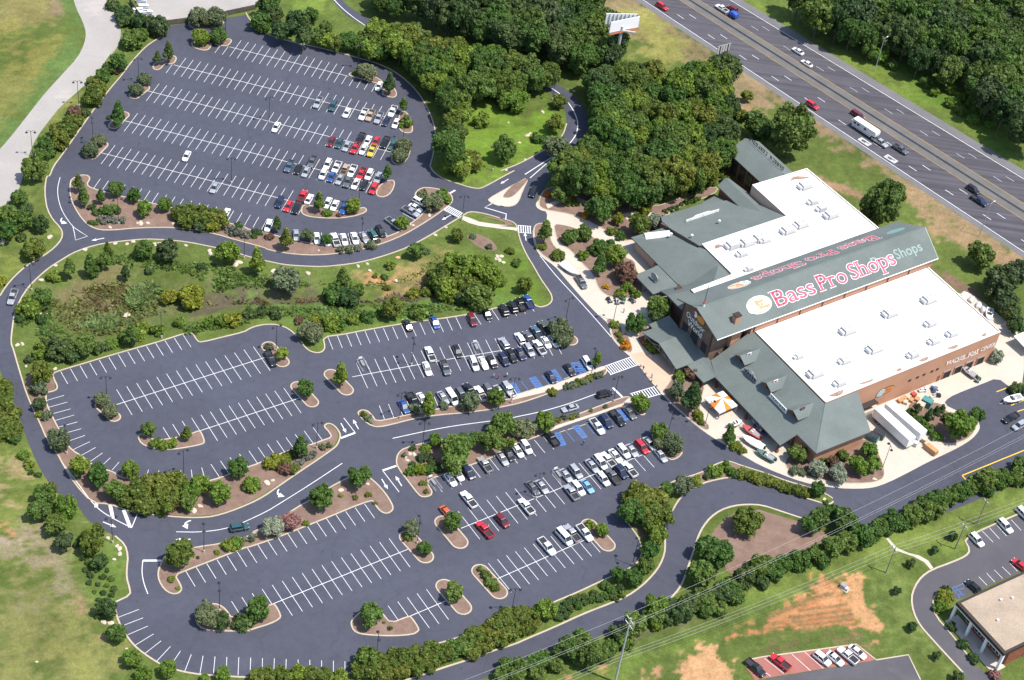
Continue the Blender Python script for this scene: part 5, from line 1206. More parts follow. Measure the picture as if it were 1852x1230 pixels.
plants('in the long olive hedge of the upper strip', 'e 1245 325 62 ll 1310 320 70 ll 1370 345 75 ll 1440 355 75 ll 1510 375 72 ll 1480 410 50 ly 1300 380 60 ll 1400 400 55 lh')
plants('on the meadow by the entry road', 'b 1620 830 62 sb 1780 1030 80 rm 1450 1130 105 lb 1360 1040 50 lb 1540 1120 75 ll; c 120 690 95 lb 290 960 46 sm 400 850 60 rl 400 1010 85 ro 20 600 80 rm 200 560 70 rf 430 700 45 rl')
plants('round the marshy basin, upper side', 'e 1000 580 58 rm 1165 580 70 rh 1585 590 74 rb 1785 635 62 cb 745 565 34 cl 480 680 50 cm 625 660 54 cm 720 650 56 rm 870 705 38 cd 370 770 45 sb 290 910 66 rm 200 990 72 lb 145 1060 36 sd 290 1070 38 sd 1395 695 30 sh 1040 720 30 sd 650 720 45 lm 240 940 50 lb; f 265 770 90 rg 655 745 58 cm 940 770 25 sm 1170 575 58 rm 1240 595 25 sg 1450 475 46 rl 880 760 22 sb 990 690 35 sb 960 830 25 sl 1560 490 22 sg 1670 560 22 sg')
plants('in the marshy basin', 'e 1170 880 60 ly 1330 880 88 ly 1280 850 50 ly; f 590 870 78 lm 690 900 78 ld 640 830 60 ld 1320 760 95 ll 1430 690 95 lb 1560 720 110 lb 1380 830 90 lb 1680 760 85 lb 1500 790 80 ll 1600 900 98 lm 1480 890 62 ld 1140 860 42 sy 1740 790 50 lb 1230 850 40 sl 1640 680 60 lb 1000 985 70 rl 760 840 45 sm')
plants('round the marshy basin, lower side', 'f 905 1025 36 sm 820 1050 46 sm 720 1065 40 sb 560 1095 60 sb 470 1080 52 sy 185 1020 46 sd 95 1005 42 sd 10 1020 40 sd 430 1150 80 oo 1180 1015 62 sm 1250 1010 40 sm 640 1110 40 sb 350 1075 30 sR; e 1725 1020 44 sd 1820 1005 40 sd 1620 1065 60 sy 1540 1080 45 sb 1450 1090 40 sb 915 1150 58 cm 1000 1110 45 sb 1100 1140 45 sb 1250 1090 40 sb; g 190 820 54 rl 130 675 36 sm 85 590 30 sl; i 590 85 74 rm 430 120 85 ld 340 70 60 ld 270 150 48 sb 700 110 48 sd 200 195 28 sh 860 40 50 sm 960 20 45 sb 500 150 60 ld 780 80 40 sb 300 90 50 lb')
plants('on the strip left of the middle lot', 'i 285 285 75 rl 270 390 60 sg 275 495 45 rh 325 580 42 sg 270 575 25 sb 410 745 84 oo 550 930 70 rb 690 990 74 rm 910 950 62 rb')
plants('on the band below the middle lot', 'i 800 1090 75 rm 960 1110 100 ll 1080 1080 100 ll 1200 1060 95 ll 1150 1170 90 ll 1000 1190 85 ll 1320 1110 70 rb 1400 1050 70 rb 1310 1180 55 rm 1530 1110 74 rb 1655 940 64 rm 1755 1060 62 sb 1200 1180 60 lR 1090 1050 30 sR 880 1170 60 ll; j 150 910 50 sy 210 880 52 sy 260 890 46 sy 250 950 52 sR 310 950 40 sl 360 780 58 cm 300 850 40 sd 360 900 30 se 410 870 32 se 450 850 28 se 330 930 26 se 510 800 25 so 560 790 22 so; m 1120 70 30 sl')
plants('on the islands of the middle lot', 'i 710 470 55 oo 765 550 58 oo 1030 675 50 rm 1300 690 38 cl 1080 775 40 sb 1140 785 42 sb 1200 770 42 sb; j 230 140 45 rb 140 105 32 sg 395 385 62 rm 640 280 58 cb; g 440 1135 84 oo; k 695 180 44 cb 455 40 62 oo')
plants('at the left edge beside the ring road', 'i 20 380 60 ll 25 470 70 ll 30 580 88 ll 85 680 68 ll 10 680 70 ll 110 740 40 lm 165 850 40 sb 200 920 38 sb 215 980 18 sd 262 995 22 sd 310 1130 70 rm 350 1090 45 rl 455 1190 62 rb; m 275 40 72 rm 460 40 75 rb 390 140 72 rm 445 260 66 rh 685 185 46 rl 630 270 80 rl 595 230 45 rl 540 280 30 sd')
plants('on the small lawn by the lower ring road', 'm 575 385 20 sd 615 410 26 sm 590 465 18 sd 625 500 22 sd 675 465 22 sm 745 465 18 sd 712 510 22 sd 775 525 22 sm 620 550 22 sd 680 560 18 sd 740 570 20 sm 790 595 22 sd 718 620 20 sd 657 615 15 sm 680 670 15 sd 775 640 18 sd 695 395 55 rd 640 420 28 sl')
plants('along the lower left corner kerb', 'm 740 720 70 rd 815 900 62 rm 920 1070 58 rb 1000 1190 62 rb 1170 1150 56 rb 1420 1210 34 rb 1555 1190 55 rb 700 780 30 sd')
plants('on the mulch band above the lower lot', 'm 1255 345 92 rl 1590 290 48 sb 1640 275 48 sb 1510 340 20 sb 1190 530 26 sy 1235 590 15 sb 1375 380 12 sd 1700 250 25 se 1760 230 25 se; n 165 160 74 oW 285 120 70 oP 395 140 25 sb 20 250 25 sg; j 505 1140 84 rm 765 1000 74 rm 640 1140 18 sb 740 1150 22 sl 830 1130 22 sl 880 1190 15 sl')
plants('on the islands of the lower lot', 'm 1440 770 85 oo 1540 810 66 od 1680 830 58 sd; n 70 735 80 rm 845 760 78 rm 1130 170 58 oo 1110 240 28 sb 1225 310 48 rm 1420 125 64 rm 1430 610 62 rm 1645 500 36 sl 1680 545 38 sm 1710 585 30 sl 1610 460 22 sb 985 870 18 sl 940 830 12 sl; o 720 180 44 rb 640 150 34 sb; k 1130 690 64 rm 1220 770 78 oo 1140 770 56 oo 1250 800 40 sR')
plants('in the hedge along the bottom of the lower lot', 'n 60 1200 60 ll 130 1190 60 ll 230 1190 60 ll 330 1185 60 lb 430 1185 60 ll 530 1200 60 ll 620 1210 55 lb 820 1060 74 rm 760 1150 64 ll 850 1160 64 ll 900 1110 76 ll 1000 1090 78 ll 1090 1080 78 ll 1180 1060 78 ll 1270 1040 78 ll 1350 1040 74 ll 1420 1010 70 lm 1510 980 70 lm 1590 920 78 ll 1670 885 78 ll 1750 850 78 ll 940 1190 64 ll 1060 1160 64 ll 1160 1140 64 ll 1260 1120 60 ll 1640 990 60 ll 1560 1030 60 ll 1740 950 60 ll; o 20 830 76 ll 100 790 76 ll 190 790 76 ll 250 840 55 ll 330 735 74 rb 100 880 66 ll 20 920 60 ll 200 870 50 ll')
plants('on the grass strip beside the loop road', 'o 440 735 32 sd 480 700 32 sd 425 790 30 sd 480 780 28 sd 515 675 30 sd 555 655 30 sd 505 730 25 sd 560 710 28 sm 605 690 28 sd 605 650 25 sd 655 675 28 sm 670 630 30 sd 705 660 28 sd 745 640 30 sm 750 570 36 sm 795 610 36 sm 850 590 34 sd 815 660 26 sd 865 640 28 sm 390 780 30 sd 835 490 54 rm 945 510 64 rm 1030 430 60 rm 1060 320 58 rm 1110 220 66 rb')
plants('in the tree clump at the neck of the loop road', 'o 940 50 88 rm 1050 50 98 ll 1130 80 96 ll 1060 150 70 ll 1000 110 60 lm; k 960 1150 98 ll 1090 1160 88 ll 1180 1090 55 rm 1290 1060 64 rg 1380 1040 42 sb 1460 1000 28 sd 1520 965 54 sb 1580 940 44 sb 1640 975 40 sm')
plants('in the clipped hedge on the fork island', 'k 1700 980 42 sl 1750 998 42 sl 1800 1014 42 sl; l 20 1018 42 sl 70 1036 42 sl 120 1055 42 sl 170 1072 42 sl 220 1090 42 sl 270 1106 42 sl 320 1122 42 sl 415 1085 50 rm 470 1185 20 sm')
plants('round the mulch circle', 'o 1470 310 88 rm 1570 350 92 rm 1410 480 90 rm 1740 120 105 ol; p 430 100 80 rf 360 140 64 rm 600 110 80 rf 510 60 55 rm')
plants('in the tree row south of the loop road', 'o 60 1130 60 lm 150 1120 60 lm 250 1110 68 lm 340 1080 60 lm 480 1000 84 rf 580 960 80 rm 640 1050 88 rf 700 1020 70 lm 780 1000 60 lm 850 900 70 ld 960 830 80 rm 1100 700 80 rb 1090 780 70 lm 1105 850 45 lb 1230 740 80 ld 1330 700 80 ld 1420 660 75 lm 1530 720 60 lm 1560 620 80 ld 1620 600 80 lm 1720 520 80 ld 1800 440 75 lm 400 1120 60 lm 560 1080 60 lm 760 1060 50 lm 900 960 60 lm 1180 800 60 ld 1300 770 60 ld 1450 740 55 lm 1660 640 60 lm 20 1190 60 lm 130 1190 60 lm 280 1180 60 lm')
plants('in the tree row along the boundary lane', 'p 50 430 70 lm 160 420 70 lm 290 400 74 lm 410 340 66 lm 30 550 46 ld 520 300 75 rm 620 260 75 rm 700 210 78 rm 800 210 70 lm 840 160 60 lm 930 120 74 lm 1000 130 60 lm 1060 80 74 lm 1130 60 74 lm 1240 30 70 lm; l 1130 1200 60 lm 1240 1170 70 lm 1330 1140 70 lm 1420 1110 65 lm 1500 1060 70 lm 1590 1020 80 rm 1690 1020 70 lm 1780 1010 60 lm 1820 930 60 lm 1830 1020 50 lm 1600 1100 50 lm; p 120 480 60 lm 450 400 50 lm 760 260 45 lm 900 180 45 lm')
plants('on the lawns of the side street', 'p 1355 225 30 rd 1225 320 28 rd 1060 415 30 rd 962 605 28 rd 1070 855 34 rd 1240 1055 32 rd 1385 1205 40 rd 1310 600 34 sd 1300 650 55 sy 1270 720 50 sb 1340 860 35 sd 1420 980 35 sd 1500 1080 35 sd 1640 1190 45 sP')
plants('on the bed at the store corner', 'l 590 860 44 lm 695 920 64 rb 770 820 54 rb 800 910 58 rb 275 840 58 rm 410 945 68 oW 555 980 68 oW 510 900 48 oR 440 890 38 sm 260 960 38 sg 300 975 30 sg')
plants('on the bed beside the trailers', 'l 1400 640 98 rb 1520 570 54 rm 1190 570 34 cd 1240 545 34 cd 1280 530 30 cd 1105 530 30 cd 1060 560 32 sd 1130 620 40 sm 1190 680 40 sm 1240 725 36 sb 1090 590 34 sm 1310 600 40 sl 1160 655 30 sb')
plants('at the boat-centre end of the store', 'l 1655 165 54 oW 1790 390 48 sd 1840 400 44 sd; h 1750 1000 66 rd 1790 1100 60 rd')
plants('on the beds by the store entrance', 'k 1260 310 44 sb 1345 285 48 lR 1245 405 58 rg 1360 430 72 cd 1400 580 38 sy 1420 630 25 sl 1615 700 54 cm 1660 790 38 sy 1700 825 28 sl 1080 110 44 sb 890 95 34 sF 1025 75 20 sF 860 60 22 sl; g 810 1100 30 sb 960 1090 64 rm 870 1215 20 sF 840 1170 25 sl 1120 970 74 rm 1100 1040 50 rd')
plants('on the garden beds left of the store', 'g 450 190 60 rm 715 290 84 rm 800 250 70 rm 840 365 40 ry 1025 300 44 ly 990 400 74 rl 1100 380 60 oW 800 450 40 sl 860 490 36 sm 335 435 58 cm 500 490 60 lm 600 470 60 lm 700 570 60 lm 760 550 50 lm 715 665 54 cm 820 620 70 rb 890 740 80 lR 900 840 44 sb 425 620 44 sl 600 620 42 sb 850 890 36 sy 965 890 36 sb 350 195 26 sF 400 180 20 sF 520 205 26 sF 605 345 30 sF 755 840 20 sF 540 260 24 sb 490 260 24 sb 320 560 30 sl 285 560 24 sl')
plants('in the low box hedge by the garden path', 'g 1160 310 15 sd 1190 300 15 sd 1220 290 15 sd 1250 280 15 sd 1280 268 15 sd 1320 250 22 sm 1360 240 22 sm 1400 225 20 sm 1175 325 13 sd 1210 312 13 sd 1245 300 13 sd')
plants('on the median by the accessible stalls', 'k 380 415 35 sy 480 380 26 sg 520 370 28 sg 560 352 28 sl 600 340 28 sg 640 322 28 sl 680 305 28 sg 715 295 24 sg; j 1250 490 62 cb 1155 535 40 sg 1350 510 32 sg 1540 480 74 og 1720 450 62 rm 835 600 28 sg 800 575 24 sl 850 620 18 sW')
plants('on the median above the lower lot', 'k 995 490 58 rb 420 610 24 sl 470 595 24 sg 520 590 24 sl 550 580 20 sg 750 520 18 sg 650 545 16 sl 30 640 75 rm 190 670 74 oo 330 620 70 rb 20 760 40 sm 90 790 30 sm; j 1300 750 45 rb 1430 800 95 rm 1530 750 70 rm 1420 890 84 rm 1680 740 80 rm 1770 640 85 rm 1480 770 60 rm 1140 810 25 sd 1230 815 36 sb 1210 870 36 sh 1260 890 30 sh 1190 950 46 sy 1130 970 36 sb 1250 960 36 sm 1280 920 30 sd 1320 945 36 sd 1140 920 25 sd 1080 860 18 sg 1210 1050 22 sl 1230 1110 20 sl 1770 780 30 sb 1820 770 30 sb')
plants('on the highway side of the store', 'h 870 250 140 ff 800 320 80 ff 930 180 75 ff 1550 610 86 rf 1690 790 110 rh 1800 740 80 rh 1720 930 78 rh 1620 850 60 rh; d 235 900 130 ff 60 900 60 rf; c 1740 660 40 rl 1680 800 60 rl 1800 850 85 rf 1840 920 70 rf; d 840 350 85 lb 920 440 48 sm 770 330 60 fm')
# --- woods: outline of the trunks, spacing, crown radius range
def in_frame(x, y, z, m=18):
    d = Vector((x, y, z)) - CAMP; w = d.dot(_f); px = IMG_W / 2 + FOC * d.dot(_r) / w; py = IMG_H / 2 - FOC * d.dot(_u) / w
    return -m < px < IMG_W + m and -m < py < IMG_H + m, (px, py)
def wood(px_poly, spacing, r0, r1, noun, where, cols, seed, kind='f'):
    poly = GL(px_poly); xs = [p.x for p in poly]; ys = [p.y for p in poly]
    r = np.random.default_rng(seed); rr = random.Random(seed); got = []
    X = r.uniform(min(xs), max(xs), 6000); Y = r.uniform(min(ys), max(ys), 6000); ok = sdist(X, Y, poly) > 0; X = X[ok]; Y = Y[ok]
    G2 = np.zeros((0, 2))
    for x, y in zip(X, Y):
        if len(G2) and (((G2 - (x, y)) ** 2).sum(1) < spacing ** 2).any(): continue
        rm = rr.uniform(r0, r1); vis, px = in_frame(x, y, rm * 2)
        G2 = np.vstack([G2, [(x, y)]])
        if vis: got.append((x, y, rm, rr.choice(cols), px))
    qx = np.quantile([g[4][0] for g in got], [.34, .67]); qy = np.quantile([g[4][1] for g in got], [.34, .67])
    for x, y, rm, c, px in got:
        hx = 'left' if px[0] < qx[0] else 'middle' if px[0] < qx[1] else 'right'; hy = 'back' if px[1] < qy[0] else 'middle' if px[1] < qy[1] else 'front'
        spot = 'middle' if hx == hy == 'middle' else (hy + ' ' + hx if hx != 'middle' or hy != 'middle' else 'middle').replace('middle left', 'left side').replace('middle right', 'right side').replace('back middle', 'back').replace('front middle', 'front')
        plant(None, 0, kind, c, '', rm=rm, share=('large ' if rm > (r0 + r1) / 2 else 'smaller ') + WORD[c] + ' ' + noun + ', ' + spot + ' of the ' + where, wpos=Vector((x, y, 0)))
    return len(got)
nw = 0
nw += wood('1065 165 1110 150 1175 165 1215 195 1240 150 1290 150 1310 190 1318 260 1305 330 1260 350 1200 372 1140 385 1080 375 1015 360 1010 330 1035 310 1060 280 1078 240 1080 205', 4.3, 3.0, 5.0, 'broad-leaved tree', 'wood between entry road and store', 'mmbblfmfbd', 3)
nw += wood('1170 345 1250 325 1300 318 1320 335 1280 345 1200 365 1150 372', 3.2, 1.3, 2.2, 'bush', 'undergrowth at the store-side wood', 'mbbf', 31, 'l')
nw += wood('700 -30 900 -60 1060 -10 1075 60 1110 75 1120 130 1060 150 1000 130 940 108 880 92 800 70 730 40 700 10', 4.9, 3.6, 5.6, 'tall tree', 'dark wood north of the entry road', 'ffdhfmd', 4)
nw += wood('712 80 770 104 850 126 930 144 985 152 1000 165 900 185 836 200 824 250 816 318 803 302 803 240 788 190 762 155 725 128 685 112 660 98 675 84', 4.1, 2.8, 4.4, 'leafy tree', 'belt between upper lot and entry road', 'mmbfmlbf', 5)
nw += wood('600 94 630 82 660 90 690 112 640 104', 4.6, 2.0, 2.8, 'young tree', 'verge above the upper lot', 'mbml', 6, 'r')
nw += wood('1360 -40 1420 30 1480 80 1540 105 1600 100 1640 140 1700 160 1760 200 1800 250 1830 290 1880 300 1960 180 1960 -60', 5.6, 4.0, 6.2, 'dense tree', 'wood beyond the highway', 'ffdhfmdm', 8)
nw += wood('1660 150 1720 165 1775 205 1800 240 1770 230 1700 185', 4.5, 1.6, 2.6, 'bush', 'wood edge beyond the highway', 'mbb', 81, 'l')
nw += wood('690 -20 720 30 705 45 675 25', 5, 2.6, 3.4, 'roadside tree', 'upper end of the entry road', 'ffd', 9)
print('wood trees', nw)
# rough growth of the basin: reeds and weeds as one mass
def tufts(name, polys, n, h, w, mats, seed, label):
    r = np.random.default_rng(seed)
    V = []; F = []
    for pxp in polys:
        poly = GL(pxp); xs = [p.x for p in poly]; ys = [p.y for p in poly]
        x = r.uniform(min(xs), max(xs), n * 3); y = r.uniform(min(ys), max(ys), n * 3)
        mk = (sdist(x, y, poly) > .3) & (vnoise(x, y, 4.0, seed) > .38); x = x[mk][:n]; y = y[mk][:n]; z = pond_z(x, y)
        for a, b2, c in zip(x, y, z):
            an = r.uniform(0, 3.14); hh = h * r.uniform(.5, 1.2); ww = w * r.uniform(.6, 1.3); dx, dy = math.cos(an) * ww, math.sin(an) * ww; lx, ly = r.normal(0, 1.0, 2) * hh
            k = len(V); V += [(a - dx, b2 - dy, c - .1), (a + dx, b2 + dy, c - .1), (a + dx * .9 + lx, b2 + dy * .9 + ly, c + hh * .8), (a - dx * .9 + lx, b2 - dy * .9 + ly, c + hh * .65)]; F.append((k, k + 1, k + 2, k + 3))
    o = mesh_obj(name, V, F, MATS[mats]); tag(o, label, 'weeds', kind='stuff'); return o
leaf_mat('weed_green', (.125, .185, .040)); leaf_mat('weed_brown', (.165, .120, .055)); leaf_mat('weed_dark', (.125, .100, .062)); leaf_mat('weed_olive', (.150, .170, .050)); leaf_mat('weed_reed', (.105, .165, .050))
tufts('weeds', ['e 330 930 520 820 900 770 1100 800 1100 1000 900 1130 640 1180 450 1120 380 1020'], 2600, .7, .35, 'weed_olive', 1, 'olive weeds covering the bed of the marshy basin')
tufts('weeds', ['e 430 880 700 800 900 830 880 940 640 1010 470 1010', 'e 430 1120 520 1080 640 1170 560 1190', 'e 1400 930 1800 950; f 0 900 480 900 480 940 0 960; e 1600 980'], 1100, .6, .35, 'weed_brown', 2, 'rust-brown weeds in the middle of the marshy basin')
tufts('weeds', ['e 1440 870 1845 900; f 0 870 500 890 900 900 1060 840 1230 770 1380 890 1300 930 900 940 500 940; e 1600 950'], 1500, .6, .35, 'weed_dark', 3, 'dark dead weeds along the wet channel of the basin')
tufts('reeds', ['e 900 830 1080 790 1140 860 1040 960 900 980', 'e 600 1060 760 1020 870 1060 720 1140 600 1120'], 900, 1.1, .4, 'weed_reed', 4, 'deep green reed patches standing in the basin')
tufts('tall_grass', ['f 0 970 500 970 900 950 1200 950 1400 960 1560 1000 1000 1060 640 1110 430 1070 200 1040', 'e 1250 1120 1845 1010 1845 1080 1300 1180', 'e 700 610 1100 640 1500 680 1845 740; f 0 740 500 800 560 830 0 850; e 1500 860 1300 740 900 700 760 680', 'e 120 1000 330 900 380 1080 500 1180 300 1220 150 1180'], 1700, .6, .35, 'weed_green', 5, 'rank green grass on the slopes of the basin')
tufts('dry_grass', ['f 780 800 1000 780 1200 700 1340 590 1350 640 1200 760 1000 840 830 840'], 500, .4, .3, 'weed_olive', 6, 'straw-coloured grass on the bare bank of the basin')
# ================================================================== VEHICLES  (local +x is the nose)
def loft(sections, cap=True):
    """sections: list of (x, [(y,z),...]) half profiles from bottom centre to top centre; mirrored"""
    mb = MB(); V = []; n = None
    for x, prof in sections:
        ring = [(x, y, z) for y, z in prof] + [(x, -y, z) for y, z in reversed(prof) if y > 1e-4]
        n = len(ring); V += ring
    F = []
    for s in range(len(sections) - 1):
        for i in range(n):
            j = (i + 1) % n; F.append((s * n + i, s * n + j, (s + 1) * n + j, (s + 1) * n + i))
    if cap: F += [tuple(range(n - 1, -1, -1)), tuple((len(sections) - 1) * n + i for i in range(n))]
    return mb.add(V, F)
def bodysec(x, w, zb, zt, sh=.10):
    return (x, [(0, zb), (w * .80, zb), (w * .97, zb + .14), (w, (zb + zt) / 2), (w * .97, zt - sh), (w * .86, zt - .02), (0, zt)])
def ghouse(xb0, xb1, xt0, xt1, wb, wt, zb, zt):
    v = [(xb0, -wb, zb), (xb1, -wb * .97, zb), (xb1, wb * .97, zb), (xb0, wb, zb), (xt0, -wt, zt), (xt1, -wt, zt), (xt1, wt, zt), (xt0, wt, zt)]
    return MB().add(v, [(0, 3, 2, 1), (4, 5, 6, 7), (0, 1, 5, 4), (1, 2, 6, 5), (2, 3, 7, 6), (3, 0, 4, 7)])
def bm_mesh(mb, name, mat, smooth=False):
    me = bpy.data.meshes.new(name); me.from_pydata([tuple(p) for p in mb.v], [], mb.f); me.materials.append(MATS[mat])
    bm = bmesh.new(); bm.from_mesh(me); bmesh.ops.recalc_face_normals(bm, faces=bm.faces); bm.to_mesh(me); bm.free(); me.update(); return me
_w = MB().tube((0, -.11, 0), (0, .11, 0), .335, n=14); WHEEL = bm_mesh(_w, 'tyre', 'tyre')
_w = MB().tube((0, -.118, 0), (0, .118, 0), .20, n=10); RIM = bm_mesh(_w, 'rim', 'rim')
CARS = {}
def car_spec(kind):
    """list of (part name, mesh, location, painted?) plus wheel positions"""
    if kind == 'sedan':
        L, w, wb = 4.8, .90, 1.42
        secs = [bodysec(-2.4, .70, .35, .82), bodysec(-2.25, .82, .26, .93), bodysec(-1.6, .90, .22, .98), bodysec(0, .91, .22, .95), bodysec(1.1, .90, .22, .93), bodysec(1.9, .86, .24, .82), bodysec(2.25, .78, .28, .72), bodysec(2.4, .62, .34, .60)]
        gh = (-1.85, 1.15, -1.05, .32, .80, .60, .93, 1.42)
    elif kind == 'suv':
        L, w, wb = 4.75, .94, 1.42
        secs = [bodysec(-2.38, .80, .40, .98), bodysec(-2.25, .90, .30, 1.06), bodysec(0, .94, .28, 1.06), bodysec(1.15, .93, .28, 1.04), bodysec(1.95, .88, .30, .98), bodysec(2.28, .80, .34, .86), bodysec(2.38, .70, .40, .74)]
        gh = (-2.22, 1.15, -1.95, .42, .84, .68, 1.05, 1.73)
    elif kind == 'van':
        L, w, wb = 5.4, .98, 1.65
        secs = [bodysec(-2.7, .90, .42, 1.18), bodysec(-2.6, .97, .30, 1.24), bodysec(0, .99, .28, 1.24), bodysec(1.8, .97, .28, 1.20), bodysec(2.4, .92, .32, 1.02), bodysec(2.7, .80, .40, .82)]
        gh = (-2.62, 1.95, -2.5, 1.2, .93, .78, 1.23, 2.05)
    elif kind == 'minivan':
        L, w, wb = 5.0, .95, 1.5
        secs = [bodysec(-2.5, .82, .38, .98), bodysec(-2.38, .93, .28, 1.04), bodysec(0, .96, .26, 1.04), bodysec(1.4, .94, .26, 1.02), bodysec(2.1, .88, .28, .88), bodysec(2.5, .70, .36, .68)]
        gh = (-2.36, 1.65, -2.1, .75, .86, .70, 1.03, 1.72)
    else:  # pickup
        L, w, wb = 5.7, .98, 1.75
        secs = [bodysec(-2.85, .92, .45, .74), bodysec(-2.7, .97, .40, .80), bodysec(-.75, .97, .38, .80), bodysec(-.7, .97, .36, 1.12), bodysec(1.25, .97, .36, 1.10), bodysec(2.3, .94, .38, 1.04), bodysec(2.72, .86, .40, .92), bodysec(2.85, .74, .46, .78)]
        gh = (-.68, 1.32, -.52, .72, .86, .70, 1.10, 1.76)
    parts = [('body', bm_mesh(loft(secs), 'body', 'paint_car_white'), True)]
    parts.append(('cabin_glass', bm_mesh(ghouse(*gh), 'cabin_glass', 'glass'), False))
    xb0, xb1, xt0, xt1, wbb, wt, zb, zt = gh
    roof = MB().add([(xt0 - .05, -wt - .02, zt - .03), (xt1 + .05, -wt - .02, zt - .03), (xt1 + .05, wt + .02, zt - .03), (xt0 - .05, wt + .02, zt - .03), (xt0 + .1, -wt + .06, zt + .05), (xt1 - .12, -wt + .06, zt + .05), (xt1 - .12, wt - .06, zt + .05), (xt0 + .1, wt - .06, zt + .05)],
                    [(0, 3, 2, 1), (4, 5, 6, 7), (0, 1, 5, 4), (1, 2, 6, 5), (2, 3, 7, 6), (3, 0, 4, 7)])
    for sx in (-1, 1):   # roof pillars belong to the roof pressing
        for fb, ft in (((xb0, zb), (xt0, zt)), ((xb1, zb), (xt1, zt)), (((xb0 + xb1) / 2 - .1, zb), ((xt0 + xt1) / 2 - .05, zt))):
            roof.tube((fb[0], sx * wbb * .985, fb[1]), (ft[0], sx * (wt + .005), ft[1]), .045, n=4)
    parts.append(('roof', bm_mesh(roof, 'roof', 'paint_car_white'), True))
    if kind == 'pickup':
        bed = MB().box(-2.8, -.74, -.96, -.86, .78, 1.14).box(-2.8, -.74, .86, .96, .78, 1.14).box(-2.84, -2.74, -.96, .96, .6, 1.12)
        parts.append(('bed_wall', bm_mesh(bed, 'bed_wall', 'paint_car_white'), True))
        parts.append(('bed_floor', bm_mesh(MB().box(-2.73, -.76, -.85, .85, .79, .84), 'bed_floor', 'truck_bed'), False))
    hx = secs[-1][0] - .12; hz = .66 if kind == 'sedan' else .80 if kind != 'pickup' else .86
    ww = secs[-2][1][4][0]
    wheels = [(sx * wb, sy * (w - .13)) for sx in (-1, 1) for sy in (-1, 1)]
    lights = [('headlight', bm_mesh(MB().box(hx - .16, hx + .04, sy * ww * .78 - .13, sy * ww * .78 + .13, hz - .09, hz + .07), 'headlight', 'lamp_clear'), False) for sy in (-1, 1)]
    tx = secs[0][0]
    lights += [('tail_light', bm_mesh(MB().box(tx - .03, tx + .12, sy * .68 - .1, sy * .68 + .1, (.72 if kind == 'sedan' else .80) - .1, (.72 if kind == 'sedan' else .80) + .1), 'tail_light', 'lamp_red'), False) for sy in (-1, 1)]
    lights += [('mirror', bm_mesh(MB().box(xb1 - .35, xb1 - .18, sy * (wbb + .12) - .1, sy * (wbb + .12) + .1, zb + .02, zb + .17), 'mirror', 'paint_car_black'), False) for sy in (-1, 1)]
    return parts, wheels, lights
for k in ('sedan', 'suv', 'van', 'minivan', 'pickup'): CARS[k] = car_spec(k)
CWORD = dict(darkred='dark red', lightblue='light blue', slate='slate blue', teal='dark teal', green='teal green', grey='dark grey')
def car(px, kind, col, ang, place, cat=None, wpos=None):
    p = wpos or G(px[0], px[1], .65)
    names = dict(sedan='parked_sedan', suv='parked_suv', van='parked_van', minivan='parked_minivan', pickup='parked_pickup')
    moving = place.startswith(('driving', 'on the highway', 'waiting'))
    p = p + Vector((prng.uniform(-.12, .12), prng.uniform(-.12, .12), 0)); ks = prng.uniform(.94, 1.04)
    root = empty(names[kind].replace('parked_', '') + ('' if moving else '') if moving else names[kind], (p.x, p.y, .035), ang)
    root.scale = (ks, prng.uniform(.96, 1.02), prng.uniform(.96, 1.05))
    parts, wheels, lights = CARS[kind]
    for nm, me, painted in parts + lights:
        o = link(nm, me, root)
        if painted: set_mat(o, 'paint_car_' + col)
    for x, y in wheels:
        o = link('wheel', WHEEL, root); o.location = (x, y, .335); link('rim', RIM, o)
    word = dict(sedan='sedan', suv='SUV', van='passenger van', minivan='minivan', pickup='pickup truck')[kind]
    pend(root, px, CWORD.get(col, col) + ' ' + word, place, dict(sedan='car', suv='car', van='van', minivan='car', pickup='pickup')[kind] if False else 'vehicle', 'vehicles ' + place)
    return root
def tdir(t, x, y, dx, dy):
    a = G(*P(t, x, y)); b2 = G(*P(t, x + dx, y + dy)); return math.atan2(b2.y - a.y, b2.x - a.x)
TY = dict(s='sedan', u='suv', v='van', m='minivan', p='pickup')
def cars(place, t, dx, dy, data):
    """x y code nose ; code = type letter + '_' + colour ; nose 1 along (dx,dy), -1 against"""
    w = data.split()
    for i in range(0, len(w), 4):
        x, y = float(w[i]), float(w[i + 1]); ty, col = w[i + 2].split('_'); ang = tdir(t, x, y, dx, dy) + (0 if w[i + 3] == '1' else math.pi) + prng.uniform(-.025, .025)
        car(P(t, x, y), TY[ty], col, ang, place)
cars('in the first and second rows of the upper lot', 'b', -60, 117, '905 598 s_white 1 480 715 p_silver 1 585 740 u_teal 1 683 785 s_white 1 793 797 p_white 1 845 805 p_tan 1 900 820 p_silver 1 998 778 p_white 1 955 845 s_navy 1 1020 858 s_white 1')
cars('in the third row of the upper lot', 'b', -60, 119, '190 885 s_white 1 573 983 s_darkred 1 628 995 s_teal 1 680 1017 s_silver 1 775 965 p_black 1 740 1030 p_red 1 828 975 s_white -1 795 1040 s_white 1 885 985 s_red 1 855 1050 p_yellow 1 945 992 p_black 1 1000 1008 s_green 1')
cars('in the fourth row of the upper lot', 'f', -64, 128, '-435 -70 s_white 1 283 5 p_slate 1 345 25 s_black 1 440 -25 p_grey 1 400 42 s_silver 1 548 -8 u_white 1 515 60 u_white 1 610 12 p_white 1 575 75 s_blue 1 665 30 p_tan -1 630 92 s_silver 1 715 40 p_white 1 690 107 p_grey 1 780 55 p_red 1 742 125 s_white 1 838 65 u_white 1 803 132 s_black 1 898 88 u_silver 1 870 160 u_red 1')
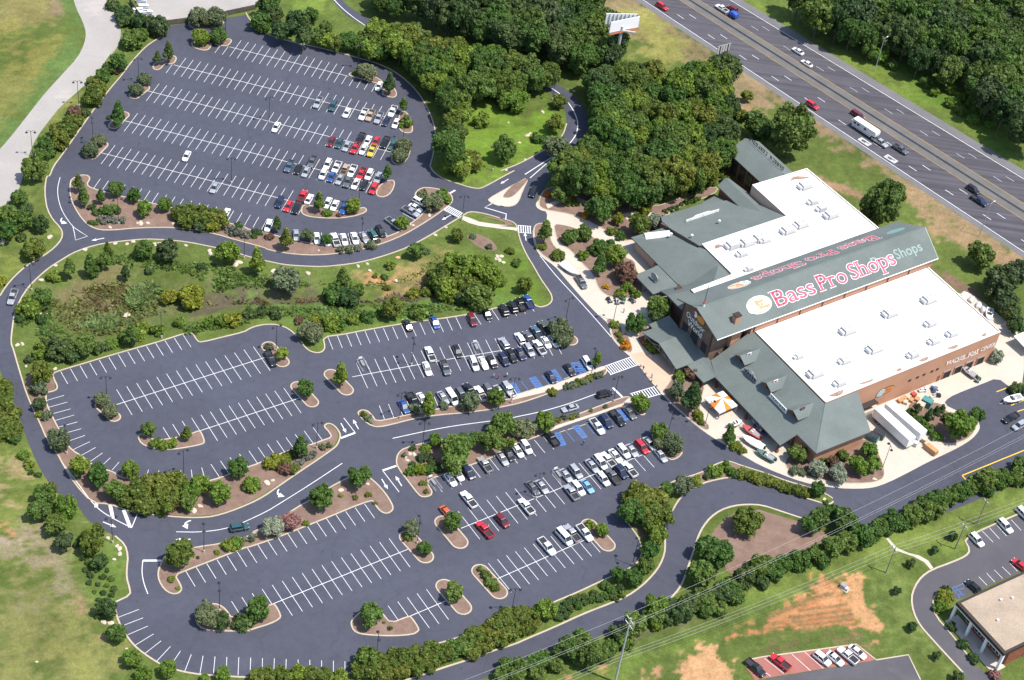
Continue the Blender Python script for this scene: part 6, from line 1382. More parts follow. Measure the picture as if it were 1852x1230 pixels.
cars('in the fifth row of the upper lot', 'f', -66, 130, '215 255 u_navy 1 272 280 s_red 1 372 210 p_red -1 335 290 p_black 1 418 232 s_white -1 545 258 s_white 1 597 275 s_white 1 665 295 p_blue 1')
cars('alone mid-lot in the fifth row', 'e', -68, 125, '1490 150 s_silver 1')
cars('at the bottom kerb of the upper lot', 'f', -30, 85, '135 420 u_white 1')
cars('at the bottom kerb of the upper lot', 'f', 8, 80, '330 480 s_silver 1 475 505 s_white 1 545 515 s_white -1')
cars('at the bottom kerb of the upper lot', 'f', 22, 70, '600 513 p_white -1 662 512 s_white 1 733 503 s_white 1')
cars('at the bottom kerb of the upper lot', 'f', 42, 66, '800 498 s_silver 1 862 480 u_green -1 915 460 u_black 1')
cars('at the bottom kerb of the upper lot', 'f', 70, 52, '1008 402 p_silver 1')
cars('at the bottom kerb of the upper lot', 'f', 84, 46, '1125 320 p_silver 1 1162 293 s_white 1 1188 255 u_white 1')
cars('at the bottom kerb of the upper lot', 'e', -68, 125, '1572 330 s_white -1')
cars('along the basin kerb of the middle lot', 'f', -58, -122, '1105 1105 s_black 1 1290 1090 s_blue -1 1550 1072 u_darkred -1 1655 1025 s_black -1')
cars('along the basin kerb of the middle lot', 'g', -60, -112, '45 1005 u_black 1 105 980 u_black 1 160 962 p_black 1 215 945 p_blue 1')
cars('in the double row of the middle lot', 'j', 62, 155, '1262 155 p_white -1 1238 258 s_white 1 1365 250 p_grey 1 1448 135 s_black 1 1565 225 u_white 1')
cars('in the double row of the middle lot', 'j', 85, 160, '1628 218 s_white 1 1692 210 s_black 1 155 190 p_black 1')
cars('in the double row of the middle lot', 'k', 95, 145, '45 85 u_silver -1 45 195 u_navy 1 95 170 u_black 1 160 155 s_navy 1 222 130 u_silver 1 155 50 u_white -1 215 45 p_grey -1 285 110 p_white -1 335 72 s_white 1 390 65 s_white 1 272 12 p_slate -1 325 -25 p_olive -1')
cars('on the median kerb of the middle lot', 'j', 75, 115, '1080 520 s_blue 1 1140 478 p_black 1 1205 470 s_white 1 1350 460 s_silver 1 1412 460 v_white 1 1480 440 u_grey 1 1532 412 p_black -1 1612 430 p_white -1 1665 410 u_grey 1 1800 400 u_silver 1 1740 415 s_silver 1')
cars('in the accessible stalls of the middle lot', 'k', 80, 118, '80 405 p_white -1 375 315 s_navy 1 500 262 s_black 1 625 220 u_white 1')
cars('driving on the lane between the medians', 'k', 118, -30, '745 435 u_black 1'); cars('driving on the lane between the medians', 'k', -110, 30, '505 533 s_silver 1')
cars('in the accessible stalls of the lower lot', 'k', 90, 112, '915 565 s_grey 1 835 600 p_black 1 755 625 u_navy 1 690 660 p_white 1 375 740 p_black -1')
cars('on the top kerb of the lower lot', 'k', 82, 115, '200 805 u_white 1 140 825 s_white 1 80 850 s_black 1 35 882 s_silver 1')
cars('on the top kerb of the lower lot', 'j', 85, 115, '1642 925 p_silver -1 1525 975 m_navy 1 1455 990 s_white 1 1405 1030 s_white 1')
cars('on the upper side of the double row, lower lot', 'k', 95, 112, '1060 775 s_silver 1 1000 800 u_red 1 935 825 s_silver 1 875 835 u_white 1 820 862 s_white 1 765 892 p_white -1 710 908 m_white 1 655 932 s_silver 1 545 975 u_silver 1 475 998 s_silver 1 310 1078 s_silver 1 240 1088 s_grey 1 -200 1165 p_white -1')
cars('on the lower side of the double row, lower lot', 'k', 95, 112, '1130 860 s_silver 1 915 955 p_white -1 860 975 u_navy 1 800 1003 p_grey -1 730 1025 u_white 1 625 1075 s_lightblue 1 560 1090 u_white 1 510 1120 p_silver -1 200 1218 p_white -1')
cars('on the lower side of the double row, lower lot', 'n', 105, 118, '1760 122 u_darkred 1 1640 187 p_red -1')
cars('on the upper side of the double row, lower lot', 'n', 105, 118, '1378 68 s_orange 1')
cars('in the short row nearest the loop road', 'o', 100, 115, '345 305 p_white 1 460 240 v_white 1 520 212 p_silver -1 608 208 p_white 1')
cars('driving down the ring road at the left edge', 'e', -36, 90, '85 912 p_silver 1')
cars('driving on the lower ring road', 'm', 130, -22, '1665 172 u_teal 1')
cars('waiting on the lane beside the splitter island', 'g', -25, 60, '250 183 u_black 1')
cars('in the yellow-lined yard right of the store', 'l', -115, 60, '1750 602 p_black 1 1812 655 u_silver 1')
cars('in the side street lot', 'p', 90, 92, '1515 258 u_white 1 1712 157 u_white 1 1840 78 u_white 1'); cars('in the side street lot', 'p', -85, -72, '1490 580 s_black 1'); cars('in the side street lot', 'p', -90, -70, '1815 432 s_red 1')
cars('on the red brick stalls', 'p', 118, 95, '150 1105 p_red -1 445 1085 u_white 1 535 1080 s_white 1 622 1062 p_white -1 690 1037 s_white 1'); cars('on the red brick stalls', 'o', 110, 95, '1795 1145 p_black 1')
H1, H2 = math.atan2(hd.y, hd.x), math.atan2(-hd.y, -hd.x)
def hcar(t, x, y, k, c, a, place='on the highway'): car(P(t, x, y), k, c, a, place)
hcar('c', 1145, 45, 'suv', 'red', H1); hcar('c', 1560, 62, 'pickup', 'white', H2); hcar('c', 1630, 62, 'suv', 'darkred', H2)
hcar('d', 272, 355, 'sedan', 'white', H2); hcar('d', 335, 440, 'sedan', 'white', H2); hcar('d', 372, 735, 'suv', 'red', H1); hcar('d', 688, 800, 'minivan', 'darkred', H1)
hcar('d', 845, 990, 'pickup', 'silver', H1); hcar('d', 985, 1038, 'pickup', 'grey', H1); hcar('h', 1490, 165, 'suv', 'black', H1); hcar('h', 1533, 245, 'pickup', 'navy', H1)
pk_boat = car(P('g', 582, 810), 'pickup', 'grey', tdir('g', 582, 810, 45, 70), 'towing a covered boat across the plaza')

# --- camper, cargo trailers, boats
def wheel_at(root, x, y, s=1.0):
    o = link('wheel', WHEEL, root); o.location = (x, y, .335 * s); o.scale = (s, 1, s); link('rim', RIM, o)
p = G(*P('d', 742, 895), 1.6); cmp_ = empty('camper_trailer', (p.x, p.y, .03), H1); tag(cmp_, 'long white camper trailer towed by a pickup on the highway', 'camper')
bm_mesh_ = MB().add([(-4.6, -1.2, .6), (3.2, -1.2, .6), (3.2, 1.2, .6), (-4.6, 1.2, .6), (-4.6, -1.2, 3.3), (4.7, -1.2, 3.3), (4.7, 1.2, 3.3), (-4.6, 1.2, 3.3), (3.2, -1.2, 1.5), (4.9, -1.2, 1.6), (4.9, 1.2, 1.6), (3.2, 1.2, 1.5), (5.0, -1.2, 2.6), (5.0, 1.2, 2.6)],
    [(0, 3, 2, 1), (4, 5, 6, 7), (0, 1, 8, 9, 12, 5, 4), (3, 7, 6, 13, 10, 11, 2), (0, 4, 7, 3), (1, 2, 11, 8), (8, 11, 10, 9), (9, 10, 13, 12), (12, 13, 6, 5)])
bm_mesh_.build('body', MATS['metal_white'], cmp_)
for x in (-3.6, -2.2, 0.6): MB().box(x - .45, x + .45, -1.23, -1.19, 1.9, 2.6).build('window', MATS['glass'], cmp_)
for x in (-1.5, 2.0): MB().box(x - .35, x + .35, -.35, .35, 3.3, 3.55).build('roof_vent', MATS['metal_white'], cmp_)
MB().box(-4.0, 3.0, -1.225, -1.195, .9, 1.05).build('stripe', MATS['metal_grey'], cmp_)
for x in (-2.3, -1.4):
    for y in (-1.0, 1.0): wheel_at(cmp_, x, y)
p = G(*P('c', 1638, 105), .9); bt = empty('utility_trailer', (p.x, p.y, .03), H2); tag(bt, 'small trailer under a bright blue tarp on the far carriageway', 'trailer')
MB().box(-1.6, 1.6, -1.0, 1.0, .5, .75).build('deck', MATS['metal_dark'], bt)
loft([(-1.7, [(0, .75), (.95, .75), (1.0, 1.2), (.75, 1.9), (0, 2.0)]), (-.3, [(0, .75), (1.0, .75), (1.08, 1.4), (.85, 2.2), (0, 2.35)]), (1.0, [(0, .75), (1.0, .75), (1.0, 1.3), (.7, 2.0), (0, 2.1)]), (1.7, [(0, .75), (.9, .75), (.8, 1.0), (.5, 1.3), (0, 1.35)])]).build('tarp', MATS['tarp_blue'], bt)
MB().tube((1.6, 0, .55), (2.7, 0, .5), .06).build('drawbar', MATS['metal_dark'], bt)
for y in (-1.0, 1.0): wheel_at(bt, 0, y)
def box_trailer(label, a_px, b_px):
    a = G(*a_px, 3.9); b2 = G(*b_px, 3.9); c = (a + b2) / 2; an_ = math.atan2(b2.y - a.y, b2.x - a.x); L = (b2 - a).length
    r_ = empty('cargo_trailer', (c.x, c.y, .05), an_); tag(r_, label, 'trailer', 'cargo trailers at the loading dock')
    bx = MB().box(-L / 2, L / 2, -1.3, 1.3, 1.15, 3.95).build('box', MATS['metal_white'], r_)
    for k in range(12): MB().box(-L / 2 + (k + .5) * L / 12 - .04, -L / 2 + (k + .5) * L / 12 + .04, -1.33, -1.3, 1.2, 3.9).build('side_rib', MATS['metal_white'], bx)
    for z in (1.12, 3.88): MB().box(-L / 2, L / 2, -1.34, -1.28, z, z + .1).build('rail', MATS['galvanised'], r_)
    MB().box(-L / 2, L / 2, -.5, .5, .95, 1.15).build('chassis', MATS['metal_dark'], r_)
    for x in (-L / 2 + 1.2, -L / 2 + 2.4):
        for y in (-1.05, 1.05): wheel_at(r_, x, y, 1.45)
    for y in (-.7, .7): MB().box(L / 2 - 3.0, L / 2 - 2.85, y - .08, y + .08, .05, 1.1).build('landing_leg', MATS['galvanised'], r_)
    return r_
box_trailer('long white box trailer nearest the store wing, backed to the dock', P('l', 830, 525), P('l', 1070, 745))
box_trailer('second long white box trailer, nearer the planted bed, backed to the dock', P('l', 905, 490), P('l', 1150, 700))
def boat(label, px, ang, L, hull, cover=None, trailer=True, z0=.45):
    p = G(px[0], px[1], z0 + .7); r_ = empty('boat', (p.x, p.y, .06), ang); tag(r_, label, 'boat', 'boats round the store')
    w = L * .17 + .12; S_ = []
    for t, f in ((-.5, .92), (-.3, 1.0), (0, 1.0), (.22, .86), (.38, .55), (.47, .22), (.5, .03)):
        zt = z0 + .75 + max(0, t) * .55; zb = z0 + max(0, t - .15) * 1.1
        S_.append((t * L, [(0, zb), (w * f * .55, zb + .06), (w * f * .95, zb + .38), (w * f, zt), (w * f * .86, zt + .02), (0, zt - .03)]))
    loft(S_).build('hull', MATS[hull], r_)
    if cover:
        S2 = []
        for t, f in ((-.5, .86), (-.2, .98), (.15, .9), (.35, .55), (.48, .15)):
            zt = z0 + .78 + max(0, t) * .5; S2.append((t * L, [(0, zt - .1), (w * f, zt), (w * f * .6, zt + .3 * f), (0, zt + .45 * f)]))
        loft(S2).build('cover', MATS[cover], r_)
    else:
        MB().box(-L * .42, L * .08, -w * .66, w * .66, z0 + .735, z0 + .775).build('cockpit_floor', MATS['hvac_dark'], r_)
        for y in (-w * .35, w * .35): MB().box(-L * .12, -L * .02, y - .22, y + .22, z0 + .77, z0 + 1.2).build('seat', MATS['cloth_pale'], r_)
        MB().box(L * .05, L * .1, -w * .6, w * .6, z0 + .76, z0 + 1.25).build('windscreen', MATS['glass'], r_)
    MB().box(-L * .5 - .5, -L * .5 - .02, -.22, .22, z0 + .35, z0 + 1.25).build('outboard_motor', MATS['metal_dark'], r_)
    if trailer:
        MB().box(-L * .45, L * .4, -.5, -.4, .33, .45).box(-L * .45, L * .4, .4, .5, .33, .45).box(L * .38, L * .68, -.06, .06, .33, .43).box(L * .36, L * .42, -.5, .5, .33, .44).build('trailer_frame', MATS['galvanised'], r_)
        for x in (-L * .2, -L * .08):
            for y in (-w * .8, w * .8): wheel_at(r_, x, y, .85)
    return r_
boat('white covered boat on a trailer behind the grey pickup on the plaza', P('g', 500, 715), tdir('g', 500, 715, 75, 55), 6.2, 'metal_white', 'canvas_white')
boat('red and white bass boat under the porch edge', P('k', 1765, 690), tdir('k', 1765, 690, 110, 70) + math.pi, 5.8, 'pallet_red')
boat('white covered boat on the front apron by the small tree', P('k', 1775, 765), tdir('k', 1775, 765, 110, 60) + math.pi, 6.4, 'metal_white', 'canvas_white')
boat('olive flat boat at the store corner', P('l', 50, 855), tdir('l', 50, 855, 100, 55) + math.pi, 5.4, 'dumpster_green')
boat('pale silver boat half under the porch roof', P('k', 1820, 645), tdir('k', 1820, 645, 90, 60) + math.pi, 5.0, 'hvac')
boat('small white boat beside the striped tent', P('k', 1655, 635), tdir('k', 1655, 635, 90, -30), 3.8, 'metal_white', None)
boat('white boat on a trailer in the yellow-lined yard', P('l', 1768, 465), tdir('l', 1768, 465, -110, 30), 6.4, 'metal_white')
boat('grey boat backed into the third garage door', P('l', 1460, 272), tdir('l', 1460, 272, 60, 45) + math.pi, 5.2, 'metal_grey')
boat('white boat among equipment at the far corner of the store', P('h', 1605, 1030), tdir('h', 1605, 1030, -10, 70), 5.6, 'metal_white')
boat('dark blue aluminium boat by the striped tent porch', P('k', 1590, 560) if False else P('l', 25, 690), tdir('l', 25, 690, 90, 60), 4.6, 'navy' if False else 'cloth_blue')
# ================================================================== STREET FURNITURE AND SMALL THINGS
def lamp_post_proto():
    r_ = empty('lamp_post')
    MB().tube((0, 0, .05), (0, 0, .8), .26, .24, 10).build('base', MATS['concrete'], r_)
    MB().tube((0, 0, .7), (0, 0, 9.3), .095, .06, 8).build('pole', MATS['metal_dark'], r_)
    for s in (-1, 1):
        MB().path([(0, 0, 8.7), (s * .35, 0, 9.25), (s * .85, 0, 9.35), (s * 1.15, 0, 9.05)], .05).build('arm', MATS['metal_dark'], r_)
        MB().tube((s * 1.15, 0, 9.0), (s * 1.15, 0, 8.6), .14, .42, 10).build('lamp_shade', MATS['metal_dark'], r_)
    return r_
LP = lamp_post_proto(); first = [True]
def lamp(place, t, data):
    v = list(map(float, data.split()))
    for i in range(0, len(v), 2):
        p = G(*P(t, v[i], v[i + 1])); r_ = LP if first[0] else copy_tree(LP); first[0] = False
        r_.location = (p.x, p.y, gz(p)); r_.rotation_euler = (0, 0, prng.choice([R(14), R(30), R(-75), R(40)]))
        pend(r_, P(t, v[i], v[i + 1]), 'dark two-armed lamp post', place, 'lamp post', 'two-armed lamp posts of the car parks')
lamp('by the gravel road and upper lot edge', 'a', '548 740 228 1090')
lamp('among the stalls and islands of the upper lot', 'a', '965 580 650 1005 1568 250 1608 1275'); lamp('among the stalls and islands of the upper lot', 'b', '140 850 760 485 1072 985'); lamp('among the stalls and islands of the upper lot', 'f', '765 275')
lamp('along the road below the upper lot', 'e', '570 270 825 405 1697 645 220 865 1123 1195'); lamp('along the road below the upper lot', 'f', '1480 382 780 548')
lamp('in the middle lot and its edges', 'j', '190 135 1130 232 470 812 1205 808 1048 602'); lamp('in the middle lot and its edges', 'i', '745 495 465 848 1278 1008'); lamp('in the middle lot and its edges', 'g', '470 1095')
lamp('on the medians before the entrance', 'k', '650 302 805 487 95 497'); lamp('on the plaza kerb', 'g', '805 1078'); lamp('on the plaza kerb', 'k', '1440 655')
lamp('in the lower lot and its edges', 'k', '265 1160 1175 745'); lamp('in the lower lot and its edges', 'm', '783 275 1418 342 1525 752'); lamp('in the lower lot and its edges', 'n', '885 1090 1170 282'); lamp('in the lower lot and its edges', 'o', '935 435 95 770')
lamp('on the curve of the entry road', 'c', '380 695'); lamp('on the meadow by the entry road', 'b', '1695 1185'); lamp('by the store corner bed', 'l', '855 962')
def tall_pole(base, label, h, one=True):
    p = G(*base); r_ = empty('highway_light', (p.x, p.y, 0)); tag(r_, label, 'lamp post', 'tall single highway lights')
    MB().tube((0, 0, 0), (0, 0, h), .14, .07, 8).build('pole', MATS['galvanised'], r_); MB().path([(0, 0, h), (hn.x * 1.2, hn.y * 1.2, h + .3)], .05).build('arm', MATS['galvanised'], r_)
    MB().tube((hn.x * 1.2, hn.y * 1.2, h + .25), (hn.x * 2.0, hn.y * 2.0, h + .3), .16, .12, 8).build('lamp_head', MATS['metal_white'], r_)
tall_pole((1581.6, 129.4), 'tall pale light pole on the grass beyond the highway', 13.0); tall_pole((1770.4, 427.6), 'tall pale light pole on the verge between store and highway', 12.5)

# --- boulders
def rock_mesh(seed):
    bm = bmesh.new(); bmesh.ops.create_icosphere(bm, subdivisions=2, radius=1.0); r = random.Random(seed)
    for v in bm.verts:
        k = r.uniform(.78, 1.1); v.co = Vector((v.co.x * k * 1.15, v.co.y * k * .85, max(-.25, v.co.z * k * .62)))
    me = bpy.data.meshes.new('boulder'); bm.to_mesh(me); bm.free(); me.materials.append(MATS['rock']); return me
ROCKS = [rock_mesh(i) for i in range(5)]
def rocks(place, t, data, mat='rock'):
    v = list(map(float, data.split()))
    for i in range(0, len(v), 3):
        p = G(*P(t, v[i], v[i + 1])); s = v[i + 2] * TS * mpp(p); o = link('boulder', prng.choice(ROCKS)); o.location = (p.x, p.y, gz(p) + .1); o.scale = (s, s, s * .9); o.rotation_euler = (0, 0, prng.uniform(0, 6.28))
        if mat != 'rock': set_mat(o, mat)
        pend(o, P(t, v[i], v[i + 1]), 'pale boulder' if mat == 'rock' else 'orange-tinted boulder', place, 'boulder', 'landscape boulders')
rocks('round the upper side of the basin', 'e', '340 500 18 355 490 14 590 585 20 385 695 14 285 795 18 800 543 16 882 545 14 925 530 16 1070 548 22 1110 548 22 1292 557 14 1455 590 16 1460 610 20 1665 675 22 1640 685 26')
rocks('round the upper side of the basin', 'f', '170 735 24 410 748 20 758 700 16 822 683 14 840 730 14 1370 430 12 1295 483 14 1025 790 14'); rocks('round the upper side of the basin', 'f', '1035 640 16', 'rock_orange')
rocks('in the basin and on its left slope', 'e', '880 1010 28 275 1018 18 320 1022 12 785 945 10 832 845 10'); rocks('in the basin and on its left slope', 'i', '120 95 18 155 88 18 182 242 12 382 260 16')
rocks('at the right bank of the basin', 'f', '1725 630 16 1755 632 18 1740 655 20 1770 675 16 1715 650 14')
rocks('on the mulch strip below the upper lot', 'e', '765 428 14 980 400 22 955 400 12 1028 400 14 1205 405 16 1395 440 14'); rocks('on the mulch strip below the upper lot', 'f', '1255 345 16 1140 415 12 1120 410 10 485 590 10')
rocks('on the mulch bands of the middle lots', 'j', '125 1055 26 165 1035 14 640 1105 22 825 1060 14 1085 870 18 1120 850 16 1150 855 18 1165 870 14 1100 895 16 1250 985 14 835 608 16'); rocks('on the mulch bands of the middle lots', 'm', '1390 22 20 1345 55 26')
rocks('on the lawn by the lower ring road', 'm', '750 245 16 830 318 20 812 300 16 833 355 18 793 393 14 720 830 22 770 835 20 880 1015 12 255 1105 10')
rocks('on the beds round the store', 'l', '800 1025 14 815 1030 10 1285 740 12 455 1165 14'); rocks('on the beds round the store', 'k', '1065 172 14 1290 450 16 1270 440 14 1600 945 12 1670 825 12 1080 320 10')
rocks('on the meadow by the entry road', 'c', '312 780 16 75 855 10 205 945 18 225 930 12 150 995 12 440 880 10 530 635 10 430 960 10 190 1110 10 60 1185 10 290 1060 10')

# --- fence behind the upper lot: posts and boards
def fence(pts, label):
    p = GL(pts); r_ = empty('wooden_fence', (p[0].x, p[0].y, 0)); tag(r_, label, 'fence')
    bme = None
    for a, b2 in zip(p[:-1], p[1:]):
        d = (b2 - a).to_2d(); L = d.length; u = d / L; n = max(1, int(L / .55))
        for k in range(n):
            c = a.to_2d() + u * (L * (k + .5) / n)
            if bme is None:
                bme = bm_mesh(MB().box(-.25, .25, -.03, .03, .02, 1.95), 'board', 'fence_wood')
            o = link('board', bme, r_); o.location = (c.x - p[0].x, c.y - p[0].y, prng.uniform(-.04, .04)); o.rotation_euler = (0, 0, math.atan2(u.y, u.x))
        MB().tube((a.x - p[0].x, a.y - p[0].y, 1.5), (b2.x - p[0].x, b2.y - p[0].y, 1.5), .05, n=4).build('rail', MATS['fence_wood'], r_)
fence('a 900 20 960 110 1000 150', 'dark board fence at the left side of the service yard')
fence('a 1160 175 1310 160', 'short dark board fence at the top of the upper lot'); fence('a 1570 110 1690 85 1780 65', 'dark board fence between service yard and top right lot corner')
for x, y in ((985, 20), (1000, 60), (960, 85), (1030, 100), (990, 105)):
    p = G(*P('a', x, y)); r_ = empty('storage_rack', (p.x, p.y, .03), R(prng.uniform(0, 30)))
    for z in (.1, .7, 1.3): MB().box(-1.6, 1.6, -.6, .6, z, z + .1).build('shelf', MATS['metal_white'], r_)
    for a in (-1.55, 1.55):
        for b2 in (-.55, .55): MB().box(a - .05, a + .05, b2 - .05, b2 + .05, 0, 1.7).build('post', MATS['metal_grey'], r_)
    pend(r_, P('a', x, y), 'pale metal storage rack', 'in the service yard', 'rack', 'racks in the service yard')

# --- advertising board on its mast
p = G(1110.7, 128); bb = empty('billboard', (p.x, p.y, 0), 0); tag(bb, 'V-shaped billboard with blank white face on a tall steel mast', 'billboard')
MB().tube((0, 0, 0), (0, 0, 17.2), .55, .5, 14).build('mast', MATS['galvanised'], bb)
MB().box(-4.2, 4.6, -.25, .25, 15.2, 15.7).build('cross_beam', MATS['galvanised'], bb)
def panel(a, b2, z0, z1, face):
    d = Vector((b2[0] - a[0], b2[1] - a[1], 0)); L = d.length; an_ = math.atan2(d.y, d.x)
    Mx = Matrix.Translation((a[0], a[1], 0)) @ Matrix.Rotation(an_, 4, 'Z')
    o = MB().box(0, L, -.1, .1, z0, z1, Mx).build('panel', MATS[face], bb)
    for k in range(9): MB().box(k * L / 8.05, k * L / 8.05 + .1, .1, .45, z0 - .3, z1, Mx).build('rib', MATS['galvanised'], bb)
    MB().box(-.2, L + .2, -1.0, -.1, z0 - .25, z0 - .15, Mx).build('catwalk', MATS['brick_red'], bb)
panel((-3.8, -2.6), (5.2, 3.4), 15.6, 19.6, 'billboard_face'); 
panel((4.4, 4.6), (-5.6, 2.2), 15.6, 19.6, 'sign_white')
for base, label in (((1293.5, 107), 'back of a green-grey highway sign on two posts by the tree edge'),):
    a = G(1293.5, 108); b2 = G(1317, 101); c = (a + b2) / 2; r_ = empty('highway_sign', (c.x, c.y, 0), math.atan2((b2 - a).y, (b2 - a).x)); tag(r_, label, 'sign'); L = (b2 - a).length
    MB().box(-L / 2, L / 2, -.05, .05, 2.4, 5.2).build('panel', MATS['galvanised'], r_)
    for k in range(6): MB().box(-L / 2 + k * L / 5 - .05, -L / 2 + k * L / 5 + .05, -.2, -.05, 2.4, 5.2).build('stiffener', MATS['metal_grey'], r_)
    for x in (-L * .3, L * .3): MB().box(x - .1, x + .1, -.32, -.12, 0, 5.2).build('post', MATS['metal_dark'], r_)

# --- power line
def power_pole(base, h, label, arms, tilt=0, group='poles of the power line'):
    p = G(*base); r_ = empty('utility_pole', (p.x, p.y, 0), LINE_A); tag(r_, label, 'utility pole', group)
    MB().tube((0, 0, 0), (0, 0, h), .30 if h > 18 else .17, .17 if h > 18 else .11, 10).build('pole', MATS['galvanised' if h > 18 else 'wood_pole'], r_)
    for z, w, off_ in arms:
        ar = MB().box(-.09, .09, -w + off_, w + off_, z, z + .22).build('cross_arm', MATS['galvanised'], r_)
        for y in (-w + off_ + .15, off_, w + off_ - .15): MB().tube((0, y, z + .2), (0, y, z + .6), .09, n=6).build('insulator', MATS['metal_grey'], ar)
    return p
la, lb = G(*P('o', 900, 1225)), G(*P('p', 1365, 320)); LINE_A = math.atan2(lb.y - la.y, lb.x - la.x)
pa = power_pole((1112, 1234), 23.0, 'tall grey steel power pole rising from the bottom edge', [(20.5, 1.6, 0), (22.2, 1.6, 0)])
pb = power_pole((1602, 1036), 9.5, 'wooden power pole by the pale footpath', [(8.6, 1.1, 0)])
pc = power_pole((1727, 993), 9.5, 'wooden power pole at the corner of the side street lot', [(8.6, 1.1, 0)])
pd = power_pole((1766, 949), 9.5, 'wooden power pole beside the boundary tree row', [(8.6, 1.0, 0)])
def wire(a, b2, sag, label, r=.022):
    n = 14; pts = []
    for k in range(n + 1):
        t = k / n; q = Vector(a).lerp(Vector(b2), t); q.z -= sag * 4 * t * (1 - t); pts.append(q)
    o = MB().path(pts, r, 4).build('power_cable', MATS['galvanised']); tag(o, label, 'cable', 'overhead power cables')
dirp = (lb - la).to_2d().normalized(); nrm2 = Vector((-dirp.y, dirp.x))
for k, y in enumerate((-1.45, 0, 1.45)):
    q = Vector((pa.x + nrm2.x * y, pa.y + nrm2.y * y, 22.6 if k != 1 else 21.0))
    w_ = ['lower', 'middle', 'upper'][k]
    wire(q, q + Vector((dirp.x * 150, dirp.y * 150, 0)) + Vector((-5, 13, 1)), 3.0, w_ + ' of the three high cables running right from the steel pole')
    wire(q, q - Vector((dirp.x * 90, dirp.y * 90, 0)), 1.5, w_ + ' of the three high cables running left from the steel pole')
for k, (y, z) in enumerate(((-.35, 8.2), (-.35, 9.4), (-.35, 10.6))):
    w_ = ['lowest', 'middle', 'top'][k]
    q = Vector((pa.x, pa.y, z)); yy = (-1.0, 0, 1.0)[k]
    wire(q, (pb.x + nrm2.x * yy, pb.y + nrm2.y * yy, 9.2), 1.4, w_ + ' of the low cables from the steel pole to the footpath pole')
    wire(q, q - Vector((dirp.x * 90, dirp.y * 90, 0)), 1.2, w_ + ' of the low cables running left off the steel pole')
    wire((pb.x + nrm2.x * yy, pb.y + nrm2.y * yy, 9.2), (pc.x + nrm2.x * yy, pc.y + nrm2.y * yy, 9.2), .4, w_ + ' cable from the footpath pole to the lot corner pole')
    wire((pc.x + nrm2.x * yy, pc.y + nrm2.y * yy, 9.2), (pc.x + nrm2.x * yy + dirp.x * 60, pc.y + nrm2.y * yy + dirp.y * 60, 9.2), .6, w_ + ' cable from the lot corner pole off the right edge')

# --- striped tent
c = G(*P('k', 1555, 485), 2.6); tent = empty('striped_tent', (c.x, c.y, .06), R(38 + 2)); tag(tent, 'square canopy tent with orange and white stripes beside the porch', 'tent')
h_ = 3.1
cor = [(-h_, -h_, 2.4), (h_, -h_, 2.4), (h_, h_, 2.4), (-h_, h_, 2.4)]; top = Vector((0, 0, 3.9))
for s in range(4):
    a, b2 = Vector(cor[s]), Vector(cor[(s + 1) % 4])
    for k in range(3):
        p0, p1 = a.lerp(b2, k / 3), a.lerp(b2, (k + 1) / 3); mt = 'canvas_orange' if (k + (0 if s % 2 else 1)) % 2 == (0 if s % 2 == 0 else 1) else 'canvas_white'
        mesh_obj('canopy_panel', [p0, p1, top], [(0, 1, 2)], MATS[mt], tent)
        mesh_obj('valance', [p0, p1, p1 - Vector((0, 0, .3)), p0 - Vector((0, 0, .3))], [(0, 3, 2, 1)], MATS[mt], tent)
for x, y, z in cor: MB().tube((x * .97, y * .97, 0), (x * .97, y * .97, 2.4), .06, n=8).build('post', MATS['metal_white'], tent)
for x, y, L, lab in ((-1.2, -.6, 2.0, 'dark display table on the left under the striped tent'), (1.2, .8, 2.0, 'dark display table on the right under the striped tent')):
    p = tent.matrix_basis @ Vector((x, y, 0)); r_ = empty('display_table', p, R(40)); tag(r_, lab, 'table', 'tables under the tent')
    MB().box(-L / 2, L / 2, -.4, .4, .72, .78).build('table_top', MATS['trim_dark'], r_)
    for a in (-L * .44, L * .44):
        for b2 in (-.32, .32): MB().box(a - .03, a + .03, b2 - .03, b2 + .03, 0, .72).build('leg', MATS['metal_grey'], r_)

# --- quad bikes, motorcycle rack on the plaza, golf-cart like shapes
def quad(px, ang, body, label):
    p = G(px[0], px[1], .4); r_ = empty('quad_bike', (p.x, p.y, .06), ang); tag(r_, label, 'quad bike', 'off-road vehicles on the plaza')
    loft([(-1.0, [(0, .55), (.5, .55), (.55, .75), (.3, .85), (0, .85)]), (-.2, [(0, .5), (.25, .5), (.3, .8), (.2, .92), (0, .92)]), (.3, [(0, .5), (.28, .5), (.3, .8), (.2, .9), (0, .9)]), (1.0, [(0, .55), (.5, .55), (.52, .78), (.3, .88), (0, .88)])]).build('body', MATS[body], r_)
    MB().box(-.9, -.1, -.18, .18, .9, 1.05).build('seat', MATS['metal_dark'], r_); MB().tube((.45, -.4, 1.2), (.45, .4, 1.2), .04).build('handlebar', MATS['metal_dark'], r_); MB().tube((.5, 0, .85), (.45, 0, 1.2), .04).build('steering_post', MATS['metal_dark'], r_)
    for x in (-.7, .7):
        for y in (-.5, .5): wheel_at(r_, x, y, .9)
    MB().box(-1.15, -.65, -.45, .45, .92, .97).build('rack', MATS['metal_grey'], r_)
quad(P('g', 775, 935), R(120), 'metal_dark', 'black quad bike at the left end of the plaza line-up')
quad(P('g', 830, 945), R(100), 'cloth_pale', 'pale quad bike second in the plaza line-up'); quad(P('g', 872, 940), R(80), 'tractor_green', 'green quad bike third in the plaza line-up'); quad(P('g', 935, 938), R(140), 'metal_dark', 'black quad bike at the right end of the plaza line-up')
quad(P('l', 1525, 335), R(60), 'tractor_green', 'green utility tractor on the boat-centre apron')

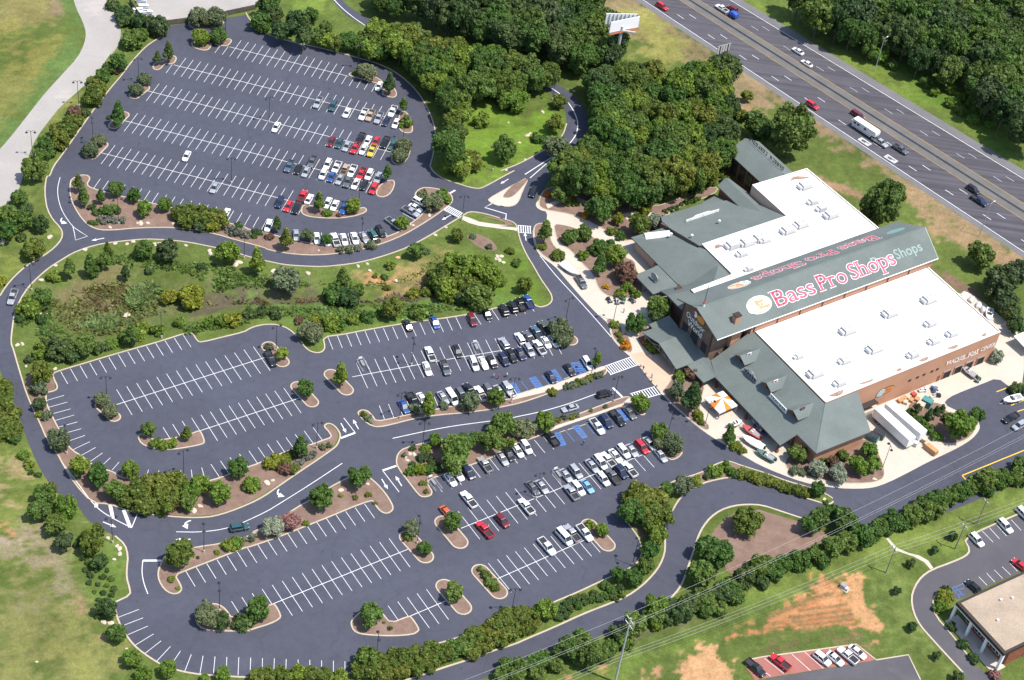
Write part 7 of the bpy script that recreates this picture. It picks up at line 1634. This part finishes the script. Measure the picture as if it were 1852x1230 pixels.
# --- goods behind the store
def crate(px, size, mat, ang, label, name='crate'):
    p = G(px[0], px[1], size[2] / 2); r_ = empty(name, (p.x, p.y, .06), ang); tag(r_, label, name.replace('_', ' ')); L, W_, H_ = size
    MB().box(-L / 2, L / 2, -W_ / 2, W_ / 2, .12, H_).build('box', MATS[mat], r_)
    for y in (-W_ * .42, 0, W_ * .42): MB().box(-L / 2 - .03, L / 2 + .03, y - .06, y + .06, 0, .12).build('skid', MATS['crate_tan'], r_)
    for x in (-L * .33, L * .33): MB().box(x - .05, x + .05, -W_ / 2 - .03, W_ / 2 + .03, .12, H_ + .03).build('batten', MATS[mat], r_)
crate(P('l', 1170, 492), (2.8, 2.0, 2.2), 'crate_teal', R(-30), 'teal storage box behind the trailers', 'storage_box')
crate(P('l', 1125, 515), (2.0, 1.8, 1.8), 'crate_tan', R(-30), 'tan crate left of the teal storage box')
crate(P('l', 1200, 820), (3.6, 1.4, 1.6), 'crate_orange', R(-45), 'long orange-brown crate at the front end of the trailers'); crate(P('l', 1150, 755), (1.4, 1.2, 1.3), 'crate_tan', R(-35), 'small tan crate by the trailer noses'); crate(P('l', 1175, 790), (1.8, 1.2, 1.0), 'crate_tan', R(-45), 'low tan crate between trailer nose and orange crate')
crate(P('l', 1085, 775), (1.6, 1.6, 1.3), 'hvac', R(-30), 'grey box under the trailer noses')
crate(P('l', 1075, 440), (1.4, 1.2, 1.3), 'pallet_red', R(38), 'red crate against the orange store wall')
for i, (x, y, mt) in enumerate(((985, 480, 'crate_orange'), (1010, 465, 'crate_orange'), (1040, 455, 'crate_tan'), (1060, 475, 'crate_orange'), (1100, 470, 'crate_orange'), (1020, 490, 'crate_tan'))):
    crate(P('l', x, y), (1.5, 1.2, .8), mt, R(38 + 7 * i), ['orange', 'orange', 'tan', 'orange', 'orange', 'tan'][i] + ' pallet of goods by the store wall, ' + ['first', 'second', 'third', 'fourth', 'fifth', 'sixth'][i] + ' counted from the dock', 'pallet')
for i, (x, y) in enumerate(((1140, 405), (1165, 395), (1215, 400), (1235, 385), (1240, 440), (1215, 445))):
    p = G(*P('l', x, y), .6); r_ = empty('boat_trailer_part', (p.x, p.y, .06), R(20 + 40 * i)); tag(r_, 'pale loose boat gear on the service yard, ' + ['leftmost of six', 'second of six', 'third of six', 'fourth of six', 'fifth of six', 'last of six'][i], 'boat gear', 'loose gear on the service yard')
    MB().box(-1.1, 1.1, -.45, .45, .3, .75).build('frame', MATS[['metal_white', 'metal_white', 'cloth_blue', 'metal_white', 'metal_dark', 'hvac'][i]], r_); MB().box(-.8, .3, -.3, .3, .75, 1.15).build('cover', MATS[['hvac', 'metal_white', 'cloth_blue', 'hvac', 'metal_dark', 'metal_grey'][i]], r_)
    for x2 in (-.9, .9): MB().box(x2 - .05, x2 + .05, -.4, .4, 0, .3).build('stand', MATS['metal_dark'], r_)
def dumpster(px, ang, label, mat):
    p = G(px[0], px[1], .8); r_ = empty('dumpster', (p.x, p.y, .06), ang); tag(r_, label, 'dumpster', 'dumpsters at the wing corner')
    loft([(-1.7, [(0, .25), (.75, .25), (1.0, 1.45), (.9, 1.5), (0, 1.55)]), (1.7, [(0, .25), (.75, .25), (1.0, 1.45), (.9, 1.5), (0, 1.75)])]).build('bin', MATS[mat], r_)
    for x in (-.85, .85): MB().box(x - .8, x + .8, -.95, .95, 1.62 + x * .06, 1.7 + x * .06).build('lid', MATS['metal_dark'], r_)
    for x in (-1.75, 1.68): MB().box(x, x + .07, -.9, .9, .5, .8).build('lift_bar', MATS['metal_grey'], r_)
dumpster(P('l', 790, 735), R(-30), 'teal-grey dumpster against the wing wall', 'crate_teal'); dumpster(P('l', 835, 715), R(-30), 'dark green dumpster right of the teal one', 'dumpster_green')
# --- equipment at the far corner
for i, (x, y) in enumerate(((1430, 900), (1480, 930), (1530, 970), (1560, 1000))):
    p = G(*P('h', x, y), .5); r_ = empty('tarp_covered_goods', (p.x, p.y, .06), R(38 + 20 * i)); tag(r_, 'grey-white heap of covered gear behind the store, ' + ['leftmost of four', 'second of four', 'third of four', 'rightmost of four'][i], 'gear', 'covered gear behind the store')
    loft([(-1.2, [(0, 0), (.7, 0), (.6, .6), (.2, .9), (0, .9)]), (0, [(0, 0), (.9, 0), (.8, .9), (.4, 1.4), (0, 1.45)]), (1.2, [(0, 0), (.7, 0), (.5, .7), (.3, .9), (0, .95)])]).build('cover', MATS['hvac' if i % 2 else 'metal_white'], r_); MB().box(-1.3, 1.3, -.8, .8, -.02, .08).build('pallet', MATS['crate_tan'], r_)
# --- shed roof at the right edge
p = G(*P('l', 1845, 60), 2.5); r_ = empty('white_shelter', (p.x + 1.5, p.y, .06), R(38)); tag(r_, 'white roofed shelter at the right edge of the apron', 'shelter')
slab('roof', [(-3.5, -3, 2.6), (3.5, -3, 2.6), (3.5, 3, 3.3), (-3.5, 3, 3.3)], 'metal_white', .12, r_)
for x in (-3.2, 3.2):
    for y in (-2.7, 2.7): MB().box(x - .08, x + .08, y - .08, y + .08, 0, 2.6).build('post', MATS['metal_grey'], r_)
# --- transformer box on the bare soil
p = G(*P('p', 598, 585), .6); r_ = empty('utility_cabinet', (p.x, p.y, .02), R(-35)); tag(r_, 'grey utility cabinet standing on orange bare soil', 'utility cabinet')
MB().box(-1.2, 1.2, -.8, .8, 0, .15).build('slab', MATS['concrete'], r_); MB().box(-1.0, .1, -.6, .6, .15, 1.3).build('housing', MATS['metal_grey'], r_); MB().box(.2, 1.0, -.5, .5, .15, .9).build('side_box', MATS['galvanised'], r_)
for y in (-.3, .3): MB().box(-1.04, -.99, y - .26, y + .26, .25, 1.2).build('door', MATS['galvanised'], r_)
# --- trolley bays (metal hoops) on the stalls
def corral(px, ang, place):
    p = G(*px); r_ = empty('cart_corral', (p.x, p.y, .04), ang)
    for y in (-.9, .9):
        MB().path([(-2.2, y, 0), (-2.2, y, .95), (2.2, y, .95), (2.2, y, 0)], .045).build('side_rail', MATS['galvanised'], r_); MB().tube((-2.2, y, .5), (2.2, y, .5), .035).build('mid_rail', MATS['galvanised'], r_)
    MB().path([(-2.2, -.9, .95), (-2.2, .9, .95)], .045).build('end_rail', MATS['galvanised'], r_); MB().box(-2.25, -2.15, -.5, .5, 1.0, 1.6).build('sign_plate', MATS['sign_white'], r_)
    for k in range(4): MB().box(-1.6 + k * .5, -1.2 + k * .5, -.35, .35, .45, .95).build('cart', MATS['metal_grey'], r_)
    pend(r_, px, 'metal cart corral', place, 'cart corral', 'cart corrals in the lots')
corral(P('j', 795, 245), tdir('j', 795, 245, 50, 90), 'in a stall of the middle lot'); corral(P('j', 1585, 130), tdir('j', 1585, 130, 40, 90), 'in a stall of the middle lot'); corral(P('k', 430, 1015), tdir('k', 430, 1015, 60, 80), 'in a stall of the lower lot'); corral(P('j', 1290, 1070), tdir('j', 1290, 1070, 60, 80), 'in a stall of the lower lot')
# --- wheel stops in the accessible stalls
ws = bm_mesh(MB().box(-.9, .9, -.09, .09, 0, .14), 'wheel_stop', 'kerb')
for x, y, q in ((245, 403, 0), (340, 378, 0), (480, 325, 0), (190, 420, 0), (450, 695, 1), (505, 678, 1), (590, 652, 1), (640, 630, 1), (735, 590, 1)):
    p = G(*P('k', x, y)); o = link('wheel_stop', ws); o.location = (p.x, p.y, .04); o.rotation_euler = (0, 0, tdir('k', x, y, 100, -35)); pend(o, P('k', x, y), 'pale concrete wheel stop', 'in the accessible stalls of the ' + ('lower lot' if q else 'middle lot'), 'wheel stop', 'wheel stops of the accessible stalls')
# --- people: one continuous skinned body each
def person_mesh(seed):
    r = random.Random(seed); st = .16
    J = {'pel': (0, 0, .95, .15), 'chest': (0, 0, 1.32, .17), 'neck': (0, 0, 1.50, .06), 'head': (.02, 0, 1.66, .11), 'crown': (.0, 0, 1.76, .07),
         'hipL': (0, .1, .90, .10), 'kneeL': (st, .11, .50, .07), 'ankL': (st * .6, .11, .08, .05), 'toeL': (st * .6 + .16, .11, .04, .04), 'hipR': (0, -.1, .90, .10), 'kneeR': (-st * .4, -.11, .5, .07), 'ankR': (-st * 1.5, -.11, .09, .05), 'toeR': (-st * 1.5 + .16, -.11, .04, .04),
         'shL': (0, .2, 1.42, .065), 'elL': (-.08, .27, 1.14, .05), 'haL': (.06, .27, .90, .04), 'shR': (0, -.2, 1.42, .065), 'elR': (.08, -.27, 1.14, .05), 'haR': (.2, -.26, .93, .04)}
    E_ = [('pel', 'chest'), ('chest', 'neck'), ('neck', 'head'), ('head', 'crown'), ('pel', 'hipL'), ('hipL', 'kneeL'), ('kneeL', 'ankL'), ('ankL', 'toeL'), ('pel', 'hipR'), ('hipR', 'kneeR'), ('kneeR', 'ankR'), ('ankR', 'toeR'), ('chest', 'shL'), ('shL', 'elL'), ('elL', 'haL'), ('chest', 'shR'), ('shR', 'elR'), ('elR', 'haR')]
    ks = list(J); me = bpy.data.meshes.new('person_skeleton'); me.from_pydata([J[k][:3] for k in ks], [(ks.index(a), ks.index(b2)) for a, b2 in E_], [])
    o = bpy.data.objects.new('tmp', me); coll.objects.link(o); o.modifiers.new('s', 'SKIN'); sv = me.skin_vertices[0].data
    for i, k in enumerate(ks): sv[i].radius = (J[k][3],) * 2; sv[i].use_root = (k == 'pel')
    su = o.modifiers.new('u', 'SUBSURF'); su.levels = 1; su.render_levels = 1
    dg = bpy.context.evaluated_depsgraph_get(); out = bpy.data.meshes.new_from_object(o.evaluated_get(dg)); coll.objects.unlink(o); bpy.data.objects.remove(o)
    for m_ in ('cloth_blue', 'cloth_pale', 'skin'): out.materials.append(MATS[m_])
    for pl in out.polygons: z = pl.center.z; pl.material_index = 2 if z > 1.5 else (1 if z > .95 else 0)
    return out
PM = [person_mesh(1), person_mesh(2)]
for t, x, y, a, top, lab in (('j', 1700, 322, .3, 'cloth_pale', 'person in a pale top walking the middle lot aisle, left of the pair'), ('j', 1732, 330, .4, 'cloth_red', 'person in a red top walking the middle lot aisle beside another'), ('j', 1792, 318, 2.5, 'cloth_pale', 'person in a pale top alone near the van end of the aisle'), ('k', 60, 315, 2.2, 'cloth_blue', 'person in dark blue walking toward the accessible stalls'),
                         ('k', 595, 790, .5, 'cloth_blue', 'person in dark clothes beside the empty accessible stall below the median'), ('g', 875, 1022, 1.0, 'cloth_pale', 'person in a pale top on the plaza below the quad bikes'), ('k', 1010, 268, 4.0, 'cloth_red', 'person in a red top at the plaza edge by the upper crosswalk'), ('k', 1070, 322, 1.2, 'cloth_pale', 'person in a pale top between the two crosswalks'), ('k', 1530, 610, .2, 'cloth_blue', 'person in dark clothes in front of the striped tent'), ('k', 1480, 545, 2.0, 'cloth_pale', 'person in a pale top at the left side of the tent'), ('n', 1660, 180, .8, 'cloth_pale', 'person standing at the open red pickup')):
    p = G(*P(t, x, y)); o = link('person', prng.choice(PM)); o.location = (p.x, p.y, .06); o.rotation_euler = (0, 0, a); tag(o, lab, 'person', 'people in the lots and on the plaza')
    o.material_slots[1].link = 'OBJECT'; o.material_slots[1].material = MATS[top]
# --- bollards at the entrance
bo = bm_mesh(MB().tube((0, 0, 0), (0, 0, .9), .2, .2, 10).tube((0, 0, .9), (0, 0, 1.02), .2, .08, 10), 'bollard', 'concrete')
for x, y in ((1030, 300), (1070, 350), (1105, 385), (995, 245)):
    p = G(*P('k', x, y)); o = link('bollard', bo); o.location = (p.x, p.y, .06); pend(o, P('k', x, y), 'pale concrete bollard', 'on the entrance paving edge', 'bollard', 'bollards at the entrance')
flush_labels()
